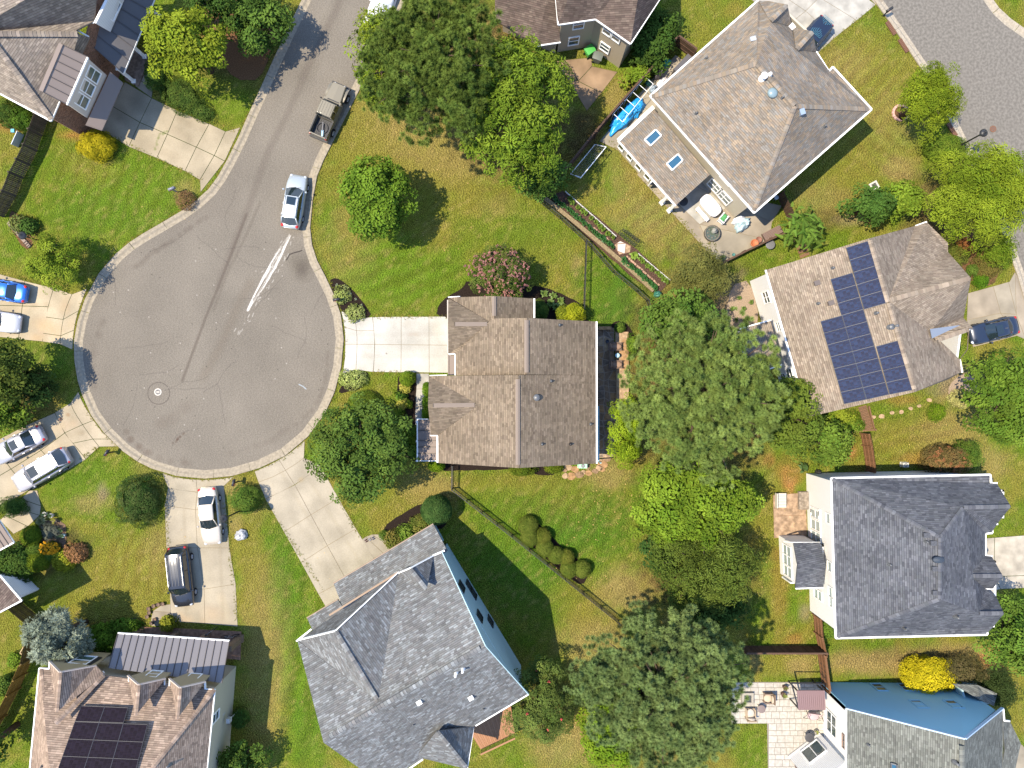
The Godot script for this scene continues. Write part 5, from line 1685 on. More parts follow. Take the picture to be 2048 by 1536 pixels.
	wall_plate(o, dw, plain(lin(0.52, 0.47, 0.42), 0.7), 0.2, "dormer_wall")
	for t in [0.23, 0.5, 0.77]:
		plate_window(o, dw, lerpf(149, 191, t) + 4, lerpf(226, 130, t) - 3, 1.05, 1.7, white, {"nx": 1, "ny": 2, "glass": plain(lin(0.11, 0.13, 0.11), 0.08)})
	seamed(o, "garage_roof_sheet", [[204, 261, 2.7], [246, 166, 2.7], [220, 144, 3.4], [171, 250, 3.4]], 1, mid_taupe, mid_taupe)
	seamed(o, "porch_roof_sheet", [[246, 146, 3.0], [320, -30, 3.0], [250, -60, 4.4], [180, 88, 4.4]], 7, plain(lin(0.085, 0.08, 0.08), 0.6, 0.1), seam_dark)  # taupe metal coloured darker: the shade the house casts is put into it
	trim(o, [[247, 147, 2.9], [321, -30, 2.9]], 0.12, 0.14, white)
	var uw := [[192, 47, 6.3], [221, 64, 4.2], [270, -50, 4.2], [246, -60, 6.3]]
	wall_plate(o, uw, white_sid, 0.2, "gable_wall")
	plate_window(o, uw, 224, 16, 1.7, 1.5, white, {"nx": 2})
	for q in [[252, 150], [274, 100], [303, 18]]:
		var c := at(q[0], q[1], 1.5)
		var cm := M.new()
		cm.box(Vector3(c.x, 1.45, c.z), Vector3(0.22, 2.9, 0.22)); cm.box(Vector3(c.x, 0.15, c.z), Vector3(0.36, 0.3, 0.36)); cm.box(Vector3(c.x, 2.8, c.z), Vector3(0.32, 0.15, 0.32))
		part("porch_column", cm, white, o)
	var pm := M.new()
	pm.sheet(ats([[240, 90, 0.2], [300, 110, 0.2], [276, 172, 0.2], [250, 160, 0.2]]), 0.2)
	part("porch_floor", pm, worn(lin(0.28, 0.21, 0.16), 0.9, noise_tex(95, 0.03, 0.7, 256), 3.0), o)
	# ---- beige house at the top
	o = thing("house", "beige sided house with brown shingles and bins by its patio", "house")
	f = [[[1116, 49, 5.6], [1191, 38, 5.6], [1170, -90, 9.4], [1107, -60, 8.0]], [[1191, 38, 5.6], [1261, 87, 5.6], [1335, -25, 5.6], [1290, -90, 9.4], [1170, -90, 9.4]], [[990, 40, 3.4], [1074, 91, 3.2], [1121, 84, 3.2], [1107, -60, 6.2], [990, -80, 6.0]]]
	rf = roof(o, f, umber)
	trim(o, [[1074, 92, 3.15], [1121, 85, 3.15]], 0.12, 0.13, white); trim(o, [[1116, 50, 5.55], [1191, 39, 5.55], [1261, 88, 5.55], [1330, -18, 5.55]], 0.12, 0.13, white); trim(o, [[1108, -40, 6.9], [1116, 50, 5.6]], 0.1, 0.13, white)
	ring = walls(o, [[1118, 48], [1191, 36], [1259, 84], [1330, -20], [1330, -120], [1110, -120]], 5.5, 0.22, siding(lin(0.40, 0.335, 0.24)))
	walls(o, [[1000, 30], [1119, 80], [1112, -80], [1000, -80]], 3.1, 0.2, siding(lin(0.40, 0.335, 0.24)))
	window(o, ring, 1158, 53, 4.5, 1.0, 1.5, white, {"ny": 2}); window(o, ring, 1148, 86, 1.7, 1.0, 1.5, white); window(o, ring, 1213, 66, 4.5, 1.0, 1.4, white); window(o, ring, 1229, 76, 4.5, 1.0, 1.4, white); window(o, ring, 1209, 96, 1.7, 1.0, 1.3, white)
	# ---- house cut by the left edge
	o = thing("house", "house cut off by the left edge with a small taupe metal corner roof", "house")
	seamed(o, "porch_roof_sheet", [[0, 1100, 3.2], [27, 1085, 3.2], [-30, 1000, 3.6], [-60, 1010, 3.6]], 3, mid_taupe, seam_dark)
	trim(o, [[-40, 1122, 3.15], [28, 1085, 3.15], [-30, 998, 3.5]], 0.12, 0.13, white)
	rf = roof(o, [[[-80, 1100, 7], [0, 1150, 5.4], [44, 1200, 5.2], [-80, 1265, 5.2]]], umber)
	trim(o, [[-60, 1256, 5.15], [44, 1201, 5.15], [0, 1150, 5.35]], 0.12, 0.13, white)
	walls(o, [[-90, 1145], [0, 1163], [36, 1199], [-80, 1252]], 3.0, 0.1, white_sid)

func house_middle(taupe: Material, white: Material, metal: Material, seam: Material, white_sid: Material):
	var o := thing("house", "house in the middle with a taupe shingle roof and two raised ridge vents", "house")
	var f := [[[1053, 636, 8.4], [1191.5, 643, 5.2], [1191.5, 750, 5.2], [1053, 749, 8.4]], [[1036, 750, 8.7], [1191.5, 750, 5.19], [1192, 927, 5.2], [1037, 936, 8.7]],
		[[1053, 636, 8.4], [1053, 749, 8.4], [911, 751, 5.2], [911, 708, 5.2], [985, 637, 6.9]],
		[[1036, 750, 8.7], [1037, 936, 8.7], [877, 926, 5.2], [876, 871, 5.2], [958, 810, 7.05], [858, 752, 4.85]],
		[[856, 811, 6.9], [958, 810, 7.05], [858, 752, 4.85]], [[856, 811, 6.9], [862, 870, 4.9], [876, 871, 5.15], [958, 810, 7.05]],
		[[988, 592, 6.6], [988, 648, 6.7], [1067, 640, 4.7], [1067, 597, 4.7]], [[988, 592, 6.6], [897, 595, 4.6], [988, 648, 6.7]], [[896, 648, 6.6], [896.5, 596, 4.6], [988, 648, 6.7]],
		[[896, 648, 6.6], [988, 648, 6.7], [911, 708, 5.0], [897, 708, 4.7]]]
	var rf := roof(o, f, taupe)
	var cap := plain(lin(0.19, 0.155, 0.128), 0.9)
	# long raised ridge vents
	for l in [[[1053, 640, 8.5], [1053, 745, 8.5]], [[1035.5, 758, 8.8], [1035.5, 930, 8.8]], [[988, 593, 6.7], [988, 632, 6.7]], [[910, 648, 6.7], [974, 648, 6.72]], [[867, 811, 7.0], [949, 810, 7.05]]]:
		var p := ats(l)
		var m := M.new()
		var s: Vector3 = (p[1] - p[0]).cross(Vector3.UP).normalized() * 0.17
		m.sheet([p[0] - s - Vector3(0, 0.07, 0), p[1] - s - Vector3(0, 0.07, 0), p[1], p[0]], 0.06, 10.24)
		m.sheet([p[0], p[1], p[1] + s - Vector3(0, 0.07, 0), p[0] + s - Vector3(0, 0.07, 0)], 0.06, 10.24)
		part("ridge_vent", m, cap, rf)
	caps(rf, [[[897, 648, 6.65], [909, 648, 6.65]], [[857, 811, 6.95], [866, 811, 6.95]], [[1035.5, 752, 8.75], [1035.5, 757, 8.75]]], taupe, 0.3)
	trim(o, [[1193, 643, 5.14], [1193.5, 927, 5.14]], 0.13, 0.13, white); trim(o, [[1068.5, 597, 4.65], [1068.5, 636, 4.65]], 0.13, 0.13, white)
	trim(o, [[897, 594.5, 4.5], [920, 593, 5.1]], 0.06, 0.14, white, "fascia"); trim(o, [[911, 709, 5.0], [911, 751, 5.1]], 0.13, 0.13, white); trim(o, [[898, 708, 4.7], [911, 708, 5.0]], 0.08, 0.14, white, "fascia")
	trim(o, [[860, 751, 4.8], [894, 750, 5.2]], 0.06, 0.14, white, "fascia"); trim(o, [[861, 871, 4.85], [876, 871, 5.1]], 0.08, 0.14, white, "fascia"); trim(o, [[875, 872, 5.1], [875, 925, 5.1]], 0.13, 0.13, white)
	trim(o, [[895.5, 600, 4.55], [895.5, 706, 4.6]], 0.1, 0.13, plain(lin(0.4, 0.36, 0.32), 0.6))
	# small metal roofs over the doors
	seamed(o, "awning_sheet", [[898, 750, 3.1], [898, 711, 3.1], [911, 711, 3.4], [911, 750, 3.4]], 1, metal, metal)
	trim(o, [[897, 708, 3.1], [897, 751, 3.1]], 0.1, 0.12, metal)
	seamed(o, "porch_roof_sheet", [[836, 920, 3.0], [836, 881, 3.0], [876, 881, 3.5], [876, 920, 3.5]], 3, metal, seam)
	seamed(o, "porch_roof_sheet", [[836, 881, 3.02], [836, 840, 3.02], [862, 840, 3.35], [876, 881, 3.52]], 2, metal, seam)
	trim(o, [[877, 921, 3.0], [835, 921, 2.95], [835, 838, 2.95], [857, 839, 3.1]], 0.12, 0.13, white)
	for q in [[838, 918], [838, 880], [838, 842]]:
		var c := at(q[0], q[1], 1.5)
		var m := M.new()
		m.box(Vector3(c.x, 1.45, c.z), Vector3(0.16, 2.9, 0.16)); m.box(Vector3(c.x, 0.1, c.z), Vector3(0.24, 0.2, 0.24))
		part("porch_post", m, white, o)
	var sid := siding(lin(0.36, 0.42, 0.42))
	var ring := walls(o, [[880, 755], [1036, 752], [1190, 645], [1190, 925], [1037, 932], [880, 922]], 5.1, 0.3, sid)
	walls(o, [[912, 705], [1052, 640], [1190, 645], [1190, 752], [912, 752]], 5.0, 0.32, sid)
	walls(o, [[898, 598], [1065, 598], [1065, 650], [1000, 706], [898, 706]], 4.5, 0.3, sid)
	walls(o, [[860, 754], [900, 754], [900, 868], [862, 868]], 4.6, 0.3, sid)
	for t in [[[880, 922, 5.1], [1190, 924, 5.1], [1037, 933, 8.55]], [[985, 640, 6.8], [1190, 646, 5.1], [1053, 639, 8.25]], [[899, 597, 4.5], [1065, 599, 4.6], [988, 595, 6.5]]]:
		var p := ats(t)
		var push := Vector3(0, 0, -0.4 if t[2][1] > 768 else 0.3)
		var m := M.new()
		var g := [p[0] + push, p[1] + push, p[2] + push]
		if t[2][1] > 768 and (g[1] - g[0]).cross(g[2] - g[0]).z < 0 or t[2][1] < 768 and (g[1] - g[0]).cross(g[2] - g[0]).z > 0: g.reverse()
		m.plate(g, 0.1)
		part("gable_wall", m, sid, o)
	for y in [672.0, 700.0, 730.0, 800.0, 850.0, 890.0]: window(o, ring, 1188, y, 3.9, 1.0, 1.4, white)
	pipes(rf, f, [[1119, 650, 0.32, 0.07], [1102, 762, 0.32, 0.07], [1073, 795, 0.25, 0.14, lead, true], [1181, 848, 0.32, 0.07], [1084, 888, 0.32, 0.07], [1141, 888, 0.32, 0.07, black_trim]])
	# down pipe and gutter along the terrace wall
	var dp := plain(lin(0.25, 0.42, 0.45), 0.5)
	trim(o, [[1197, 812, 3.4], [1197, 922, 3.4]], 0.12, 0.12, dp, "lower_gutter")
	var c2 := at(1197, 922, 1.7)
	var m2 := M.new(); m2.box(Vector3(c2.x, 1.7, c2.z), Vector3(0.09, 3.3, 0.09)); part("down_pipe", m2, dp, o)

func house_dormers(rosy: Material, white: Material, cream: Material, tan_sid: Material, seam: Material):
	var o := thing("house", "cream house with two window dormers, rooftop solar panels and a dark metal porch roof", "house")
	var f := [[[80, 1336, 5.6], [429, 1378, 5.6], [270, 1580, 10], [103, 1580, 10]], [[80, 1336, 5.6], [103, 1580, 10], [58, 1580, 5.6]], [[429, 1378, 5.6], [410, 1580, 5.6], [270, 1580, 10]]]
	var rf := roof(o, f, rosy)
	caps(rf, [[[429, 1379, 5.65], [305, 1535, 9.05]], [[81, 1338, 5.65], [99, 1540, 9.2]]], rosy, 0.34)
	var plate_list := [
		[[[103, 1323, 6.0], [120, 1343, 8.0], [189, 1332, 6.0], [222, 1306, 3.0], [158, 1302, 3.0]], [[99, 1322, 5.9], [120, 1344, 8.1], [113, 1424, 8.3]], [[120, 1344, 8.1], [192, 1331, 5.9], [209, 1350, 5.9], [113, 1424, 8.3]], [166, 1321], 1.5, 1.7],
		[[[260, 1352, 6.2], [277, 1368, 7.8], [328, 1357, 6.2], [342, 1345, 5.0], [296, 1341, 5.0]], [[256, 1351, 6.1], [277, 1369, 7.9], [271, 1431, 8.0]], [[277, 1369, 7.9], [331, 1357, 6.1], [271, 1431, 8.0]], [308, 1349], 1.0, 1.3],
		[[[343, 1358, 6.2], [360, 1374, 7.8], [407, 1363, 6.2], [420, 1350, 5.0], [376, 1346, 5.0]], [[339, 1357, 6.1], [360, 1375, 7.9], [354, 1438, 8.0]], [[360, 1375, 7.9], [411, 1363, 6.1], [354, 1438, 8.0]], [387, 1355], 1.0, 1.3]]
	for q in plate_list:
		wall_plate(o, q[0], tan_sid, 0.1, "dormer_wall")
		roof(o, [q[1], q[2]], rosy, "dormer_roof", 0.1)
		caps(rf, [[q[1][1], q[1][2]]], rosy, 0.3)
		var opt := {"ny": 2, "glass": plain(lin(0.05, 0.09, 0.07), 0.08)}
		if q[4] > 1.2: opt["shutter"] = black_trim
		plate_window(o, q[0], q[3][0], q[3][1], q[4], q[5], white, opt)
		trim(o, [q[1][0], q[1][1], q[2][1]], 0.08, 0.16, plain(lin(0.5, 0.42, 0.36), 0.6), "fascia")
	caps(rf, [[[207, 1351, 6.0], [111, 1447, 8.4]]], rosy, 0.36)
	trim(o, [[190, 1332, 5.8], [190, 1343, 5.8], [207, 1344, 5.7], [207, 1363, 5.6], [258, 1366, 5.6], [258, 1352, 5.8]], 0.1, 0.12, white); trim(o, [[329, 1358, 5.8], [330, 1372, 5.6], [339, 1373, 5.6], [340, 1358, 5.8]], 0.1, 0.12, white)
	trim(o, [[410, 1364, 5.8], [411, 1378, 5.6], [430, 1379, 5.55], [411, 1570, 5.55]], 0.12, 0.13, white); trim(o, [[99, 1324, 5.8], [99, 1337, 5.6], [79, 1336, 5.55], [57, 1570, 5.55]], 0.1, 0.12, white)
	seamed(o, "porch_roof_sheet", [[236, 1267, 3.0], [459, 1282, 3.0], [444, 1366, 4.6], [217, 1336, 4.6]], 16, plain(lin(0.16, 0.15, 0.155), 0.5, 0.2), seam)
	trim(o, [[236, 1266, 2.95], [459, 1281, 2.95]], 0.12, 0.13, white)
	walls(o, [[82, 1339], [427, 1380], [410, 1590], [60, 1590]], 5.5, 0.25, cream)
	var r := shrink([[82, 1339], [427, 1380], [410, 1590], [60, 1590]], 5.5, 0.25)
	window(o, r, 430, 1433, 4.0, 0.9, 1.4, white)
	for t in [[445, 1425], [458, 1440]]:
		var p := at(t[0], t[1], 2.0)
		var m := M.new(); m.box(p, Vector3(0.3, 0.5, 0.4)); m.tube([p, p + Vector3(0.1, -1.8, 0)], [0.03, 0.03], 6)
		part("meter_box", m, plain(lin(0.4, 0.4, 0.4), 0.5), o)
	# porch and garage front with brick piers
	var br := worn(lin(0.27, 0.19, 0.13), 0.9, noise_tex(97, 0.05, 0.6, 256), 1.5)
	for x in [268.0, 342.0, 402.0, 470.0]:
		var p := at(x, 1270 + (x - 236) * 0.07, 1.3)
		var m := M.new()
		m.box(Vector3(p.x, 1.35, p.z), Vector3(0.5, 2.7, 0.5)); m.box(Vector3(p.x, 0.2, p.z), Vector3(0.62, 0.4, 0.62))
		part("porch_pier", m, br, o)
	var pf := M.new()
	pf.sheet(ats([[283, 1254, 0.16], [482, 1264, 0.16], [480, 1320, 0.16], [290, 1300, 0.16]]), 0.16)
	part("porch_floor", pf, worn(lin(0.27, 0.16, 0.11), 0.9, noise_tex(98, 0.03, 0.7, 256), 3.0), o)
	# panels
	var pt := plain(Color.WHITE, 0.22)
	pt.albedo_texture = panel_tex(Color(0.11, 0.10, 0.14), Color(0.20, 0.18, 0.20), Color(0.17, 0.13, 0.13)); pt.metallic_specular = 0.12; pt.roughness = 0.6
	var fr := plain(lin(0.03, 0.03, 0.035), 0.4)
	solar(o, f, [165, 1410], [258, 1414], [249, 1444], [152, 1441], 1, pt, fr, 2)
	solar(o, f, [152, 1441.5], [297, 1447.5], [270, 1552], [115, 1545], 3, pt, fr, 3)
	pipes(rf, f, [[338, 1530, 0.4, 0.09], [85, 1532, 0.3, 0.06]])

func house_solar(tan: Material, white: Material, white_sid: Material):
	var o := thing("house", "white house with a pale tan roof carrying three columns of blue solar panels", "house")
	var f := [[[1532, 540, 5], [1738, 477, 8.8], [1777, 602, 8.8], [1830, 784, 8.8], [1617, 834, 5]], [[1738, 477, 8.8], [1777, 602, 8.8], [1830, 452, 4.9]],
		[[1777, 602, 8.8], [1942, 556, 8.3], [1896, 504, 5], [1896, 486, 5], [1853, 444, 4.9], [1830, 452, 4.9]],
		[[1777, 602, 8.8], [1942, 556, 8.3], [1933, 604, 6.4], [1927, 636, 5.2], [1862, 664, 6.6]],
		[[1777, 602, 8.8], [1862, 664, 6.6], [1920, 719, 5.1], [1923, 744, 4.9], [1896, 759, 5], [1830, 784, 8.8]],
		[[1862, 664, 6.6], [1872, 681, 6.9], [1939, 658, 6.7], [1946, 656, 5.4], [1927, 636, 5.2]], [[1862, 664, 6.6], [1872, 681, 6.9], [1939, 658, 6.7], [1936, 699, 5.2], [1920, 719, 5.1]]]
	f[0] = [[1532, 540, 5], [1738, 477, 8.8], [1830, 784, 8.8], [1617, 834, 5]]
	f[4] = [[1777, 602, 8.8], [1862, 664, 6.6], [1920, 719, 5.1], [1923, 744, 4.9], [1896, 759, 5], [1830, 784, 8.8]]
	var rf := roof(o, f, tan)
	caps(rf, [[[1740, 480, 8.9], [1776, 604, 8.9]], [[1778, 606, 8.9], [1829, 778, 8.9]], [[1780, 600, 8.85], [1939, 557, 8.4]], [[1876, 680, 6.95], [1937, 659, 6.75]]], tan, 0.36)
	trim(o, [[1531, 540, 4.95], [1616, 835, 4.95]], 0.12, 0.13, white); trim(o, [[1831, 452, 4.85], [1853, 444, 4.85]], 0.13, 0.13, white); trim(o, [[1919, 719, 5.0], [1924, 745, 4.85]], 0.13, 0.13, white)
	var fl := M.new()
	fl.sheet([at(1860, 658, 6.95), at(1864, 677, 6.98), at(1921, 650, 6.75)], 0.03)
	part("flashing", fl, plain(lin(0.22, 0.25, 0.29), 0.4, 0.4), rf)
	var ring := walls(o, [[1533, 542], [1740, 480], [1850, 448], [1893, 500], [1935, 556], [1930, 650], [1918, 740], [1830, 782], [1618, 832]], 4.9, 0.2, white_sid)
	window(o, ring, 1515, 600, 2.8, 1.1, 1.5, white, {"nx": 2}); window(o, ring, 1552, 655, 3.6, 0.9, 1.0, white); window(o, ring, 1577, 747, 3.0, 0.9, 1.4, white); window(o, ring, 1562, 757, 1.4, 0.9, 1.2, white)
	# sun room
	var sf := [[[1480, 658, 2.9], [1541, 641, 3.8], [1552, 684, 4.2], [1490, 700, 3.3]], [[1490, 700, 3.3], [1552, 684, 4.2], [1563, 728, 3.8], [1524, 742, 2.9]]]
	roof(o, sf, tan, "sunroom_roof")
	trim(o, [[1542, 640, 3.8], [1480, 657, 2.85], [1524, 743, 2.85], [1564, 729, 3.8]], 0.1, 0.14, white, "fascia")
	var sr := walls(o, [[1481, 660], [1541, 643], [1562, 728], [1524, 741]], 2.8, 0.1, white_sid)
	for q in [[1479, 682], [1490, 702], [1499, 718]]: window(o, sr, q[0], q[1], 1.6, 1.1, 1.6, white, {"glass": pane_m})
	pipes(rf, f, [[1665, 536, 0.3, 0.07], [1636, 607, 0.3, 0.07], [1752, 626, 0.35, 0.08], [1780, 654, 0.35, 0.12, lead, true], [1789, 652, 0.5, 0.1]])
	for q in [[1633, 566], [1661, 606]]: box_vent(rf, q[0], q[1], on(f, q[0], q[1]).y, Vector3(0.4, 0.15, 0.34), plain(lin(0.11, 0.09, 0.08), 0.7), 0.3)
	var pt := plain(Color.WHITE, 0.25)
	pt.albedo_texture = panel_tex(Color(0.13, 0.19, 0.29), Color(0.22, 0.25, 0.31), Color(0.27, 0.20, 0.21)); pt.metallic_specular = 0.12; pt.roughness = 0.6
	var fr := plain(lin(0.05, 0.055, 0.065), 0.6, 0.0)
	solar(o, f, [1691, 496], [1736, 482], [1772, 606], [1727, 619], 5, pt, fr)
	solar(o, f, [1660, 559], [1703, 546], [1776, 789], [1732, 799], 10, pt, fr)
	solar(o, f, [1640, 643], [1683, 631], [1731, 799], [1687, 808], 7, pt, fr)
	solar(o, f, [1751, 693], [1795, 681], [1823, 780], [1778, 789], 4, pt, fr)

func house_big_tan(tan: Material, white: Material, cream: Material, sky_glass: Material):
	var o := thing("house", "large tan hip-roofed house with a skylit sunroom facing its patio", "house")
	var f := [[[1516, 2, 5.6], [1301, 193, 5.6], [1513, 127, 9.2]], [[1301, 193, 5.6], [1508, 424, 5.6], [1590, 212, 9.2], [1513, 127, 9.2]], [[1508, 424, 5.6], [1741, 219, 5.6], [1590, 212, 9.2]],
		[[1590, 212, 9.2], [1741, 219, 5.6], [1665, 135, 5.6], [1658, 141, 5.6], [1632, 103, 5.6], [1592, 100, 7.7], [1583, 54, 5.7], [1540, 42, 7.5], [1522, 6, 5.6], [1516, 2, 5.6], [1513, 127, 9.2]],
		[[1540, 42, 7.5], [1575, 9, 7.5], [1538, 2, 5.7], [1518, 2, 5.6]], [[1540, 42, 7.5], [1575, 9, 7.5], [1584, 53, 5.7]],
		[[1592, 100, 7.7], [1626, 63, 7.7], [1586, 54, 5.7]], [[1592, 100, 7.7], [1626, 63, 7.7], [1633, 103, 5.7]]]
	var rf := roof(o, f, tan)
	caps(rf, [[[1303, 193, 5.65], [1511, 128, 9.2]], [[1541, 158, 9.28], [1590, 210, 9.28]], [[1514, 128, 9.28], [1541, 158, 9.28]], [[1508, 422, 5.65], [1590, 213, 9.2]], [[1592, 212, 9.2], [1739, 218, 5.65]], [[1594, 98, 7.75], [1625, 64, 7.75]], [[1542, 41, 7.55], [1573, 11, 7.55]]], tan, 0.36)
	trim(o, [[1516, 1, 5.55], [1300, 192, 5.55], [1508, 426, 5.55], [1743, 219, 5.55], [1665, 134, 5.55], [1657, 143, 5.55], [1632, 104, 5.55]], 0.14, 0.14, white)
	trim(o, [[1633, 103, 5.6], [1624, 110, 5.6], [1655, 144, 5.6]], 0.1, 0.12, white)
	var ring := walls(o, [[1518, 8], [1305, 193], [1508, 420], [1735, 218], [1660, 140], [1580, 50]], 5.5, 0.45, cream)
	walls(o, [[1545, 20], [1573, 14], [1628, 66], [1640, 120], [1600, 120]], 5.4, 0.2, cream)
	for q in [[1423, 380], [1442, 399]]: window(o, ring, q[0], q[1], 1.6, 1.5, 1.7, white, {"nx": 2, "glass": plain(lin(0.2, 0.22, 0.2), 0.1)})
	window(o, ring, 1445, 365, 4.4, 1.2, 1.0, white)
	# sunroom
	var sf := [[[1306, 216, 4.0], [1420, 349, 4.0], [1351, 411, 2.9], [1237, 281, 2.9]]]
	var sr := roof(o, sf, tan, "sunroom_roof")
	trim(o, [[1307, 214, 4.0], [1236, 281, 2.9]], 0.3, 0.14, white, "fascia"); trim(o, [[1236, 282, 2.85], [1351, 412, 2.85]], 0.13, 0.13, white)
	skylight(sr, sf, [[1289, 280], [1311, 260], [1322, 272], [1301, 292]], white, sky_glass); skylight(sr, sf, [[1333, 328], [1355, 309], [1365, 321], [1344, 341]], white, sky_glass)
	var wr := walls(o, [[1240, 282], [1304, 221], [1372, 297], [1310, 361]], 2.8, 0.25, cream, "sunroom_wall")
	for t in [0.1, 0.27, 0.44, 0.61, 0.78]: window(o, wr, lerpf(1222, 1330, t), lerpf(290, 404, t), 1.3, 0.7, 1.1, white, {"ny": 1, "glass": plain(lin(0.05, 0.055, 0.03), 0.1)})
	for q in [[1345, 414], [1330, 398], [1393, 366]]:
		var c := at(q[0], q[1], 1.4)
		var m := M.new(); m.box(Vector3(c.x, 1.4, c.z), Vector3(0.26, 2.8, 0.26), Basis(Vector3.UP, 0.7)); m.box(Vector3(c.x, 0.15, c.z), Vector3(0.4, 0.3, 0.4), Basis(Vector3.UP, 0.7))
		part("sunroom_post", m, white, o)
	pipes(rf, f, [[1412, 117, 0.35, 0.06], [1392, 227, 0.35, 0.06], [1525, 156, 0.5, 0.14, white, true], [1537, 152, 0.5, 0.12, white], [1564, 196, 0.35, 0.06], [1649, 253, 0.35, 0.06]])
	var dm := M.new(); dm.g = 0
	dm.blob(on(f, 1545, 186, 0.05), Vector3(0.42, 0.26, 0.42), 16, 8)
	part("dome_skylight", dm, plain(lin(0.2, 0.27, 0.29), 0.25, 0.2), rf)
	box_vent(rf, 1602, 226, on(f, 1602, 226).y, Vector3(0.34, 0.3, 0.4), plain(lin(0.3, 0.37, 0.45), 0.4, 0.4), 0.3)
	box_vent(rf, 1505, 79, on(f, 1505, 79).y, Vector3(0.4, 0.15, 0.3), plain(lin(0.42, 0.44, 0.46), 0.4, 0.3), 0.3)
	box_vent(rf, 1581, 57, 5.6, Vector3(0.4, 0.3, 0.4), white, 0.7)

func fences():
	var black := plain(lin(0.018, 0.018, 0.018), 0.5)
	picket_fence("metal_fence", "black metal picket fence running north from the middle house's back corner", [[1166, 640], [1171, 484]], 1.25, black)
	picket_fence("metal_fence", "black metal picket fence along the vegetable beds and the curved lawn corner", [[1068, 396], [1120, 438], [1171, 484], [1225, 545], [1272, 583], [1292, 602], [1298, 618], [1299, 645]], 1.25, black)
	picket_fence("metal_fence", "black metal picket fence slanting from the middle house to the pines in the south", [[906, 930], [905, 976], [1024, 1069], [1130, 1154], [1236, 1240]], 1.25, black)
	var grey_w := []
	for k in [1.0, 0.8, 1.2]: grey_w.append(worn(lin(0.15 * k, 0.125 * k, 0.095 * k), 0.95, noise_tex(201, 0.05, 0.55, 256), 1.0))
	board_fence("wood_fence", "weathered grey wavy board fence beside the brick-fronted house", [[95, 242], [84, 272], [74, 302], [60, 330], [46, 356], [32, 392], [8, 434]], 1.85, grey_w[0], {"tones": grey_w, "side": -1.0})
	var gold := []
	for k in [1.0, 0.85, 1.12]: gold.append(worn(lin(0.30 * k, 0.19 * k, 0.055 * k), 0.9, noise_tex(202, 0.05, 0.6, 256), 1.0))
	board_fence("wood_fence", "golden brown board fence along the lower left edge", [[68, 1314], [55, 1344], [42, 1374], [15, 1428], [-20, 1490]], 1.9, gold[0], {"tones": gold})
	var olive := []
	for k in [1.0, 0.85, 1.1]: olive.append(worn(lin(0.17 * k, 0.125 * k, 0.055 * k), 0.9, noise_tex(203, 0.05, 0.6, 256), 1.0))
	board_fence("wood_fence", "dull brown board fence between the left-edge house and the blue spruce", [[46, 1204], [86, 1238], [70, 1312]], 1.9, olive[0], {"tones": olive})
	var brown := []
	for k in [1.0, 0.85, 1.15]: brown.append(worn(lin(0.135 * k, 0.085 * k, 0.06 * k), 0.9, noise_tex(204, 0.05, 0.65, 256), 1.0))
	board_fence("wood_fence", "dark brown board fence between the beige house and the big tan house", [[1383, 118], [1348, 92], [1290, 160], [1240, 216], [1188, 276], [1140, 336], [1094, 394]], 1.8, brown[0], {"tones": brown, "cap": true})
	var redw := []
	for k in [1.0, 0.86, 1.14]: redw.append(worn(lin(0.27 * k, 0.14 * k, 0.075 * k), 0.9, noise_tex(205, 0.05, 0.65, 256), 1.0))
	board_fence("wood_fence", "low brown board fence closing the big tan house's patio", [[1434, 531], [1484, 506], [1536, 481], [1566, 468]], 1.0, brown[0], {"tones": brown, "cap": true})
	board_fence("wood_fence", "brown board fence from the big tan house corner to the patio tree", [[1554, 392], [1583, 452]], 1.6, redw[0], {"tones": brown})
	board_fence("wood_fence", "reddish board fence with rails running north from the dark grey roof", [[1719, 866], [1724, 890], [1731, 940]], 1.8, redw[0], {"tones": redw, "side": -1.0})
	board_fence("wood_fence", "reddish board fence south of the white bay of the dark grey house", [[1625, 1226], [1628, 1262], [1636, 1299]], 1.8, redw[0], {"tones": redw, "side": -1.0})
	board_fence("wood_fence", "dark brown fence running from the big pine to the reddish fence corner", [[1480, 1292], [1638, 1292]], 1.8, brown[0], {"tones": brown, "side": -1.0, "cap": true})
	board_fence("wood_fence", "brown fence between the paver patio lawn and the blue gable", [[1632, 1296], [1642, 1368]], 1.8, redw[0], {"tones": [redw[1], brown[0]], "side": -1.0, "cap": true})
	# low timber wall of the vegetable beds
	var tm := worn(lin(0.33, 0.25, 0.14), 0.9, noise_tex(206, 0.04, 0.6, 256), 1.5)
	var o := thing("garden_wall", "low tan timber wall between the metal fence and the vegetable beds", "garden wall", at(1090, 398))
	var line := ats([[1090, 398], [1150, 446], [1210, 496], [1245, 526], [1280, 558], [1306, 582]])
	for i in line.size() - 1:
		var m := M.new()
		m.beam(line[i] - line[0] + Vector3(0, 0.14, 0), line[i + 1] - line[0] + Vector3(0, 0.14, 0), 0.36, 0.28)
		part("timber", m, tm, o)
	# white edging of the beds
	var wm := plain(lin(0.62, 0.6, 0.55), 0.7)
	for e in [[[1130, 384], [1232, 474], "white picket edging of the upper vegetable bed"], [[1275, 508], [1340, 562], "white picket edging of the lower vegetable bed"]]:
		var a := at(e[0][0], e[0][1])
		var b := at(e[1][0], e[1][1])
		o = thing("edging", e[2], "garden edging", a)
		var n := int(a.distance_to(b) / 0.22)
		var pk := M.new(); pk.box(Vector3(0, 0.2, 0), Vector3(0.09, 0.4, 0.03))
		var pmesh := pk.done()
		for j in n: mi("picket", pmesh, wm, o, (b - a) * (j + 0.5) / n).rotation.y = atan2(-(b - a).z, (b - a).x)
		for y in [0.12, 0.32]:
			var m := M.new(); m.beam(Vector3(0, y, 0), b - a + Vector3(0, y, 0), 0.03, 0.05)
			part("rail", m, wm, o)
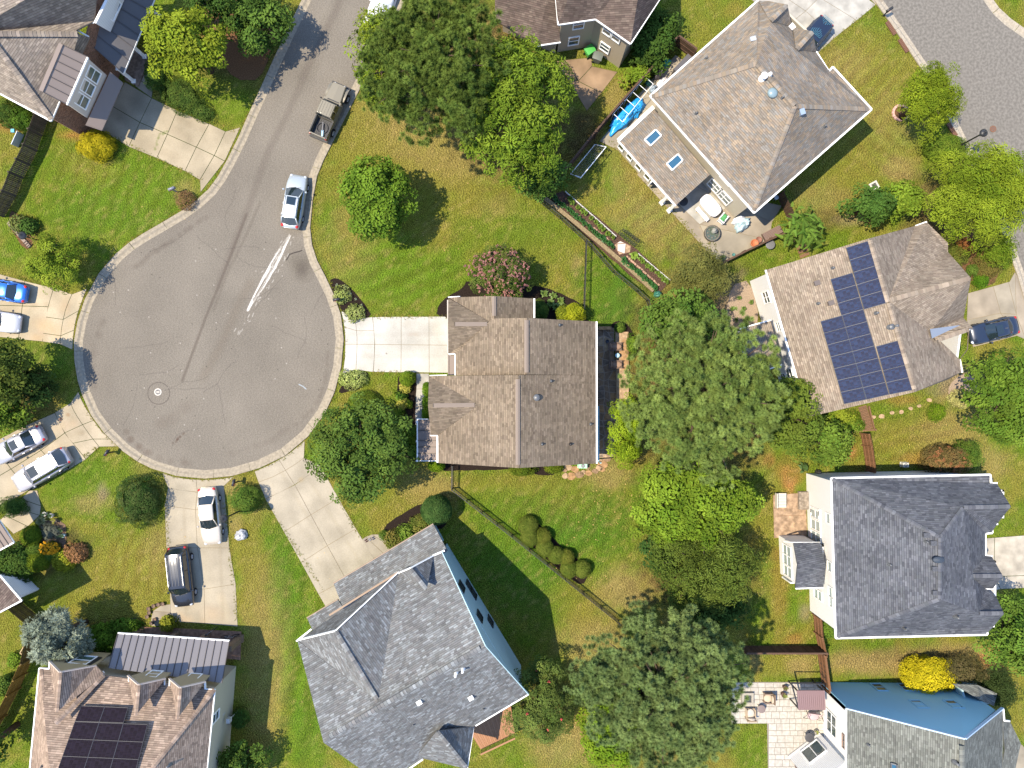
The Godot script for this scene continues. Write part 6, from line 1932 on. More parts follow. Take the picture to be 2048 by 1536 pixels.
	# brick edging between the rows
	var bm := []
	for k in [0.8, 1.0, 1.2]: bm.append(plain(lin(0.30 * k, 0.19 * k, 0.13 * k), 0.9))
	for e in [[[1122, 404], [1228, 490], "brick path edging inside the upper vegetable bed"], [[1252, 512], [1318, 572], "brick path edging inside the lower vegetable bed"]]:
		var a := at(e[0][0], e[0][1])
		var b := at(e[1][0], e[1][1])
		o = thing("edging", e[2], "garden edging", a)
		var bx := BoxMesh.new(); bx.size = Vector3(0.21, 0.1, 0.16)
		rng.seed = 7
		var n := int(a.distance_to(b) / 0.24)
		for j in n:
			var q := mi("brick", bx, bm[rng.randi() % 3], o, (b - a) * (j + 0.5) / n + Vector3(rng.randf_range(-0.03, 0.03), 0.06, rng.randf_range(-0.03, 0.03)))
			q.rotation.y = atan2(-(b - a).z, (b - a).x) + rng.randf_range(-0.15, 0.15)

func vehicles():
	var silver := paint(0.36, 0.40, 0.42, 0.3, 0.35)
	var pearl := paint(0.45, 0.45, 0.47, 0.15, 0.32)
	car("parked_car", "pale silver wagon parked at the kerb above the paint spill", "car", 597, 350, 580, 456, silver, {"h": 1.52, "w": 1.84, "ws": 0.42, "rf": 0.1, "rr": -0.66, "rb": -0.86, "sunroof": true, "rails": true, "sr": 0.22, "srl": 0.7, "tail": 1.0})
	car("parked_car", "bright blue sedan cut by the left edge on the rust-stained driveway", "car", -48, 571, 54, 589, paint(0.015, 0.13, 0.50, 0.3, 0.28), {"h": 1.45, "w": 1.8, "rr": -0.38, "rb": -0.62, "tail": 0.96})
	car("parked_car", "white hatchback nose cut by the left edge beside the blue sedan", "car", 40, 648, -62, 636, pearl, {"h": 1.5, "w": 1.82, "ws": 0.3, "rf": 0.02, "rr": -0.7, "rb": -0.88})
	car("parked_car", "two-tone dark silver sedan with sunroof parked nose-in at the left edge", "car", -12, 916, 86, 864, paint(0.32, 0.32, 0.35, 0.3, 0.32), {"h": 1.46, "w": 1.83, "ws": 0.34, "rf": 0.1, "rr": -0.36, "rb": -0.62, "sunroof": true, "sr": 0.3, "srl": 0.62})
	car("parked_car", "silver sport utility wagon with a dark tail beside the lawn corner", "suv", 32, 970, 137, 908, paint(0.36, 0.35, 0.37, 0.25, 0.32), {"h": 1.74, "w": 1.94, "ws": 0.42, "rf": 0.22, "rr": -0.72, "rb": -0.9, "hood": 1.02, "belt": 1.1, "tail": 1.08, "sunroof": true, "sr": 0.16, "srl": 0.8, "rails": true, "wheel": 0.37, "wt": 0.72, "dark_bumper": true})
	car("parked_car", "beige sedan parked on the curved driveway under the lamp post", "car", 425, 1089, 414, 975, paint(0.46, 0.41, 0.34, 0.15, 0.32), {"h": 1.46, "w": 1.82, "ws": 0.36, "rf": 0.08, "rr": -0.42, "rb": -0.68, "fin": false})
	car("parked_car", "black minivan with ribbed roof on the driveway below the beige sedan", "minivan", 369, 1212, 356, 1092, paint(0.025, 0.028, 0.036, 0.3, 0.22), {"h": 1.76, "w": 1.97, "ws": 0.52, "rf": 0.3, "rr": -0.78, "rb": -0.9, "hood": 1.0, "belt": 1.06, "tail": 1.04, "wt": 0.74, "ribs": 5, "rails": true, "wheel": 0.35})
	car("parked_car", "navy blue sedan parked beside the solar-panelled house", "car", 1940, 672, 2034, 649, paint(0.012, 0.019, 0.038, 0.2, 0.3), {"h": 1.47, "w": 1.84, "ws": 0.34, "rf": 0.08, "rr": -0.38, "rb": -0.66, "sunroof": true, "sr": 0.2, "srl": 0.6})
	var mz := car("parked_car", "dark blue car with pale maze-like lines on its roof", "car", 1592, 112, 1654, 42, paint(0.006, 0.011, 0.026, 0.1, 0.35), {"h": 1.5, "w": 1.85, "ws": 0.34, "rf": 0.16, "rr": -0.74, "rb": -0.9, "wt": 0.78})
	var lm := plain(lin(0.04, 0.15, 0.22), 0.6)
	for c in [[-0.25, 1], [-1.25, -1]]:
		for k in 4:
			var m := M.new()
			var x0: float = c[0]
			var w := 0.1 + k * 0.14
			var y := 1.552
			m.box(Vector3(x0 + w * 0.8 * c[1] - 0.1, y, 0), Vector3(0.03, 0.015, w * 2.0))
			for s in [-1.0, 1.0]:
				m.box(Vector3(x0 - 0.1 + (w * 0.8 - 0.16) * c[1], y, s * w), Vector3(0.32, 0.015, 0.03))
			part("roof_line", m, lm, mz)
	jeep()
	covered_car()

func jeep():
	var olive := paint(0.165, 0.145, 0.10, 0.15, 0.42)
	var dark := plain(lin(0.022, 0.022, 0.024), 0.6)
	var f := at(682, 168, 0.9)
	var b := at(635, 276, 0.9)
	var c := (f + b) * 0.5
	c.y = 0.02
	var o := thing("pickup_truck", "khaki four-door pickup truck with a hoop in its open bed", "pickup truck", c, atan2(-(f.z - b.z), f.x - b.x))
	var hl := f.distance_to(b) * 0.5
	var hw := 0.86
	var slab := func(called: String, x0: float, x1: float, y0: float, y1: float, w0: float, w1: float, mt: Material, top := 0.0):
		var m := M.new()
		var e := 0.05
		var s0 := [Vector3(x0, y0, -w0), Vector3(x0, y1 - e, -w0), Vector3(x0, y1, -w0 + e), Vector3(x0, y1 + top, 0), Vector3(x0, y1, w0 - e), Vector3(x0, y1 - e, w0), Vector3(x0, y0, w0)]
		var s1 := [Vector3(x1, y0, -w1), Vector3(x1, y1 - e, -w1), Vector3(x1, y1, -w1 + e), Vector3(x1, y1 + top, 0), Vector3(x1, y1, w1 - e), Vector3(x1, y1 - e, w1), Vector3(x1, y0, w1)]
		m.loft([s0, s1]); m.fan(s0, false); m.fan(s1, true)
		part(called, m, mt, o)
	slab.call("hood", hl * 0.36, hl * 0.9, 0.75, 1.18, 0.74, 0.62, olive, 0.04)
	slab.call("grille", hl * 0.9, hl * 0.94, 0.55, 1.14, 0.62, 0.6, olive)
	for s in [-1.0, 1.0]:
		var m := M.new(); m.g = 0
		m.loft([[Vector3(hl * 0.45, 0.9, s * 0.6), Vector3(hl * 0.45, 0.98, s * 0.9)], [Vector3(hl * 0.55, 1.0, s * 0.6), Vector3(hl * 0.55, 1.04, s * 0.93)], [Vector3(hl * 0.8, 1.0, s * 0.58), Vector3(hl * 0.8, 1.02, s * 0.92)], [Vector3(hl * 0.93, 0.8, s * 0.58), Vector3(hl * 0.93, 0.8, s * 0.88)]])
		part("fender", m, olive, o)
		m = M.new(); m.g = 0
		m.blob(Vector3(hl * 0.95, 0.98, s * 0.45), Vector3(0.06, 0.1, 0.1), 10, 6); part("headlight", m, lamp_clear, o)
		m = M.new(); m.box(Vector3(-hl * 0.955, 0.95, s * 0.76), Vector3(0.06, 0.22, 0.12)); part("taillight", m, tail_red, o)
		m = M.new(); m.g = 0; m.blob(Vector3(hl * 0.27, 1.25, s * 1.0), Vector3(0.06, 0.11, 0.12), 8, 5); part("mirror", m, dark, o)
	slab.call("cab", -hl * 0.30, hl * 0.36, 0.5, 1.22, hw, hw, olive)
	slab.call("roof", -hl * 0.29, hl * 0.17, 1.74, 1.84, 0.70, 0.68, olive, 0.02)
	for z0 in [-0.5, -0.25, 0.0, 0.25, 0.5]:
		var m := M.new(); m.box(Vector3(-hl * 0.06, 1.862, z0), Vector3(hl * 0.42, 0.025, 0.05)); part("roof_rib", m, olive, o)
	var gm := M.new()
	gm.quad(Vector3(hl * 0.3, 1.22, -0.7), Vector3(hl * 0.3, 1.22, 0.7), Vector3(hl * 0.18, 1.76, 0.64), Vector3(hl * 0.18, 1.76, -0.64)); part("windscreen", gm, glass_m, o)
	gm = M.new()
	gm.quad(Vector3(-hl * 0.30, 1.22, 0.7), Vector3(-hl * 0.30, 1.22, -0.7), Vector3(-hl * 0.29, 1.76, -0.66), Vector3(-hl * 0.29, 1.76, 0.66)); part("rear_window", gm, glass_m, o)
	for s in [-1.0, 1.0]:
		for k in [[-0.28, -0.06], [-0.03, 0.24]]:
			gm = M.new(); gm.plate([Vector3(hl * k[0], 1.22, s * 0.82), Vector3(hl * k[1], 1.22, s * 0.82), Vector3(hl * (k[1] - 0.06), 1.74, s * 0.70), Vector3(hl * k[0], 1.74, s * 0.70)], 0.01); part("side_window", gm, glass_m, o)
		gm = M.new()
		for k in [-0.29, -0.045, 0.21]: gm.beam(Vector3(hl * k, 1.22, s * 0.83), Vector3(hl * (k if k < 0.1 else 0.17), 1.78, s * 0.71), 0.07, 0.07)
		part("pillar", gm, olive, o)
	# open bed
	var bm := M.new()
	bm.box(Vector3(-hl * 0.62, 0.66, 0), Vector3(hl * 0.62, 0.08, 1.6)); part("bed_floor", bm, dark, o)
	for j in 7:
		bm = M.new(); bm.box(Vector3(-hl * 0.62, 0.71, -0.6 + j * 0.2), Vector3(hl * 0.6, 0.02, 0.06)); part("bed_rib", bm, dark, o)
	for s in [-1.0, 1.0]:
		bm = M.new(); bm.box(Vector3(-hl * 0.62, 0.88, s * 0.80), Vector3(hl * 0.64, 0.6, 0.12)); part("bed_side", bm, olive, o)
		bm = M.new(); bm.box(Vector3(-hl * 0.62, 1.19, s * 0.79), Vector3(hl * 0.64, 0.03, 0.1)); part("bed_rail", bm, dark, o)
	bm = M.new(); bm.box(Vector3(-hl * 0.935, 0.88, 0), Vector3(0.09, 0.6, 1.5)); part("tailgate", bm, olive, o)
	bm = M.new(); bm.box(Vector3(-hl * 0.985, 0.55, 0), Vector3(0.16, 0.2, 1.72)); part("bumper", bm, dark, o)
	bm = M.new(); bm.box(Vector3(hl * 0.985, 0.6, 0), Vector3(0.18, 0.2, 1.76)); part("bumper", bm, dark, o)
	bm = M.new(); bm.box(Vector3(hl * 0.34, 1.235, 0.1), Vector3(0.1, 0.03, 1.1)); part("cowl_vent", bm, dark, o)
	wheels(o, [hl * 0.66, -hl * 0.6], 0.93, 0.4)
	# things lying in the bed
	var h := thing("hoop", "black hoop lying in the bed of the khaki pickup", "hoop", c + Vector3(-hl * 0.62, 0.74, 0).rotated(Vector3.UP, o.rotation.y))
	var rm := M.new(); rm.g = 0
	var ring := []
	var rad := []
	for i in 21: ring.append(Vector3(cos(TAU * i / 20) * 0.48, 0.06, sin(TAU * i / 20) * 0.48)); rad.append(0.035)
	rm.tube(ring, rad, 6, false); part("ring", rm, plain(lin(0.05, 0.05, 0.055), 0.5), h)
	var p := thing("paddle", "blue and white paddle lying in the bed of the khaki pickup", "paddle", c + Vector3(-hl * 0.66, 0.76, 0.1).rotated(Vector3.UP, o.rotation.y), o.rotation.y + 0.35)
	rm = M.new(); rm.box(Vector3(0.25, 0.1, 0), Vector3(0.8, 0.05, 0.09)); part("shaft", rm, plain(lin(0.1, 0.1, 0.11), 0.5), p)
	rm = M.new(); rm.box(Vector3(-0.35, 0.1, 0), Vector3(0.55, 0.05, 0.16)); part("blade", rm, plain(lin(0.3, 0.5, 0.65), 0.4), p)

func covered_car():
	var f := at(777, -30, 0.8)
	var b := at(738, 72, 0.8)
	var c := (f + b) * 0.5
	c.y = 0.0
	var o := thing("covered_car", "car under a white fabric cover at the kerb beside the pine", "car", c, atan2(-(f.z - b.z), f.x - b.x))
	var hl := f.distance_to(b) * 0.5
	var m := M.new(); m.g = 0
	rng.seed = 61
	var secs := []
	for i in 25:
		var t := -1.0 + i / 12.0
		var w := 0.96 * (1.0 - 0.16 * pow(absf(t), 6.0))
		var top := 0.92
		if t > -0.72 and t < 0.42: top = 0.92 + 0.5 * smoothstep(0.0, 1.0, minf((t + 0.72) / 0.3, (0.42 - t) / 0.34))
		top -= 0.15 * pow(absf(t), 10.0)
		var r := []
		for j in 13:
			var a := PI * j / 12.0
			var fold := 0.03 * sin(i * 1.7 + j * 2.3) + 0.02 * sin(i * 0.6 - j * 1.1)
			var x := -cos(a)
			r.append(Vector3(t * hl + fold, 0.08 + (top - 0.08) * pow(sin(a), 0.4) + fold * 0.5, signf(x) * pow(absf(x), 0.6) * w * (1.0 - 0.22 * smoothstep(0.9, 1.4, 0.08 + (top - 0.08) * pow(sin(a), 0.4)))))
		secs.append(r)
	m.loft(secs); m.fan(secs[0], false); m.fan(secs[-1], true)
	part("cover", m, plain(lin(0.52, 0.53, 0.55), 0.6), o)
	for s in [-1.0, 1.0]:
		m = M.new(); m.g = 0
		m.blob(Vector3(hl * 0.24, 0.98, s * 0.95), Vector3(0.16, 0.13, 0.15), 8, 5); part("mirror_bulge", m, plain(lin(0.52, 0.53, 0.55), 0.6), o)
	wheels(o, [hl * 0.6, -hl * 0.6], 0.93)

func trees():
	# colours are leaf albedos
	var maple_a := Color(0.052, 0.115, 0.014)
	var maple_b := Color(0.125, 0.20, 0.028)
	var lime_a := Color(0.082, 0.135, 0.012)
	var lime_b := Color(0.18, 0.225, 0.026)
	var dark_a := Color(0.024, 0.062, 0.016)
	var dark_b := Color(0.058, 0.105, 0.024)
	var pine_a := Color(0.084, 0.145, 0.044)
	var pine_b := Color(0.195, 0.268, 0.09)
	var mid_a := Color(0.045, 0.095, 0.018)
	var mid_b := Color(0.095, 0.15, 0.03)
	# pines
	tree("pine_tree", "tall needle-tufted pine filling the middle right", "pine", 1402, 792, 178, 174, 13.5, "needle", pine_a, pine_b, {"low": 7.0, "lobes": 46, "trunk": 0.35, "up": 1.1})
	tree("pine_tree", "tall pine with bluish needle tufts at the bottom middle", "pine", 1328, 1376, 190, 180, 13.5, "needle", Color(0.082, 0.14, 0.058), Color(0.19, 0.262, 0.115), {"low": 6.5, "lobes": 44, "trunk": 0.35, "up": 1.1})
	tree("pine_tree", "dark dense pine at the top middle beside the covered car", "pine", 866, 126, 164, 164, 12.5, "needle", Color(0.062, 0.112, 0.028), Color(0.15, 0.212, 0.054), {"low": 7.0, "lobes": 40, "trunk": 0.34, "up": 1.1})
	# broadleaf
	tree("sweetgum_tree", "bright star-leaved sweetgum overlapping the top pine", "sweetgum tree", 1028, 215, 118, 160, 11.0, "star", Color(0.062, 0.12, 0.014), Color(0.15, 0.215, 0.028), {"low": 3.5, "lobes": 34, "trunk": 0.28})
	tree("sweetgum_tree", "light green sapling fringe on the street side of the top pine", "sweetgum tree", 765, 130, 50, 118, 7.0, "star", maple_a, lime_b, {"low": 1.5, "lobes": 16})
	tree("broadleaf_tree", "small dark tree between the sweetgum and the brown fence", "tree", 1085, 352, 46, 42, 5.5, "leaf", Color(0.03, 0.078, 0.016), Color(0.075, 0.13, 0.03), {"low": 1.0})
	tree("maple_tree", "round green maple standing alone on the front lawn", "maple", 755, 395, 74, 84, 7.0, "leaf", maple_a, maple_b, {"low": 1.6, "lobes": 20, "dense": 1.15})
	tree("maple_tree", "golden green maple in front of the brick-fronted house", "maple", 374, 92, 80, 76, 7.5, "leaf", lime_a, lime_b, {"low": 2.0, "lobes": 20})
	tree("broadleaf_tree", "dark glossy tree at the top edge beside the street", "tree", 508, 42, 74, 68, 4.4, "leaf", dark_a, Color(0.085, 0.145, 0.03), {"low": 2.0})
	tree("broadleaf_tree", "small dark tree at the top edge between the maple and the street tree", "tree", 425, 0, 46, 32, 7.0, "leaf", dark_a, dark_b, {"low": 2.0})
	tree("crape_myrtle", "round crape myrtle covered in pink blossom above the middle house", "crape myrtle", 1001, 547, 66, 55, 5.0, "small", Color(0.036, 0.068, 0.018), Color(0.09, 0.12, 0.03), {"low": 0.6, "lobes": 18, "blossom": Color(0.25, 0.13, 0.15), "bn": 700})
	tree("maple_tree", "open-crowned maple between the cul-de-sac and the middle house", "maple", 722, 900, 108, 106, 8.0, "leaf", Color(0.036, 0.078, 0.018), Color(0.09, 0.145, 0.034), {"low": 2.4, "lobes": 26, "dense": 0.8, "trunk": 0.2})
	tree("broadleaf_tree", "dark green tree behind the curved metal fence above the big pine", "tree", 1364, 645, 82, 66, 7.5, "leaf", Color(0.036, 0.085, 0.016), Color(0.085, 0.14, 0.03), {"low": 2.0})
	tree("broadleaf_tree", "olive-leaved tree at the lower end of the vegetable beds", "tree", 1400, 550, 56, 56, 6.0, "fine", Color(0.07, 0.088, 0.03), Color(0.16, 0.165, 0.06), {"low": 1.6})
	tree("evergreen_shrub", "tall lime-green shrub between the terrace and the big pine", "shrub", 1247, 868, 36, 70, 5.0, "small", Color(0.10, 0.18, 0.012), Color(0.2, 0.28, 0.022), {"low": 0.4, "lobes": 14, "dense": 1.2})
	tree("hornbeam_tree", "bright green leafy tree south of the big pine", "tree", 1386, 1006, 122, 94, 7.5, "leaf", Color(0.055, 0.12, 0.012), Color(0.15, 0.22, 0.028), {"low": 1.5, "lobes": 24, "dense": 1.2})
	tree("cypress_tree", "dark feathery cypress between the leafy tree and the southern pine", "cypress", 1408, 1130, 114, 86, 7.5, "fine", Color(0.05, 0.088, 0.018), Color(0.125, 0.17, 0.04), {"low": 1.5, "lobes": 26, "scale": 1.1, "up": 0.2})
	tree("broadleaf_tree", "leafy tree behind the white wall of the solar-panelled house", "tree", 1585, 832, 50, 86, 7.5, "leaf", Color(0.045, 0.085, 0.014), Color(0.11, 0.15, 0.028), {"low": 1.2})
	tree("broadleaf_tree", "green sapling clump next to the bare red clay", "tree", 1655, 886, 36, 46, 5.0, "leaf", Color(0.05, 0.11, 0.02), Color(0.13, 0.19, 0.035), {"low": 0.8})
	tree("broadleaf_tree", "young bright tree in a pink stone ring beside the right-hand street", "tree", 1855, 200, 60, 68, 6.5, "fine", Color(0.07, 0.125, 0.012), Color(0.19, 0.25, 0.025), {"low": 1.6, "dense": 0.9})
	tree("broadleaf_tree", "big yellow-green tree at the right edge over the street", "tree", 1958, 388, 108, 100, 8.5, "fine", Color(0.085, 0.145, 0.014), Color(0.2, 0.265, 0.03), {"low": 1.8, "lobes": 28, "dense": 1.1})
	tree("broadleaf_tree", "large dark-shaded tree at the right edge below the navy sedan", "tree", 2006, 796, 70, 92, 8.5, "leaf", Color(0.032, 0.082, 0.012), Color(0.10, 0.16, 0.026), {"low": 2.0})
	tree("broadleaf_tree", "leafy tree at the right edge below the dark grey roof", "tree", 2022, 1268, 52, 78, 7.5, "leaf", Color(0.04, 0.10, 0.018), Color(0.11, 0.18, 0.034), {"low": 1.6})
	tree("spruce_tree", "silvery blue spruce by the cream house with dormers", "spruce", 122, 1272, 64, 54, 6.2, "spruce", Color(0.125, 0.165, 0.155), Color(0.24, 0.285, 0.275), {"low": 1.0, "lobes": 26, "step": 0.26, "dense": 1.1, "up": 0.6, "scale": 1.15})
	tree("ornamental_tree", "yellow-green ornamental tree around the left lamp post", "tree", 112, 522, 58, 64, 4.6, "small", Color(0.075, 0.135, 0.014), Color(0.18, 0.235, 0.03), {"low": 0.5, "lobes": 18})
	tree("broadleaf_tree", "dark tree at the left edge between two driveways", "tree", 22, 748, 42, 66, 7.0, "leaf", Color(0.04, 0.075, 0.014), Color(0.10, 0.125, 0.03), {"low": 1.5})
	tree("broadleaf_tree", "shaded shrub-like tree beside the upper left-edge driveway", "tree", 66, 772, 40, 40, 4.0, "leaf", Color(0.024, 0.05, 0.014), Color(0.05, 0.085, 0.022), {"low": 0.4})
	tree("broadleaf_tree", "bushy green tree above the two-tone sedan at the left edge", "tree", 18, 832, 48, 30, 4.0, "leaf", Color(0.055, 0.11, 0.014), Color(0.12, 0.18, 0.03), {"low": 0.4})
	tree("crape_myrtle", "crape myrtle with a few red blossoms by the wooden deck", "crape myrtle", 1080, 1404, 74, 92, 5.5, "small", Color(0.04, 0.078, 0.02), Color(0.11, 0.15, 0.045), {"low": 0.8, "lobes": 20, "blossom": Color(0.42, 0.08, 0.10), "bn": 10, "dense": 0.9})
	tree("broadleaf_tree", "lime green tree under the southern pine's left side", "tree", 1222, 1450, 62, 84, 6.5, "leaf", Color(0.055, 0.125, 0.010), Color(0.145, 0.22, 0.02), {"low": 0.6, "lobes": 20, "dense": 1.2})
	tree("sumac_tree", "open frond-leaved tree by the patio fence of the big tan house", "tree", 1604, 455, 42, 42, 4.0, "frond", Color(0.045, 0.105, 0.020), Color(0.105, 0.17, 0.035), {"low": 1.2, "lobes": 12, "step": 0.72, "up": 1.4, "scale": 0.8, "gap": -0.5})
	tree("broadleaf_tree", "dark shade tree over the lower left corner fence", "tree", -40, 1500, 50, 60, 7.0, "leaf", dark_a, dark_b, {"low": 2.0})
	tree("broadleaf_tree", "dark bush under the eave of the cream house at the bottom edge", "tree", 486, 1520, 44, 36, 3.6, "leaf", dark_a, mid_b, {"low": 0.3})
	tree("broadleaf_tree", "dark low tree behind the beige house's side yard", "tree", 1300, 75, 46, 70, 3.2, "leaf", Color(0.024, 0.06, 0.014), Color(0.06, 0.11, 0.024), {"low": 0.2})
	tree("broadleaf_tree", "light green bush by the beige house's lawn corner", "tree", 1278, 142, 26, 20, 2.0, "leaf", Color(0.07, 0.135, 0.014), Color(0.17, 0.24, 0.03), {"low": 0.1})
	tree("laurel_tree", "dark dense round laurel north of the solar-panelled roof", "tree", 1737, 412, 40, 38, 5.0, "leaf", Color(0.026, 0.070, 0.016), Color(0.065, 0.125, 0.028), {"low": 0.4, "dense": 1.2})
	tree("laurel_tree", "lighter green bush between the laurel and the big yellow-green tree", "tree", 1804, 398, 36, 36, 3.6, "leaf", Color(0.06, 0.12, 0.014), Color(0.15, 0.215, 0.03), {"low": 0.3})
	tree("juniper_shrub", "ragged juniper on the kerb strip at the right", "shrub", 1996, 500, 26, 32, 2.6, "fine", Color(0.06, 0.12, 0.012), Color(0.16, 0.22, 0.03), {"low": 0.1})
	tree("cypress_tree", "small dark cypress at the blue house's street corner", "cypress", 1990, 1372, 32, 34, 3.2, "fine", Color(0.022, 0.045, 0.016), Color(0.05, 0.075, 0.03), {"low": 0.1})
	tree("broadleaf_tree", "leafy shoots behind the bright green tree's lower edge", "tree", 1340, 1092, 56, 60, 5.0, "leaf", Color(0.02, 0.055, 0.016), Color(0.05, 0.10, 0.028), {"low": 0.4})
	tree("broadleaf_tree", "dark leafy understorey between the cypress and the southern pine", "tree", 1420, 1216, 84, 44, 4.5, "leaf", Color(0.024, 0.058, 0.014), Color(0.06, 0.10, 0.026), {"low": 0.4})
	# shrubs
	var S := func(label: String, x: float, y: float, rx: float, ry: float, top: float, kind: String, a: Color, b: Color, opt := {}):
		shrub("shrub", label, "shrub", x, y, rx, ry, top, kind, a, b, opt)
	S.call("clipped golden yellow shrub at the corner house driveway", 193, 292, 31, 24, 1.8, "small", Color(0.20, 0.19, 0.010), Color(0.36, 0.31, 0.02), {"step": 0.2})
	S.call("dark shrub at the left edge below the corner house eave", 16, 226, 22, 24, 1.8, "small", dark_a, mid_b)
	S.call("round green shrub beside the start of the grey board fence", 48, 240, 21, 19, 1.6, "small", Color(0.03, 0.08, 0.012), Color(0.07, 0.13, 0.02))
	S.call("dark low shrub under the brick house porch corner", 308, 150, 16, 26, 1.2, "small", dark_a, dark_b)
	S.call("large round dark shrub on the lawn left of the curved driveway", 275, 1002, 39, 44, 2.2, "small", dark_a, Color(0.07, 0.095, 0.035), {"rough": 0.16})
	S.call("round shrub between the two driveways by the lamp post", 492, 998, 27, 25, 1.8, "small", mid_a, mid_b, {"rough": 0.15})
	S.call("dark ball-clipped holly above the grey-roofed house corner", 873, 1020, 28, 27, 3.0, "small", Color(0.022, 0.058, 0.018), Color(0.055, 0.105, 0.035), {"step": 0.2, "rough": 0.04})
	S.call("round clipped shrub at the front walk of the middle house", 815, 757, 13, 13, 1.3, "small", Color(0.05, 0.11, 0.010), Color(0.115, 0.17, 0.02), {"rough": 0.03})
	S.call("wide clipped shrub half under the open-crowned maple", 728, 806, 30, 22, 1.2, "small", Color(0.055, 0.105, 0.012), Color(0.11, 0.15, 0.025), {"rough": 0.04})
	S.call("tall dark clipped shrub at the north wall of the middle house", 1078, 622, 15, 18, 2.2, "small", dark_a, mid_b)
	S.call("bright yellow-green conical shrub at the middle house's north corner", 1148, 627, 18, 15, 2.4, "small", Color(0.13, 0.17, 0.012), Color(0.25, 0.28, 0.02), {"step": 0.2})
	S.call("darker yellow-green shrub nestled against the bright conical one", 1132, 628, 16, 14, 1.7, "small", Color(0.07, 0.11, 0.012), Color(0.15, 0.18, 0.02))
	S.call("red-tipped photinia shrub north of the dark grey roof", 1893, 920, 42, 24, 2.4, "small", Color(0.075, 0.068, 0.032), Color(0.17, 0.12, 0.06), {"rough": 0.2, "blossom": Color(0.17, 0.085, 0.05), "bn": 60})
	S.call("green shrub behind the red-tipped photinia", 1932, 914, 24, 28, 2.4, "small", Color(0.04, 0.085, 0.016), Color(0.10, 0.155, 0.03), {"rough": 0.2})
	S.call("leaning golden euonymus shrub at the blue gable", 1857, 1350, 46, 30, 2.4, "small", Color(0.27, 0.25, 0.012), Color(0.46, 0.40, 0.02), {"rough": 0.18, "scale": 1.1})
	S.call("purplish spreading shrub right of the golden euonymus", 1915, 1345, 44, 26, 2.0, "fine", Color(0.06, 0.065, 0.03), Color(0.14, 0.12, 0.07), {"rough": 0.25})
	S.call("small round ball shrub on the mulch by the terrace", 1240, 655, 8, 8, 0.8, "small", mid_a, mid_b, {"rough": 0.04})
	S.call("low green mound on the mulch beside the upper armchair", 1264, 690, 9, 18, 0.9, "small", mid_a, maple_b)
	S.call("dark shrub on the shaded walk at the left edge", 26, 1014, 25, 16, 1.3, "small", dark_a, dark_b)
	S.call("clipped hedge block by the potted garden at left", 62, 1072, 18, 18, 1.2, "small", Color(0.03, 0.07, 0.010), Color(0.09, 0.14, 0.014), {"rough": 0.03})
	S.call("square clipped shrub below the hedge block at left", 76, 1124, 20, 18, 1.2, "small", Color(0.05, 0.09, 0.010), Color(0.10, 0.14, 0.014), {"rough": 0.03})
	S.call("small green shrub between the two clipped hedges at left", 70, 1100, 16, 12, 0.9, "small", mid_a, mid_b)
	S.call("orange-flowered plant in the potted garden at left", 101, 1096, 17, 11, 0.8, "small", Color(0.06, 0.08, 0.012), Color(0.10, 0.11, 0.02), {"blossom": Color(0.62, 0.30, 0.02), "bn": 60})
	S.call("small ball shrub under the orange flowers", 104, 1111, 13, 11, 0.8, "small", mid_a, mid_b, {"rough": 0.03})
	S.call("yellow-green plant at the lawn edge of the potted garden", 128, 1120, 20, 16, 0.9, "leaf", Color(0.12, 0.15, 0.012), Color(0.24, 0.25, 0.03), {"core": false})
	S.call("reddish brown plant next to the yellow-green one", 152, 1106, 16, 15, 1.0, "leaf", Color(0.13, 0.075, 0.04), Color(0.24, 0.13, 0.075), {"core": false})
	S.call("silvery grey plant among the pots", 101, 1064, 14, 14, 0.8, "small", Color(0.07, 0.085, 0.08), Color(0.13, 0.14, 0.13))
	S.call("green shrub between the spruce and the metal porch roof", 205, 1278, 26, 24, 1.4, "leaf", Color(0.03, 0.085, 0.010), Color(0.085, 0.16, 0.02))
	S.call("low leafy shrub above the green one by the porch", 248, 1253, 26, 10, 1.0, "leaf", Color(0.04, 0.095, 0.012), Color(0.10, 0.17, 0.025))
	S.call("yellow-green bush at the porch end of the curved walk", 336, 1246, 10, 11, 0.9, "leaf", Color(0.09, 0.12, 0.012), Color(0.18, 0.19, 0.03))
	S.call("light green bush on the golden fence's lawn side", 12, 1370, 14, 16, 1.2, "leaf", dark_a, mid_b)
	S.call("small tomato plant by the lower left trellis", 32, 1320, 12, 10, 0.8, "leaf", Color(0.06, 0.13, 0.014), Color(0.13, 0.21, 0.03), {"core": false})
	S.call("dark low hedge in the shadow of the left-edge house", 30, 1130, 32, 34, 1.2, "leaf", dark_a, dark_b)
	S.call("dark shrub at the cream house's right wall", 480, 1437, 14, 16, 1.2, "small", dark_a, dark_b)
	S.call("spreading juniper ground cover beside the corner house driveway", 362, 190, 44, 30, 0.55, "small", Color(0.035, 0.075, 0.018), Color(0.08, 0.125, 0.03), {"turn": -0.6, "rough": 0.18})
	S.call("tail of the juniper ground cover nearest the kerb", 402, 222, 26, 16, 0.5, "small", Color(0.035, 0.075, 0.018), Color(0.08, 0.125, 0.03), {"turn": -0.6, "rough": 0.18})
	S.call("round shrub at the right-hand street beside the tall lamp", 1892, 296, 40, 24, 1.6, "small", Color(0.045, 0.095, 0.012), Color(0.11, 0.16, 0.025), {"rough": 0.06})
	S.call("green shrub at the tip of the island bed by the navy sedan's drive", 1962, 562, 12, 10, 0.9, "small", Color(0.035, 0.10, 0.008), Color(0.08, 0.16, 0.014))
	S.call("brownish spreading shrub in the island bed at the right", 1976, 528, 22, 26, 1.0, "fine", Color(0.09, 0.095, 0.03), Color(0.19, 0.16, 0.06), {"rough": 0.25})
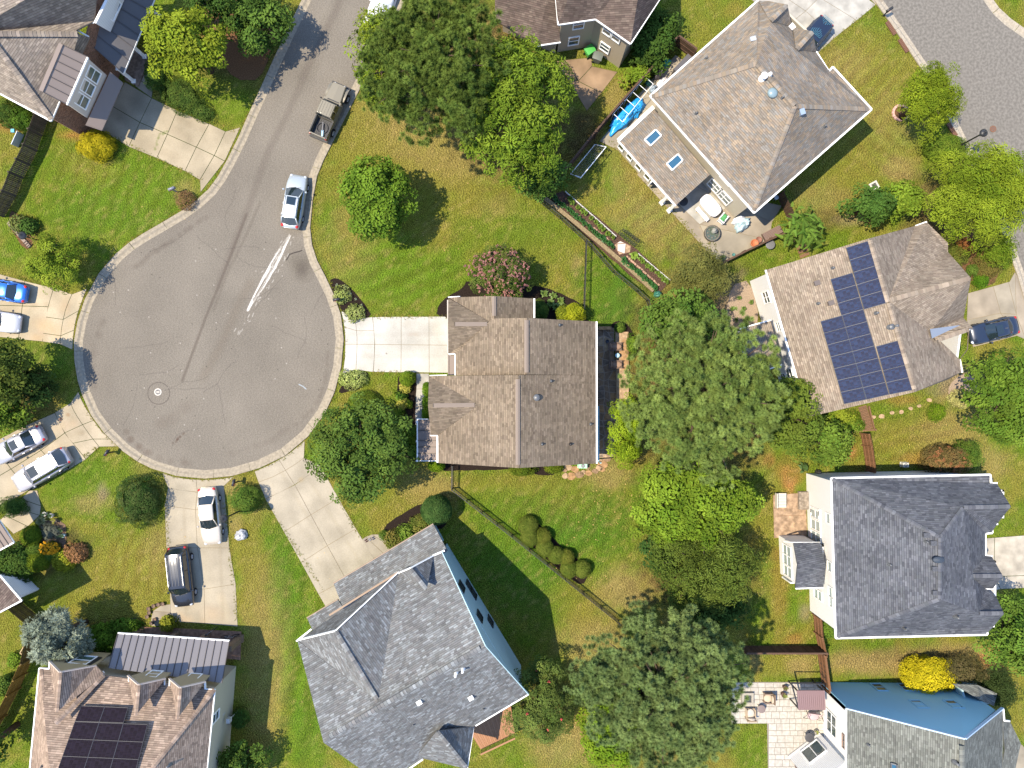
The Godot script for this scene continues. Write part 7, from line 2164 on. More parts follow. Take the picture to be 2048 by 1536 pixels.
	S.call("small green shrub above the island bed's tip", 1944, 540, 9, 10, 0.8, "small", mid_a, mid_b)
	S.call("red-leaved shrub by the corner of the tan solar roof", 1930, 494, 14, 12, 1.0, "leaf", Color(0.12, 0.045, 0.022), Color(0.2, 0.1, 0.04), {"core": false})
	S.call("mixed green shrub against the tan solar roof's front", 1915, 510, 18, 16, 1.1, "fine", Color(0.06, 0.09, 0.02), Color(0.15, 0.17, 0.04), {"core": false})
	S.call("spiky green clump on the lawn below the pale soil bed", 1872, 826, 13, 12, 0.8, "fine", Color(0.06, 0.13, 0.008), Color(0.13, 0.2, 0.02), {"core": false})
	S.call("variegated pale plants on the pale soil by the right-edge tree", 1926, 796, 22, 14, 0.6, "leaf", Color(0.18, 0.2, 0.08), Color(0.3, 0.29, 0.15), {"core": false})
	S.call("brown dry bush beside the mailbox of the corner house", 372, 400, 14, 14, 0.8, "fine", Color(0.14, 0.085, 0.05), Color(0.24, 0.16, 0.1), {"core": false})
	S.call("weedy plant in the straw bed by the left lamp post", 38, 448, 14, 12, 0.8, "leaf", Color(0.06, 0.09, 0.03), Color(0.14, 0.17, 0.06), {"core": false})
	S.call("dark plant in the straw bed by the left lamp post", 58, 452, 13, 12, 0.9, "leaf", dark_a, dark_b, {"core": false})
	S.call("green weeds along the house behind the small boardwalk", 1680, 835, 30, 14, 0.6, "leaf", Color(0.07, 0.13, 0.014), Color(0.19, 0.23, 0.03), {"core": false})
	S.call("leafy ground plants left of the boardwalk", 1705, 850, 20, 10, 0.5, "leaf", Color(0.05, 0.115, 0.014), Color(0.12, 0.18, 0.03), {"core": false})
	S.call("green shrub behind the fence below the dark grey house wall", 1658, 1256, 14, 14, 1.2, "leaf", mid_a, maple_b)
	S.call("shrub at the grey-roofed house's front corner nearest the holly", 841, 1047, 16, 13, 1.1, "leaf", Color(0.06, 0.095, 0.02), Color(0.15, 0.15, 0.045))
	S.call("middle shrub of the three along the grey-roofed house front", 813, 1066, 14, 13, 1.1, "leaf", Color(0.05, 0.105, 0.018), Color(0.12, 0.18, 0.035))
	S.call("third shrub along the grey-roofed house front, nearest the walk", 789, 1080, 15, 15, 1.1, "leaf", Color(0.065, 0.09, 0.02), Color(0.16, 0.14, 0.045))
	S.call("tiny ball shrub at the end of the rounded walk", 767, 1070, 7, 7, 0.7, "small", mid_a, mid_b)
	S.call("round clipped shrub below the small porch of the middle house", 873, 931, 14, 10, 1.4, "small", Color(0.05, 0.125, 0.006), Color(0.12, 0.19, 0.014), {"rough": 0.03})
	S.call("low clipped hedge under the middle house's south gable", 1046, 940, 24, 9, 0.9, "small", Color(0.05, 0.09, 0.010), Color(0.11, 0.145, 0.02))
	S.call("low clipped hedge left of the pale green utility box", 1108, 935, 16, 9, 0.9, "small", Color(0.06, 0.10, 0.010), Color(0.13, 0.16, 0.02))
	S.call("pale variegated mound behind the black mailbox", 684, 590, 13, 14, 0.5, "leaf", Color(0.15, 0.2, 0.06), Color(0.3, 0.35, 0.16), {"core": false, "scale": 0.7})
	S.call("pale variegated mound at the upper driveway corner", 710, 626, 16, 13, 0.5, "leaf", Color(0.15, 0.2, 0.06), Color(0.3, 0.35, 0.16), {"core": false, "scale": 0.7})
	S.call("pale variegated mound at the lower driveway corner", 706, 760, 24, 15, 0.5, "leaf", Color(0.15, 0.21, 0.06), Color(0.3, 0.36, 0.15), {"core": false, "scale": 0.7})
	var balls := [[1056, 1050, 17, "topmost ball of the eight clipped shrubs by the slanting fence"], [1060, 1074, 16, "second ball on the fence side of the eight clipped shrubs"], [1086, 1072, 14, "yellowish second ball on the lawn side of the eight clipped shrubs"], [1090, 1096, 15, "third ball on the fence side of the eight clipped shrubs"],
		[1113, 1110, 15, "ball in the middle of the lower half of the eight clipped shrubs"], [1133, 1114, 13, "yellowish lawn-side ball in the lower half of the eight clipped shrubs"], [1138, 1138, 15, "lowest fence-side ball of the eight clipped shrubs"], [1164, 1138, 15, "lowest lawn-side ball of the eight clipped shrubs"]]
	for q in balls:
		var ye := 1.15 if "yellowish" in q[3] else 1.0
		shrub("ball_shrub", q[3], "shrub", q[0], q[1], q[2], q[2], 1.25, "small", Color(0.05 * ye, 0.085, 0.014), Color(0.105 * ye, 0.135, 0.03), {"rough": 0.04, "step": 0.2, "group": "clipped balls by the slanting fence"})
	for q in [[853, 779, 5, 12, "upper narrow box hedge at the middle house's walk"], [852, 806, 4, 11, "middle narrow box hedge at the middle house's walk"], [851, 829, 4, 10, "lower narrow box hedge at the middle house's walk"]]:
		shrub("box_hedge", q[4], "hedge", q[0], q[1], q[2], q[3], 0.9, "small", Color(0.04, 0.10, 0.008), Color(0.10, 0.17, 0.016), {"rough": 0.03, "step": 0.18, "group": "narrow box hedges along the walk"})
	# plants of the front bed
	var fb := [[812, 776, 7, 0, "yellow plant below the round clipped shrub of the front bed"], [803, 792, 8, 1, "green plant third from the top of the front bed"], [805, 808, 7, 0, "yellow plant in the upper middle of the front bed"], [818, 808, 6, 2, "small ball beside the upper yellow plant of the front bed"], [800, 825, 8, 2, "round green plant at the middle of the front bed's left side"], [804, 844, 9, 1, "leafy plant below the middle of the front bed"],
		[822, 864, 9, 1, "leafy plant beside the small porch in the front bed"], [809, 884, 9, 1, "light leafy plant in the lower front bed"], [826, 882, 7, 2, "small ball beside the lower leafy plant"], [826, 902, 10, 1, "last green plant at the bottom of the front bed"], [800, 865, 8, 2, "dark plant under the maple's edge in the front bed"]]
	for q in fb:
		var ca: Color = [Color(0.18, 0.2, 0.04), Color(0.05, 0.115, 0.018), Color(0.05, 0.10, 0.01)][q[3]]
		var cb: Color = [Color(0.34, 0.33, 0.08), Color(0.12, 0.2, 0.035), Color(0.11, 0.17, 0.02)][q[3]]
		shrub("bed_plant", q[4], "plant", q[0], q[1], q[2], q[2], 0.75, "small" if q[3] == 2 else "leaf", ca, cb, {"core": q[3] == 2, "scale": 0.6})
	for q in [[1088, 587, "upper left hosta on the mulch north of the middle house"], [1107, 592, "upper right hosta on the mulch north of the middle house"], [1121, 602, "largest hosta on the mulch near the metal fence"], [1101, 607, "darker hosta between the two clipped shrubs"], [1112, 614, "lowest hosta beside the yellow-green conical shrub"]]:
		tuft("hosta", q[2], "plant", q[0], q[1], 11, 0.35, Color(0.11, 0.17, 0.035), 22)
	for q in [[674, 570], [690, 576], [701, 588], [712, 598], [723, 611]]:
		tuft("bed_flower", "small pale tuft on the mulch by the black mailbox", "plant", q[0], q[1], 4, 0.2, Color(0.28, 0.32, 0.2), 12, "pale tufts by the black mailbox")
	tuft("yucca", "spiky yucca among the pots at left", "plant", 83, 1041, 13, 0.6, Color(0.12, 0.13, 0.05), 26)
	for q in [[45, 1305], [1478, 596], [1487, 617], [1472, 640], [1502, 604], [1464, 618], [1490, 640], [1478, 662]]:
		tuft("garden_plant", "small green plant on the pale soil by the white house wall" if q[0] > 1000 else "small green plant at the trellis", "plant", q[0], q[1], 7, 0.35, Color(0.10, 0.16, 0.03), 20, "plants on the pale soil bed" if q[0] > 1000 else "")
	tuft("garden_plant", "banana-like plant beside the dark grey house's top wall corner", "plant", 1606, 935, 14, 0.8, Color(0.06, 0.11, 0.03), 14)
	# vegetable rows
	for r in [[[1108, 396], [1226, 494], 22, Color(0.03, 0.10, 0.02), 8.0, "dark leafy vegetable in the row beside the tan timber wall, upper bed"], [[1138, 398], [1226, 476], 11, Color(0.11, 0.18, 0.02), 8.0, "light green vegetable in the row inside the white edging, upper bed"],
		[[1246, 520], [1312, 576], 14, Color(0.03, 0.105, 0.022), 9.0, "dark leafy vegetable in the row beside the tan timber wall, lower bed"], [[1280, 518], [1334, 564], 9, Color(0.11, 0.18, 0.02), 8.0, "light green vegetable in the row inside the white edging, lower bed"]]:
		for i in r[2]:
			var t: float = i / float(r[2] - 1)
			rng.seed = 900 + i
			tuft("vegetable", r[5], "vegetable plant", lerpf(r[0][0], r[1][0], t) + rng.randf_range(-2, 2), lerpf(r[0][1], r[1][1], t) + rng.randf_range(-2, 2), r[4] * rng.randf_range(0.8, 1.2), 0.4, r[3], 16, r[5].replace("vegetable in", "vegetables in"))
	tuft("vegetable", "large light lettuce clump by the gate of the lower bed", "vegetable plant", 1268, 510, 13, 0.4, Color(0.16, 0.24, 0.03), 26)

func lamp_post(label: String, hx: float, hy: float, h: float):
	var b := at(hx, hy, h)
	b.y = 0
	var o := thing("street_lamp", label, "street lamp", b)
	var dark := plain(lin(0.02, 0.021, 0.024), 0.45)
	var m := M.new(); m.g = 0
	m.lathe(Vector3.ZERO, [[0.22, 0], [0.22, 0.12], [0.12, 0.3], [0.08, 0.6], [0.06, h - 0.5], [0.1, h - 0.45], [0.1, h - 0.38]], 10)
	part("pole", m, dark, o)
	m = M.new(); m.g = 0
	m.lathe(Vector3.ZERO, [[0.1, h - 0.38], [0.22, h - 0.2], [0.24, h], [0.2, h + 0.02]], 12)
	part("lantern", m, plain(lin(0.4, 0.42, 0.42), 0.2), o)
	m = M.new(); m.g = 0
	m.lathe(Vector3.ZERO, [[0.34, h], [0.34, h + 0.04], [0.22, h + 0.16], [0.06, h + 0.24], [0.05, h + 0.34], [0.001, h + 0.36]], 14)
	part("cap", m, dark, o)
func mailbox(label: String, x: float, y: float, turn: float, c: Color):
	var o := thing("mailbox", label, "mailbox", at(x, y), turn)
	var mt := plain(c, 0.45)
	var m := M.new()
	m.box(Vector3(0, 0.5, 0), Vector3(0.1, 1.0, 0.1)); m.box(Vector3(0.1, 0.9, 0), Vector3(0.5, 0.06, 0.1))
	part("post", m, mt, o)
	m = M.new(); m.g = 0
	var ring := []
	for i in 9: ring.append([cos(PI * i / 8.0) * 0.12, 1.1 + sin(PI * i / 8.0) * 0.13])
	var a := [Vector3(-0.26, 0.97, 0.12)]
	var b := [Vector3(0.32, 0.97, 0.12)]
	for q in ring: a.append(Vector3(-0.26, q[1], q[0])); b.append(Vector3(0.32, q[1], q[0]))
	a.append(Vector3(-0.26, 0.97, -0.12)); b.append(Vector3(0.32, 0.97, -0.12))
	m.loft([b, a], true); m.fan(a, true); m.fan(b, false)
	part("box", m, mt, o)
	m = M.new(); m.box(Vector3(-0.1, 1.16, 0.135), Vector3(0.18, 0.05, 0.01)); part("flag", m, plain(lin(0.4, 0.03, 0.02), 0.5), o)
func pot(label: String, x: float, y: float, r: float, h: float, c: Color, plant := Color.BLACK, group := ""):
	var o := thing("flower_pot", label, "flower pot", at(x, y, 0.03), 0, group)
	var m := M.new(); m.g = 0
	m.lathe(Vector3.ZERO, [[r * 0.7, 0], [r * 0.95, h * 0.85], [r * 1.05, h * 0.86], [r * 1.05, h], [r * 0.88, h], [r * 0.85, h * 0.85], [0.001, h * 0.83]], 14)
	part("pot", m, plain(c, 0.7), o)
	if plant != Color.BLACK:
		rng.seed = hash([x, y])
		m = M.new()
		for i in 16:
			var a := rng.randf() * TAU
			var d := Vector3(cos(a), rng.randf_range(0.5, 1.6), sin(a)) * r * rng.randf_range(0.8, 1.5)
			var s := Vector3(-sin(a), 0, cos(a)) * r * 0.25
			var p := Vector3(0, h * 0.85, 0)
			m.tri(p, p + d * 0.6 - s, p + d * 0.6 + s); m.tri(p + d * 0.6 - s, p + d, p + d * 0.6 + s)
		part("plant", m, leaf_plain(plant), o)
func armchair(called: String, label: String, x: float, y: float, turn: float, floor_y: float, frame_c: Color, cush_c: Color, w := 0.85, l := 0.85):
	var p := at(x, y, floor_y + 0.4)
	p.y = floor_y
	var o := thing(called, label, "chair", p, turn)
	var fm := plain(frame_c, 0.7)
	var cm := plain(cush_c, 0.9)
	for sx in [-1.0, 1.0]:
		for sz in [-1.0, 1.0]:
			var lg := M.new(); lg.box(Vector3(sx * (l * 0.5 - 0.05), 0.2, sz * (w * 0.5 - 0.05)), Vector3(0.07, 0.4, 0.07)); part("leg", lg, fm, o)
	var m := M.new(); m.box(Vector3(0, 0.33, 0), Vector3(l, 0.08, w)); part("seat_frame", m, fm, o)
	m = M.new(); m.g = 0; m.blob(Vector3(0.05, 0.44, 0), Vector3(l * 0.47, 0.11, w * 0.42), 14, 6); part("seat_cushion", m, cm, o)
	m = M.new(); m.box(Vector3(-l * 0.5 + 0.05, 0.62, 0), Vector3(0.1, 0.6, w), Basis(Vector3.BACK, 0.15)); part("backrest", m, fm, o)
	m = M.new(); m.g = 0; m.blob(Vector3(-l * 0.5 + 0.17, 0.68, 0), Vector3(0.11, 0.28, w * 0.42), 12, 6); part("back_cushion", m, cm, o)
	for s in [-1.0, 1.0]:
		m = M.new(); m.box(Vector3(0, 0.6, s * (w * 0.5 - 0.04)), Vector3(l * 0.95, 0.06, 0.09)); part("armrest", m, fm, o)
func round_table(label: String, x: float, y: float, r: float, h: float, c: Color, floor_y := 0.035):
	var p := at(x, y, h)
	p.y = floor_y
	var o := thing("round_table", label, "table", p)
	var m := M.new(); m.g = 0
	m.lathe(Vector3.ZERO, [[r * 0.98, h - 0.05], [r, h - 0.03], [r, h], [r * 0.9, h + 0.01], [0.001, h + 0.01]], 20); part("tabletop", m, plain(c, 0.5), o)
	for i in 4:
		var a := TAU * (i + 0.5) / 4
		var lg := M.new(); lg.tube([Vector3(cos(a) * r * 0.75, 0, sin(a) * r * 0.75), Vector3(cos(a) * r * 0.5, h - 0.04, sin(a) * r * 0.5)], [0.025, 0.025], 6); part("leg", lg, plain(c.darkened(0.3), 0.5), o)
func ac_unit(called: String, label: String, x: float, y: float, s: Vector3, turn: float, c: Color):
	var p := at(x, y, s.y)
	p.y = 0
	var o := thing(called, label, "air conditioner", p, turn)
	var m := M.new(); m.box(Vector3(0, s.y * 0.5, 0), s); m.box(Vector3(0, 0.03, 0), Vector3(s.x * 1.15, 0.06, s.z * 1.15)); part("casing", m, plain(c, 0.5), o)
	for j in 5:
		m = M.new(); m.box(Vector3(s.x * 0.502, s.y * (0.2 + 0.13 * j), 0), Vector3(0.02, 0.03, s.z * 0.9)); part("louvre", m, plain(c.darkened(0.4), 0.5), o)
	m = M.new(); m.g = 0
	var r := minf(s.x, s.z) * 0.4
	m.lathe(Vector3(0, s.y, 0), [[r, 0.005], [r, 0.03], [r * 0.9, 0.03], [r * 0.9, 0.01], [0.001, 0.01]], 18); part("fan_ring", m, plain(lin(0.06, 0.065, 0.07), 0.5), o)
	m = M.new()
	for i in 8: m.box(Vector3(0, s.y + 0.035, 0), Vector3(r * 1.9, 0.015, 0.02), Basis(Vector3.UP, PI * i / 8))
	part("fan_grille", m, plain(lin(0.3, 0.31, 0.31), 0.5), o)
func bin(label: String, x: float, y: float, turn: float, c: Color):
	var p := at(x, y, 1.0)
	p.y = 0.03
	var o := thing("wheeled_bin", label, "bin", p, turn)
	var mt := plain(c, 0.5)
	var m := M.new()
	var lo := [Vector3(-0.26, 0.05, -0.24), Vector3(0.26, 0.05, -0.24), Vector3(0.26, 0.05, 0.24), Vector3(-0.26, 0.05, 0.24)]
	var hi := [Vector3(-0.38, 0.98, -0.33), Vector3(0.38, 0.98, -0.33), Vector3(0.38, 0.98, 0.33), Vector3(-0.38, 0.98, 0.33)]
	m.loft([hi, lo], true); m.fan(lo, true); part("body", m, mt, o)
	m = M.new(); m.g = 0
	m.loft([[Vector3(-0.42, 1.0, -0.36), Vector3(-0.42, 1.05, 0), Vector3(-0.42, 1.0, 0.36)], [Vector3(0, 1.06, -0.37), Vector3(0, 1.12, 0), Vector3(0, 1.06, 0.37)], [Vector3(0.42, 1.0, -0.36), Vector3(0.42, 1.05, 0), Vector3(0.42, 1.0, 0.36)]]); part("lid", m, mt, o)
	m = M.new(); m.tube([Vector3(-0.45, 0.98, -0.28), Vector3(-0.45, 0.98, 0.28)], [0.025, 0.025], 6); part("handle", m, mt, o)
	for s in [-1.0, 1.0]:
		m = M.new(); m.tube([Vector3(-0.3, 0.14, s * 0.24), Vector3(-0.3, 0.14, s * 0.3)], [0.13, 0.13], 12); part("wheel", m, rubber, o)
func bundle(called: String, label: String, cat: String, x: float, y: float, rx: float, ry: float, h: float, mt: Material, turn := 0.0, sd := 1, floor_y := 0.04):
	rng.seed = sd
	var p := at(x, y, h * 0.5)
	p.y = floor_y
	var o := thing(called, label, cat, p, turn)
	var m := M.new(); m.g = 0
	var f := FastNoiseLite.new(); f.seed = sd; f.frequency = 0.35; f.fractal_octaves = 3
	var secs := []
	for i in 13:
		var a := PI * 0.5 * i / 12.0
		var r := []
		for j in 28:
			var b := TAU * j / 28
			var d := Vector3(cos(b) * cos(a), sin(a), -sin(b) * cos(a))
			var q := 1.0 + 0.42 * f.get_noise_3d(d.x * 3.2, d.y * 3.2, d.z * 3.2) + 0.07 * sin(b * 9 + a * 6)
			r.append(Vector3(d.x * rx * 0.045 * q, maxf(0, d.y) * h * q, d.z * ry * 0.045 * q))
		secs.append(r)
	m.loft(secs, true)
	part("sheet", m, mt, o)
	m = M.new()
	m.tube([Vector3(-rx * 0.04, 0.02, 0), Vector3(-rx * 0.02, h * 0.7, 0.02), Vector3(0, h * 1.02, 0), Vector3(rx * 0.02, h * 0.7, -0.02), Vector3(rx * 0.04, 0.02, 0)], [0.012, 0.012, 0.012, 0.012, 0.012], 5)
	part("cord", m, mt, o)

func strewn():
	# ragged grass along kerbs and drives, and leaves dropped on the lawns
	var bl := M.new()
	rng.seed = 71
	for i in 9:
		var a := rng.randf() * TAU
		var d := Vector3(cos(a), rng.randf_range(0.4, 1.3), sin(a)) * rng.randf_range(0.09, 0.19)
		var b := Vector3(rng.randf_range(-0.08, 0.08), 0, rng.randf_range(-0.08, 0.08))
		var w := Vector3(-sin(a), 0, cos(a)) * 0.02
		bl.tri(b - w, b + w, b + d)
	sprays["blade"] = bl.done()
	var lf := M.new()
	lf.tri(Vector3(-0.09, 0, 0), Vector3(0, 0.015, 0.045), Vector3(0.09, 0, 0)); lf.tri(Vector3(-0.09, 0, 0), Vector3(0.09, 0, 0), Vector3(0, 0.012, -0.045))
	sprays["flake"] = lf.done()
	var xf := []
	var co := []
	var edge := func(a: Vector3, b: Vector3, per: float):
		var n := int(a.distance_to(b) * per)
		for i in n:
			var p := a.lerp(b, rng.randf()) + Vector3(rng.randf_range(-0.09, 0.09), 0.0, rng.randf_range(-0.09, 0.09))
			xf.append(Transform3D(Basis(Vector3.UP, rng.randf() * TAU).scaled(Vector3.ONE * rng.randf_range(0.6, 1.3)), p))
			co.append(tone(Color(0.09, 0.13, 0.02), Color(0.2, 0.17, 0.05), rng.randf(), rng.randf_range(0.8, 1.2)))
	var rl := road_line()
	for i in range(1, rl.size() - 2):
		var d := Vector2(rl[i + 1][0] - rl[i][0], rl[i + 1][1] - rl[i][1]).normalized()
		var n := Vector2(-d.y, d.x) * 17.2
		edge.call(at(rl[i][0] + n.x, rl[i][1] + n.y), at(rl[i + 1][0] + n.x, rl[i + 1][1] + n.y), 9.0)
	for l in [[[745, 633], [896, 633]], [[744, 745], [796, 745]], [[531, 1000], [648, 1182]], [[676, 996], [724, 1080]], [[336, 978], [333, 1010], [341, 1190]], [[448, 1000], [460, 1100], [474, 1240]], [[108, 576], [20, 548]], [[204, 263], [315, 318], [370, 343], [400, 362]], [[330, 208], [470, 262]], [[1751, 10], [1634, 106]], [[1922, 566], [2000, 540]], [[1236, 150], [1176, 222]],
		[[1104, 425], [1171, 480], [1230, 545], [1296, 606]], [[1171, 484], [1166, 640]], [[905, 976], [1024, 1069], [1130, 1154], [1236, 1240]], [[198, 893], [78, 975]], [[1215, 280], [1345, 420], [1438, 530]], [[96, 244], [60, 330], [10, 434]], [[1490, 1294], [1636, 1294]], [[1640, 1300], [1642, 1366]]]:
		for i in l.size() - 1: edge.call(at(l[i][0], l[i][1]), at(l[i + 1][0], l[i + 1][1]), 8.0)
	leaf_mats["blade"] = leaf_mat("leaf")
	tag(sprayed("edge_grass", "blade", xf, co, self), "ragged grass along the kerbs, drives and fences", "grass")
	xf = []
	co = []
	for q in [[1225, 985, 60, 70, 260], [1180, 1090, 70, 90, 200], [880, 300, 170, 70, 170], [800, 450, 150, 60, 90], [1350, 420, 110, 90, 90], [640, 1300, 60, 200, 60], [1560, 1080, 50, 130, 120], [1700, 1325, 130, 20, 150], [280, 1100, 120, 90, 80], [1830, 890, 130, 50, 90], [230, 400, 150, 90, 70], [1120, 1480, 80, 50, 120], [860, 980, 60, 40, 90]]:
		for i in int(q[4] * 0.4):
			var p := at(q[0] + rng.randf_range(-1, 1) * q[2], q[1] + rng.randf_range(-1, 1) * q[3])
			xf.append(Transform3D(Basis(Vector3.UP, rng.randf() * TAU).scaled(Vector3.ONE * rng.randf_range(0.35, 0.85)), p + Vector3(0, 0.03, 0)))
			co.append(tone(Color(0.38, 0.32, 0.12), Color(0.5, 0.34, 0.2), rng.randf(), rng.randf_range(0.6, 1.1)))
	tag(sprayed("fallen_leaves", "flake", xf, co, self), "pale fallen leaves scattered over the lawns", "leaves")
func yard_things():
	strewn()
	lamp_post("dark lamp post by the yellow-green tree at left", 45, 471, 4.5)
	lamp_post("dark lamp post beside the beige sedan", 447.5, 1037, 4.5)
	lamp_post("dark lamp post leaning over the right-hand street", 1967, 266, 4.5)
	var blk := lin(0.02, 0.02, 0.022)
	mailbox("pale-topped mailbox on the lawn beside the brown dry bush", 354, 384, 0.4, lin(0.16, 0.17, 0.2))
	mailbox("black mailbox on the mulch bed at the white driveway", 678, 602, 0.25, blk)
	mailbox("black mailbox at the lawn corner by the two parked cars", 226, 904, 1.0, blk)
	mailbox("black mailbox between the curved driveway and the cream driveway", 476, 963, 1.4, blk)
	mailbox("dark mailbox on the kerb by the bright driveway at top right", 1766, 32, 0.6, blk)
	# beige house
	bin("lime green wheeled bin beside the beige house", 1180, 99, 0.6, lin(0.05, 0.30, 0.05))
	bin("grey-green wheeled bin on the brown patio", 1196, 112, -0.35, lin(0.10, 0.115, 0.10))
	ac_unit("air_conditioner", "larger white air conditioner by the beige house wall", 1309, 62, Vector3(0.8, 0.8, 0.8), 0.1, lin(0.5, 0.51, 0.5))
	ac_unit("air_conditioner", "smaller white air conditioner in the bushes of the beige house", 1292, 85, Vector3(0.6, 0.7, 0.5), 0.5, lin(0.5, 0.51, 0.5))
	# side yard of the big tan house
	var tube_w := plain(lin(0.7, 0.72, 0.74), 0.4)
	var o := thing("soccer_goal", "white tubular soccer goal by the brown fence", "soccer goal", at(1176, 322))
	var q := [at(1141, 348, 0.0), at(1190, 289, 0.0), at(1161, 356, 1.4), at(1212, 294, 1.4), at(1160, 354, 0.0), at(1211, 293, 0.0)]
	for i in q.size(): q[i] = q[i] - o.position
	for e in [[q[0], q[1], "base_bar"], [q[2], q[3], "crossbar"], [q[4], q[2], "post"], [q[5], q[3], "post"], [q[0], q[2], "brace"], [q[1], q[3], "brace"], [q[0], q[4], "side_bar"], [q[1], q[5], "side_bar"]]:
		var m := M.new(); m.tube([e[0], e[1]], [0.04, 0.04], 8); part(e[2], m, tube_w, o)
	var net := M.new()
	for i in 15:
		var t := i / 14.0
		net.beam(q[0].lerp(q[1], t), q[2].lerp(q[3], t), 0.008, 0.008)
	for i in 6: net.beam(q[0].lerp(q[2], i / 6.0), q[1].lerp(q[3], i / 6.0), 0.008, 0.008)
	part("net", net, plain(lin(0.25, 0.26, 0.28), 0.8), o)
	bundle("tarpaulin", "crumpled bright blue tarpaulin inside the white pipe frame", "tarpaulin", 1250, 232, 40, 15, 0.9, plain(lin(0.02, 0.27, 0.62), 0.35), 0.78, 3)
	bundle("tarpaulin", "smaller heap of the blue tarpaulin nearest the house", "tarpaulin", 1270, 215, 20, 16, 0.7, plain(lin(0.02, 0.27, 0.62), 0.35), 0.9, 8)
	bundle("bag", "teal plastic bag in the narrow side yard", "bag", 1333, 125, 9, 7, 0.5, plain(lin(0.04, 0.36, 0.26), 0.4), 0.3, 5)
	bundle("covered_grill", "dark covered object in the narrow side yard", "grill cover", 1320, 145, 14, 7, 1.0, plain(lin(0.06, 0.055, 0.06), 0.7), 0.85, 6)
	bundle("sheet_heap", "white cloth heap in the side yard", "cloth", 1325, 165, 13, 7, 0.4, plain(lin(0.6, 0.56, 0.55), 0.8), 0.8, 7)
	bundle("sheet_heap", "grey cloth bundle beside the white heap", "cloth", 1307, 177, 8, 8, 0.6, plain(lin(0.22, 0.27, 0.32), 0.7), 0.8, 9)
	bundle("bag", "dark teal bag near the pipe frame", "bag", 1297, 164, 7, 6, 0.5, plain(lin(0.03, 0.16, 0.12), 0.5), 0.8, 11)
	var sh := thing("lean_to", "flat dark grey lid at the end of the side yard", "storage box", at(1368, 126))
	var sm := M.new()
	var lq := ats([[1347, 138, 1.2], [1376, 107, 1.2], [1384, 114, 1.2], [1356, 146, 1.2]])
	for i in 4: lq[i] -= sh.position
	sm.sheet(lq, 0.08); part("lid", sm, plain(lin(0.075, 0.07, 0.075), 0.6), sh)
	sm = M.new()
	for i in 4: lq[i] = lq[i].lerp((lq[0] + lq[2]) * 0.5, 0.06) - Vector3(0, 0.081, 0)
	sm.sheet(lq, 1.1); part("box", sm, plain(lin(0.1, 0.09, 0.09), 0.7), sh)
	o = thing("pipe_frame", "white pipe frame over the blue tarpaulin", "frame", at(1258, 220))
	var c := o.position
	for t in [0.0, 0.2, 0.4, 0.6, 0.8, 1.0]:
		var a: Vector3 = at(lerpf(1222, 1284, t), lerpf(240, 168, t)) - c
		var b: Vector3 = at(lerpf(1240, 1300, t), lerpf(256, 182, t)) - c
		var m := M.new(); m.tube([a, a + Vector3(0, 1.5, 0), b + Vector3(0, 1.5, 0), b], [0.025, 0.025, 0.025, 0.025], 6); part("hoop", m, tube_w, o)
	for e in [[[1222, 240], [1284, 168]], [[1240, 256], [1300, 182]]]:
		var m := M.new(); m.tube([at(e[0][0], e[0][1]) - c + Vector3(0, 1.5, 0), at(e[1][0], e[1][1]) - c + Vector3(0, 1.5, 0)], [0.025, 0.025], 6); part("top_bar", m, tube_w, o)
	# patio of the big tan house
	o = thing("picnic_table", "white cloth-covered oblong table with a white bench on the bright patio", "table", at(1421, 411, 0.75) * Vector3(1, 0, 1) + Vector3(0, 0.04, 0), -0.85)
	var wm := plain(lin(0.66, 0.65, 0.68), 0.7)
	var m1 := M.new()
	var ring := []
	for i in 24:
		var a := TAU * i / 24
		ring.append(Vector3(signf(cos(a)) * pow(absf(cos(a)), 0.6) * 1.05, 0.76, -signf(sin(a)) * pow(absf(sin(a)), 0.6) * 0.6))
	m1.sheet(ring, 0.2); part("tabletop", m1, wm, o)
	for sx in [-0.7, 0.7]:
		m1 = M.new(); m1.box(Vector3(sx, 0.3, 0), Vector3(0.1, 0.6, 0.8)); part("leg", m1, wm, o)
	m1 = M.new(); m1.box(Vector3(0.1, 0.43, 0.95), Vector3(1.5, 0.06, 0.35)); part("bench", m1, wm, o)
	for sx in [-0.5, 0.7]:
		m1 = M.new(); m1.box(Vector3(sx, 0.2, 0.95), Vector3(0.06, 0.4, 0.3)); part("bench_leg", m1, wm, o)
	armchair("garden_chair", "white chair with a green seat beside the cloth-covered table", 1446, 437, 0.9, 0.04, lin(0.6, 0.6, 0.6), lin(0.08, 0.26, 0.1), 0.6, 0.9)
	o = thing("fountain", "round stone fountain basin on the bright patio", "fountain", at(1424, 467, 0.3) * Vector3(1, 0, 1) + Vector3(0, 0.04, 0))
	var stone_m := worn(lin(0.25, 0.235, 0.20), 0.9, noise_tex(300, 0.04, 0.5, 256), 1.0)
	m1 = M.new(); m1.g = 0
	m1.lathe(Vector3.ZERO, [[0.66, 0], [0.7, 0.1], [0.68, 0.42], [0.72, 0.46], [0.6, 0.46], [0.58, 0.3]], 24); part("basin", m1, stone_m, o)
	m1 = M.new(); m1.lathe(Vector3.ZERO, [[0.585, 0.36], [0.001, 0.365]], 24); part("water", m1, plain(lin(0.07, 0.09, 0.07), 0.08), o)
	m1 = M.new(); m1.g = 0; m1.lathe(Vector3(0.1, 0, -0.15), [[0.22, 0.3], [0.12, 0.45], [0.09, 0.7], [0.22, 0.78], [0.24, 0.86], [0.08, 0.88], [0.1, 1.0], [0.001, 1.05]], 12); part("pedestal", m1, worn(lin(0.4, 0.4, 0.36), 0.9, noise_tex(301, 0.04, 0.6, 256), 1.0), o)
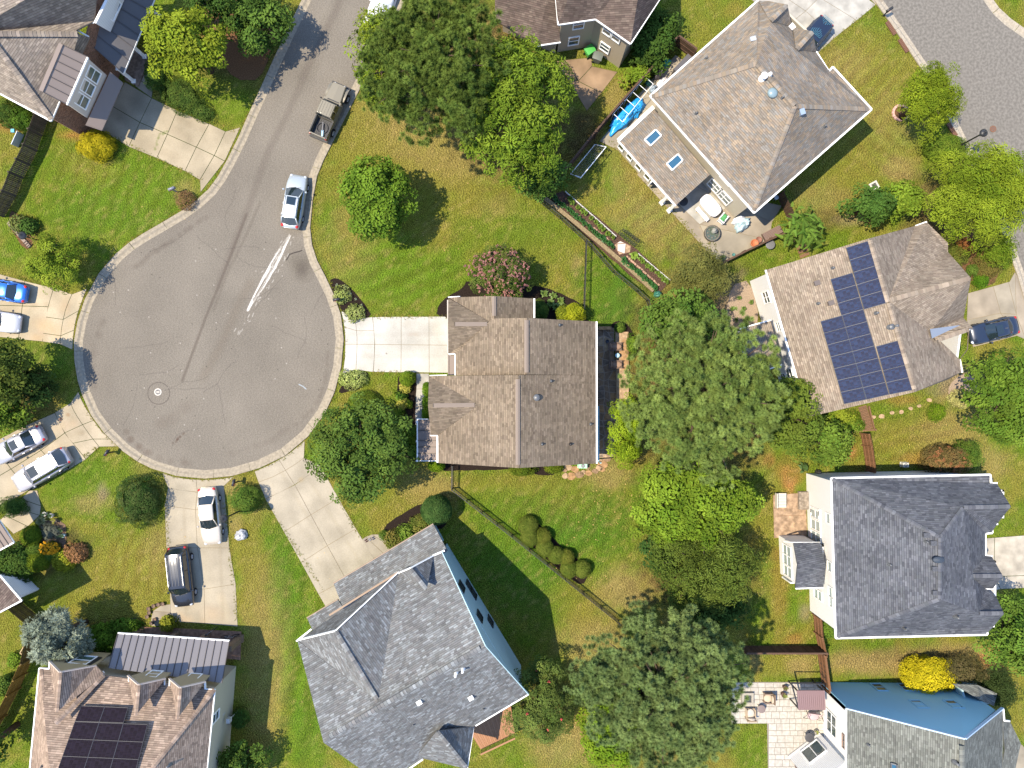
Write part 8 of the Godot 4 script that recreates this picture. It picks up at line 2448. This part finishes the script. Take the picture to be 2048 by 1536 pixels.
	for i in 9:
		m1 = M.new(); m1.g = 0
		m1.blob(Vector3(cos(i * 0.8) * 0.4, 0.37, sin(i * 0.8) * 0.4), Vector3(0.11, 0.07, 0.09), 8, 5); part("stone", m1, stone_m, o)
	bundle("parasol_cover", "pale blue and white folded cover on the patio by the house corner", "cover", 1486, 448, 17, 11, 0.9, plain(lin(0.33, 0.44, 0.47), 0.6), 0.7, 21)
	bundle("parasol_cover", "white cloth heap against the pale blue cover", "cover", 1477, 440, 13, 7, 0.7, plain(lin(0.62, 0.63, 0.65), 0.7), 0.5, 22)
	o = thing("deck_box", "brown slatted lounger box along the patio fence", "deck box", at(1545, 466, 0.4) * Vector3(1, 0, 1) + Vector3(0, 0.04, 0), 0.48)
	m1 = M.new(); m1.box(Vector3(0, 0.2, 0), Vector3(1.7, 0.38, 0.72)); part("box", m1, plain(lin(0.12, 0.075, 0.055), 0.7), o)
	for i in 6:
		m1 = M.new(); m1.box(Vector3(0, 0.41, -0.3 + i * 0.12), Vector3(1.74, 0.03, 0.1)); part("slat", m1, plain(lin(0.15, 0.10, 0.08), 0.7), o)
	pot("large terracotta pot by the patio fence", 1506, 488, 0.34, 0.45, lin(0.42, 0.13, 0.05))
	pot("dark terracotta pot touching the large one", 1515, 481, 0.27, 0.4, lin(0.2, 0.09, 0.06))
	pot("small grey pot at the lower corner of the bright patio", 1442, 518, 0.26, 0.35, lin(0.08, 0.075, 0.07), Color(0.05, 0.08, 0.03))
	pot("tiny teal pot on the bright patio's edge", 1466, 510, 0.14, 0.2, lin(0.05, 0.16, 0.15))
	round_table("small grey round table on the grass outside the patio fence", 1541, 489, 0.42, 0.5, lin(0.12, 0.12, 0.125), 0.0)
	round_table("pale round table under the big tan house's corner", 1553, 395, 0.2, 0.6, lin(0.4, 0.46, 0.5))
	round_table("black round grill table in the sunroom's shadow", 1367, 403, 0.4, 0.8, lin(0.02, 0.02, 0.022))
	# garden arch
	o = thing("garden_arch", "black wire garden arch at the gate of the vegetable beds", "garden arch", at(1256, 478))
	c = o.position
	for j in 9:
		var t := j / 8.0
		var a: Vector3 = at(lerpf(1236, 1268, t), lerpf(468, 494, t)) - c
		var b: Vector3 = at(lerpf(1244, 1276, t), lerpf(462, 486, t)) - c
		m1 = M.new(); m1.tube([a, a + Vector3(0, 1.0, 0), (a + b) * 0.5 + Vector3(0, 1.25, 0), b + Vector3(0, 1.0, 0), b], [0.02, 0.02, 0.02, 0.02, 0.02], 5); part("hoop", m1, plain(lin(0.02, 0.02, 0.02), 0.5), o)
	m1 = M.new()
	for y in [0.3, 0.65, 1.0]:
		m1.beam(at(1236, 468) - c + Vector3(0, y, 0), at(1268, 494) - c + Vector3(0, y, 0), 0.025, 0.025); m1.beam(at(1244, 462) - c + Vector3(0, y, 0), at(1276, 486) - c + Vector3(0, y, 0), 0.025, 0.025)
	part("wire", m1, plain(lin(0.02, 0.02, 0.02), 0.5), o)
	bundle("rain_barrel", "teal tub at the lower end of the vegetable beds", "tub", 1316, 588, 8, 6, 0.5, plain(lin(0.03, 0.14, 0.10), 0.5), 0.0, 31)
	# terrace of the middle house
	armchair("armchair", "upper brown cushioned armchair on the flagstone terrace", 1230, 693, 0.0, 0.29, lin(0.11, 0.07, 0.05), lin(0.26, 0.17, 0.12), 0.72, 1.2)
	armchair("armchair", "lower brown cushioned armchair on the flagstone terrace", 1231, 729, 0.0, 0.29, lin(0.11, 0.07, 0.05), lin(0.26, 0.17, 0.12), 0.72, 1.2)
	round_table("small pale blue round table between the terrace armchairs", 1234, 711, 0.2, 0.5, lin(0.35, 0.55, 0.58), 0.29)
	pot("dark pot at the shaded edge of the terrace", 1214, 683, 0.16, 0.3, lin(0.03, 0.035, 0.05))
	ac_unit("utility_box", "pale green utility box at the middle house's south wall", 1166, 932, Vector3(0.75, 0.6, 0.42), 0.0, lin(0.33, 0.62, 0.42))
	o = thing("stone_step", "pale stone wall end at the terrace's north side", "wall", at(1209, 657))
	m1 = M.new(); m1.box(Vector3(0, 0.2, 0), Vector3(1.05, 0.4, 0.24)); part("block", m1, flag_mats[1], o)
	m1 = M.new(); m1.box(Vector3(0.0, 0.42, 0), Vector3(1.12, 0.06, 0.3)); part("cap", m1, flag_mats[3], o)
	# garden at the left
	for p in [[93, 1027, 0.19, "white ring-shaped pot at the garden's top"], [106, 1030, 0.2, "brown pot beside the white ring-shaped pot"], [113, 1040, 0.22, "grey pot with yellow leaves in the left garden"], [126, 1059, 0.2, "dark pot on the lawn side of the left garden"], [122, 1070, 0.16, "brown small pot above the blue pot"], [130, 1070, 0.17, "pale blue pot at the left garden's lawn edge"]]:
		pot(p[3], p[0], p[1], p[2], 0.32, lin(0.45, 0.43, 0.4) if "white" in p[3] else lin(0.25, 0.36, 0.42) if "blue pot at" in p[3] else lin(0.14, 0.1, 0.08), Color(0.2, 0.19, 0.03) if "yellow" in p[3] else Color(0.05, 0.09, 0.025))
	bundle("covered_rock", "crumpled grey plastic bundle on the grass beside the beige sedan", "bundle", 482, 1071, 13, 11, 0.5, plain(lin(0.32, 0.33, 0.35), 0.3), 0.2, 41)
	for p in [[315, 1238], [309, 1245], [304, 1224], [300, 1232], [303, 1216], [313, 1211], [322, 1208], [331, 1207]]:
		pot("small brown pot on the edge of the curved walk", p[0] - 4, p[1], 0.17, 0.22, lin(0.12, 0.075, 0.05), Color.BLACK, "small pots along the curved walk")
	o = thing("door_mat", "dark mat lying on the grass by the low leafy shrub", "mat", at(266, 1238, 0.0) + Vector3(0, 0.01, 0), 0.1)
	m1 = M.new(); m1.box(Vector3(0, 0.015, 0), Vector3(0.6, 0.03, 0.2)); part("mat", m1, plain(lin(0.04, 0.035, 0.03), 0.9), o)
	m1 = M.new(); m1.box(Vector3(0, 0.033, 0), Vector3(0.5, 0.01, 0.12)); part("pattern", m1, plain(lin(0.06, 0.05, 0.04), 0.9), o)
	bike("grey bicycle leaning at the cream house porch", 420, 1264, 0.6)
	bike("small bicycle at the right end of the cream house porch", 460, 1272, 0.1)
	var sb := [plain(lin(0.05, 0.02, 0.03), 0.8), plain(lin(0.2, 0.2, 0.22), 0.8), plain(lin(0.04, 0.05, 0.09), 0.8)]
	for i in 3:
		o = thing("pair_of_shoes", ["reddish pair of shoes nearest the driveway joint", "light grey pair of shoes in the middle of the walk", "dark blue pair of shoes nearest the shrubs"][i], "shoes", at(733 + i * 7, 1081 - i * 2.5) + Vector3(0, 0.035, 0), 0.6)
		for s in [-1.0, 1.0]:
			m1 = M.new(); m1.g = 0; m1.blob(Vector3(0, 0.05, s * 0.08), Vector3(0.15, 0.06, 0.055), 10, 6); part("shoe", m1, sb[i], o)
	# trellis
	o = thing("trellis", "pale wooden trellis frame by the golden fence", "trellis", at(50, 1292))
	c = o.position
	for e in [[[56, 1278], [40, 1306]], [[62, 1284], [46, 1310]], [[56, 1278], [62, 1284]], [[40, 1306], [46, 1310]], [[48, 1292], [54, 1297]]]:
		m1 = M.new(); m1.beam(at(e[0][0], e[0][1], 0.9) - c, at(e[1][0], e[1][1], 0.9) - c, 0.07, 0.07); part("bar", m1, plain(lin(0.4, 0.3, 0.17), 0.8), o)
	for e in [[56, 1278], [40, 1306], [62, 1284], [46, 1310]]:
		var p := at(e[0], e[1], 0.9) - c
		m1 = M.new(); m1.box(Vector3(p.x, 0.45, p.z), Vector3(0.07, 0.9, 0.07)); part("post", m1, plain(lin(0.4, 0.3, 0.17), 0.8), o)
	# white utility panel by the grey fence
	o = thing("white_board", "white board leaning by the grey board fence", "board", at(42, 282))
	m1 = M.new(); m1.box(Vector3(0, 0.45, 0), Vector3(0.05, 0.9, 1.3), Basis(Vector3.UP, -0.42)); part("board", m1, plain(lin(0.5, 0.56, 0.62), 0.5), o)
	m1 = M.new(); m1.box(Vector3(-0.1, 0.9, -0.6), Vector3(0.3, 0.15, 0.3)); part("bucket", m1, plain(lin(0.05, 0.3, 0.4), 0.5), o)
	o = thing("utility_box", "pale flat utility box lid under the yellow-green tree", "utility box", at(97, 496), 0.3)
	m1 = M.new(); m1.box(Vector3(0, 0.25, 0), Vector3(0.85, 0.5, 0.7)); part("box", m1, plain(lin(0.4, 0.45, 0.44), 0.6), o)
	m1 = M.new(); m1.box(Vector3(0, 0.52, 0), Vector3(0.95, 0.05, 0.8)); part("lid", m1, plain(lin(0.46, 0.5, 0.5), 0.6), o)
	o = thing("landscape_timber", "grey landscape timber beside the left lamp post", "timber", at(40, 470), -0.85)
	m1 = M.new(); m1.box(Vector3(0, 0.1, 0), Vector3(2.9, 0.2, 0.28)); part("beam", m1, plain(lin(0.24, 0.19, 0.15), 0.9), o)
	for i in 3:
		m1 = M.new(); m1.box(Vector3(0.9 + i * 0.22, 0.22, 0), Vector3(0.06, 0.05, 0.5)); part("stake", m1, plain(lin(0.08, 0.06, 0.05), 0.9), o)
	# right-hand side
	o = thing("tree_ring", "pink stone ring around the young bright tree", "tree ring", at(1800, 226))
	rng.seed = 4
	for i in 16:
		var a := TAU * i / 16
		m1 = M.new(); m1.box(Vector3(cos(a) * 0.66, 0.07, sin(a) * 0.66), Vector3(0.2, 0.15, 0.24), Basis(Vector3.UP, -a)); part("stone", m1, plain(lin(0.42 + rng.randf() * 0.1, 0.29, 0.24), 0.9), o)
	m1 = M.new(); m1.lathe(Vector3.ZERO, [[0.6, 0.05], [0.001, 0.08]], 16); part("soil", m1, straw, o)
	for g in [[1785, 55, "rusty kerb grate nearest the bright driveway at top right"], [1810, 90, "rusty kerb grate second along the right-hand street"], [1907, 258, "rusty kerb grate by the young bright tree"]]:
		o = thing("kerb_grate", g[2], "drain grate", at(g[0] - 4, g[1] + 2), -1.0)
		m1 = M.new(); m1.box(Vector3(0, 0.07, 0), Vector3(1.35, 0.14, 0.34)); part("frame", m1, rust, o)
		for i in 9:
			m1 = M.new(); m1.box(Vector3(-0.56 + i * 0.14, 0.145, 0), Vector3(0.05, 0.02, 0.28)); part("bar", m1, plain(lin(0.1, 0.05, 0.035), 0.8), o)
	o = thing("yard_drain", "square grated drain with a white collar in the lawn", "drain", at(1748, 372), 0.5)
	m1 = M.new()
	for e in [[0, 0.3, 0.75, 0.14], [0, -0.3, 0.75, 0.14]]: m1.box(Vector3(e[0], 0.05, e[1]), Vector3(e[2], 0.1, e[3]))
	for e in [[0.3, 0], [-0.3, 0]]: m1.box(Vector3(e[0], 0.05, e[1]), Vector3(0.14, 0.098, 0.46))
	part("collar", m1, concrete_pale, o)
	m1 = M.new()
	for i in 6: m1.box(Vector3(-0.2 + i * 0.08, 0.04, 0), Vector3(0.04, 0.04, 0.46))
	part("grate", m1, lead, o)
	# boardwalk and edging by the solar-panelled house
	o = thing("boardwalk", "short brown boardwalk at the solar-panelled house's lower wall", "boardwalk", at(1731, 836))
	c = o.position
	var wd := [worn(lin(0.26, 0.15, 0.085), 0.9, noise_tex(302, 0.05, 0.6, 256), 1.0), worn(lin(0.22, 0.13, 0.075), 0.9, noise_tex(303, 0.05, 0.6, 256), 1.0)]
	for i in 15:
		var t := (i + 0.5) / 15.0
		m1 = M.new(); m1.box(at(lerpf(1723, 1738, t), lerpf(812, 858, t)) - c + Vector3(0, 0.12, 0), Vector3(0.75, 0.04, 0.13), Basis(Vector3.UP, 0.3)); part("plank", m1, wd[i % 2], o)
	m1 = M.new(); m1.beam(at(1735, 812) - c + Vector3(0, 0.2, 0), at(1746, 858) - c + Vector3(0, 0.2, 0), 0.1, 0.2); part("rail", m1, wd[0], o)
	o = thing("timber_edging", "reddish timber edging below the boardwalk", "garden edging", at(1716, 862))
	c = o.position
	m1 = M.new(); m1.beam(at(1684, 864) - c + Vector3(0, 0.12, 0), at(1748, 859) - c + Vector3(0, 0.12, 0), 0.16, 0.24); part("timber", m1, wd[0], o)
	m1 = M.new(); m1.box(at(1748, 859) - c + Vector3(0, 0.15, 0), Vector3(0.18, 0.3, 0.18)); part("post", m1, wd[1], o)
	o = thing("wood_steps", "small wooden steps by the frond-leaved tree", "steps", at(1604, 500), 0.4)
	for i in 3:
		m1 = M.new(); m1.box(Vector3(0, 0.06 + i * 0.05, 0.5 - i * 0.4), Vector3(0.9, 0.06, 0.3)); part("tread", m1, wd[i % 2], o)
	# behind the dark grey house
	slabs("patio", "red-stained concrete pad behind the dark grey roof's white wall", [[[1546, 990], [1612, 985]], [[1547, 1032], [1613, 1030]], [[1548, 1076], [1614, 1072]]], [worn(lin(0.44, 0.31, 0.21), 0.9, noise_tex(304, 0.012, 0.62, 512, 4), 4.0)], plain(lin(0.2, 0.12, 0.07), 1.0))
	o = thing("bench", "white slatted bench on the red-stained concrete pad", "bench", at(1560, 1000, 0.4) * Vector3(1, 0, 1) + Vector3(0, 0.035, 0))
	for i in 5:
		m1 = M.new(); m1.box(Vector3(0.1 + 0.0 * i, 0.45, -0.5 + i * 0.26), Vector3(0.85, 0.04, 0.24)); part("slat", m1, concrete_pale, o)
	for sz in [-0.5, 0.5]:
		m1 = M.new(); m1.box(Vector3(0.1, 0.22, sz), Vector3(0.7, 0.44, 0.06)); part("leg", m1, concrete_pale, o)
	m1 = M.new(); m1.box(Vector3(-0.42, 0.65, 0), Vector3(0.08, 0.5, 1.3)); part("backrest", m1, concrete_pale, o)
	o = thing("step_block", "stained concrete step block against the white rear wall", "step", at(1604, 1000))
	m1 = M.new(); m1.box(Vector3(0, 0.2, 0), Vector3(0.8, 0.4, 1.6)); part("block", m1, worn(lin(0.36, 0.3, 0.24), 0.9, noise_tex(305, 0.02, 0.6, 256), 2.0), o)
	m1 = M.new(); m1.box(Vector3(0.2, 0.45, 0), Vector3(0.4, 0.1, 1.5)); part("upper_step", m1, worn(lin(0.36, 0.3, 0.24), 0.9, noise_tex(305, 0.02, 0.6, 256), 2.0), o)
	bundle("kettle_grill", "small dark box at the dark grey house's top wall", "grill", 1637, 944, 6, 5, 0.5, black_trim, 0.0, 51, 0.0)
	ac_unit("air_conditioner", "pale air conditioner at the dark grey house's top wall", 1812, 930, Vector3(0.5, 0.5, 0.4), 0.0, lin(0.45, 0.44, 0.4))
	# paver patio
	o = thing("fire_pit", "square grey fire pit with a dark centre on the paver patio", "fire pit", at(1493, 1394))
	var pitm := worn(lin(0.42, 0.38, 0.31), 0.85, noise_tex(306, 0.04, 0.7, 256), 1.0)
	for e in [[0, 0.42, 1.05, 0.2], [0, -0.42, 1.05, 0.2]]:
		m1 = M.new(); m1.box(Vector3(e[0], 0.2, e[1]), Vector3(e[2], 0.4, e[3])); part("wall_block", m1, pitm, o)
	for sx in [-0.42, 0.42]:
		m1 = M.new(); m1.box(Vector3(sx, 0.2, 0), Vector3(0.2, 0.398, 0.64)); part("wall_block", m1, pitm, o)
	m1 = M.new(); m1.box(Vector3(0, 0.16, 0), Vector3(0.64, 0.25, 0.64)); part("fire_bed", m1, plain(lin(0.05, 0.055, 0.065), 0.8), o)
	armchair("patio_chair", "tan patio chair right of the fire pit", 1537, 1396, PI, 0.035, lin(0.16, 0.11, 0.075), lin(0.42, 0.34, 0.25), 0.9, 0.85)
	armchair("patio_chair", "tan patio chair below the fire pit", 1501, 1428, PI * 0.5, 0.035, lin(0.3, 0.23, 0.15), lin(0.46, 0.40, 0.33), 0.85, 0.95)
	round_table("brown round table between the two patio chairs", 1523, 1418, 0.36, 0.5, lin(0.17, 0.13, 0.115))
	round_table("black round table by the white angled bay", 1619, 1475, 0.42, 0.6, lin(0.05, 0.05, 0.055))
	pot("tall pot of yellow-green leaves at the patio's upper corner", 1567, 1372, 0.2, 0.5, lin(0.14, 0.08, 0.06), Color(0.12, 0.13, 0.03))
	pot("second pot of leaves below the upper corner pot", 1564, 1386, 0.22, 0.5, lin(0.14, 0.08, 0.06), Color(0.15, 0.18, 0.04))
	pot("small pot plant by the porch swing", 1630, 1460, 0.16, 0.3, lin(0.3, 0.28, 0.25), Color(0.16, 0.18, 0.03))
	pot("potted red-leaved plant at the patio's bottom edge", 1592, 1530, 0.2, 0.4, lin(0.13, 0.07, 0.06), Color(0.14, 0.07, 0.05))
	o = thing("pergola", "small brown corrugated pergola roof beside the blue house's white wall", "pergola", at(1610, 1395))
	c = o.position
	var pm := plain(lin(0.17, 0.105, 0.105), 0.6)
	var pr := ats([[1594, 1381, 2.3], [1650, 1381, 2.5], [1652, 1420, 2.5], [1597, 1420, 2.3]])
	for j in 14:
		m1 = M.new()
		var t0 := j / 14.0
		var t1 := (j + 0.86) / 14.0
		m1.sheet([pr[0].lerp(pr[1], t0) - c, pr[0].lerp(pr[1], t1) - c, pr[3].lerp(pr[2], t1) - c, pr[3].lerp(pr[2], t0) - c], 0.06); part("roof_strip", m1, pm, o)
	m1 = M.new(); m1.sheet([pr[0] - c - Vector3(0, 0.05, 0), pr[1] - c - Vector3(0, 0.05, 0), pr[2] - c - Vector3(0, 0.05, 0), pr[3] - c - Vector3(0, 0.05, 0)], 0.03); part("roof_deck", m1, pm, o)
	for i in 4:
		var p: Vector3 = pr[i] - c
		m1 = M.new(); m1.box(Vector3(p.x * 0.92, 1.12, p.z * 0.92), Vector3(0.1, 2.25, 0.1)); part("post", m1, black_trim, o)
	m1 = M.new(); m1.beam(at(1583, 1366, 2.2) - c, at(1597, 1418, 2.2) - c, 0.1, 0.12); m1.beam(at(1583, 1366, 2.2) - c, at(1648, 1368, 2.3) - c, 0.1, 0.12); part("beam", m1, black_trim, o)
	o = thing("porch_swing", "pale pink cushioned swing seat below the pergola", "swing seat", at(1627, 1433, 0.6) * Vector3(1, 0, 1) + Vector3(0, 0.035, 0), -0.15)
	m1 = M.new(); m1.g = 0; m1.blob(Vector3(0, 0.5, 0), Vector3(0.55, 0.14, 0.36), 14, 6); part("cushion", m1, plain(lin(0.42, 0.32, 0.33), 0.9), o)
	m1 = M.new(); m1.box(Vector3(0, 0.8, -0.32), Vector3(1.1, 0.5, 0.06), Basis(Vector3.RIGHT, -0.2)); part("backrest", m1, plain(lin(0.42, 0.32, 0.33), 0.9), o)
	for sx in [-0.6, 0.6]:
		m1 = M.new(); m1.tube([Vector3(sx, 0, 0.45), Vector3(sx, 1.3, 0), Vector3(sx, 0, -0.45)], [0.03, 0.03, 0.03], 6); part("frame", m1, black_trim, o)
	# deck
	o = thing("wooden_deck", "orange-brown wooden deck with a slatted railing behind the grey-roofed house", "deck", at(985, 1460))
	c = o.position
	var dk := [worn(lin(0.40, 0.215, 0.125), 0.8, noise_tex(307, 0.05, 0.75, 256), 1.0), worn(lin(0.37, 0.195, 0.11), 0.8, noise_tex(308, 0.05, 0.75, 256), 1.0)]
	var da := at(938, 1459, 0.9) - c
	var db := at(1022, 1412, 0.9) - c
	var dc := at(1030, 1466, 0.9) - c
	var dd := at(962, 1498, 0.9) - c
	for j in 20:
		m1 = M.new()
		var t0 := j / 20.0
		var t1 := (j + 0.93) / 20.0
		m1.sheet([da.lerp(db, t0), da.lerp(db, t1), dd.lerp(dc, t1), dd.lerp(dc, t0)], 0.05); part("plank", m1, dk[j % 2], o)
	m1 = M.new(); m1.beam(dd - Vector3(0, 0.12, 0), dc - Vector3(0, 0.12, 0), 0.1, 0.2); m1.beam(da - Vector3(0, 0.12, 0), dd - Vector3(0, 0.12, 0), 0.1, 0.2); part("rim_joist", m1, dk[1], o)
	m1 = M.new(); m1.beam(dd + Vector3(0, 0.95, 0), dc + Vector3(0, 0.95, 0), 0.14, 0.05); part("handrail", m1, dk[0], o)
	for j in 26:
		m1 = M.new(); m1.box(dd.lerp(dc, (j + 0.5) / 26.0) + Vector3(0, 0.48, 0), Vector3(0.04, 0.9, 0.04)); part("baluster", m1, plain(lin(0.06, 0.045, 0.035), 0.7), o)
	for e in [da, db, dc, dd]:
		m1 = M.new(); m1.box(e.lerp(Vector3(0, 0.9, 0), 0.06) * Vector3(1, 0, 1) + Vector3(0, 0.42, 0), Vector3(0.12, 0.84, 0.12)); part("post", m1, dk[1], o)
	for k in get_children():
		if k is Node3D and k.has_meta("category") and k.get_meta("category") == "house": rebase(k)
func rebase(o: Node3D):
	var lo := Vector3(1e9, 0, 1e9)
	var hi := -lo
	for k in o.get_children():
		if k is MeshInstance3D:
			var b: AABB = k.mesh.get_aabb()
			lo = lo.min(b.position); hi = hi.max(b.end)
	var c := (lo + hi) * 0.5
	c.y = 0
	o.position = c
	for k in o.get_children(): k.position -= c
func bike(label: String, x: float, y: float, turn: float):
	var o := thing("bicycle", label, "bicycle", at(x, y, 0.5) * Vector3(1, 0, 1) + Vector3(0, 0.17, 0), turn)
	var mt := plain(lin(0.16, 0.17, 0.2), 0.4, 0.4)
	for sx in [-0.5, 0.5]:
		var m := M.new(); m.g = 0
		var ring := []
		var rad := []
		for i in 17: ring.append(Vector3(sx + cos(TAU * i / 16) * 0.3, 0.32 + sin(TAU * i / 16) * 0.3, 0)); rad.append(0.025)
		m.tube(ring, rad, 5, false); part("wheel", m, rubber, o)
	var m := M.new()
	for e in [[Vector3(-0.5, 0.32, 0), Vector3(-0.15, 0.75, 0)], [Vector3(-0.15, 0.75, 0), Vector3(0.38, 0.8, 0)], [Vector3(0, 0.3, 0), Vector3(0.38, 0.75, 0)], [Vector3(0, 0.3, 0), Vector3(-0.15, 0.8, 0)], [Vector3(-0.5, 0.32, 0), Vector3(0, 0.3, 0)], [Vector3(0.5, 0.32, 0), Vector3(0.36, 0.95, 0)]]: m.tube(e, [0.025, 0.025], 6)
	part("frame", m, mt, o)
	m = M.new(); m.tube([Vector3(0.34, 0.97, -0.28), Vector3(0.38, 0.98, 0), Vector3(0.34, 0.97, 0.28)], [0.015, 0.015, 0.015], 6); part("handlebar", m, black_trim, o)
	m = M.new(); m.g = 0; m.blob(Vector3(-0.18, 0.85, 0), Vector3(0.13, 0.04, 0.08), 8, 5); part("saddle", m, black_trim, o)
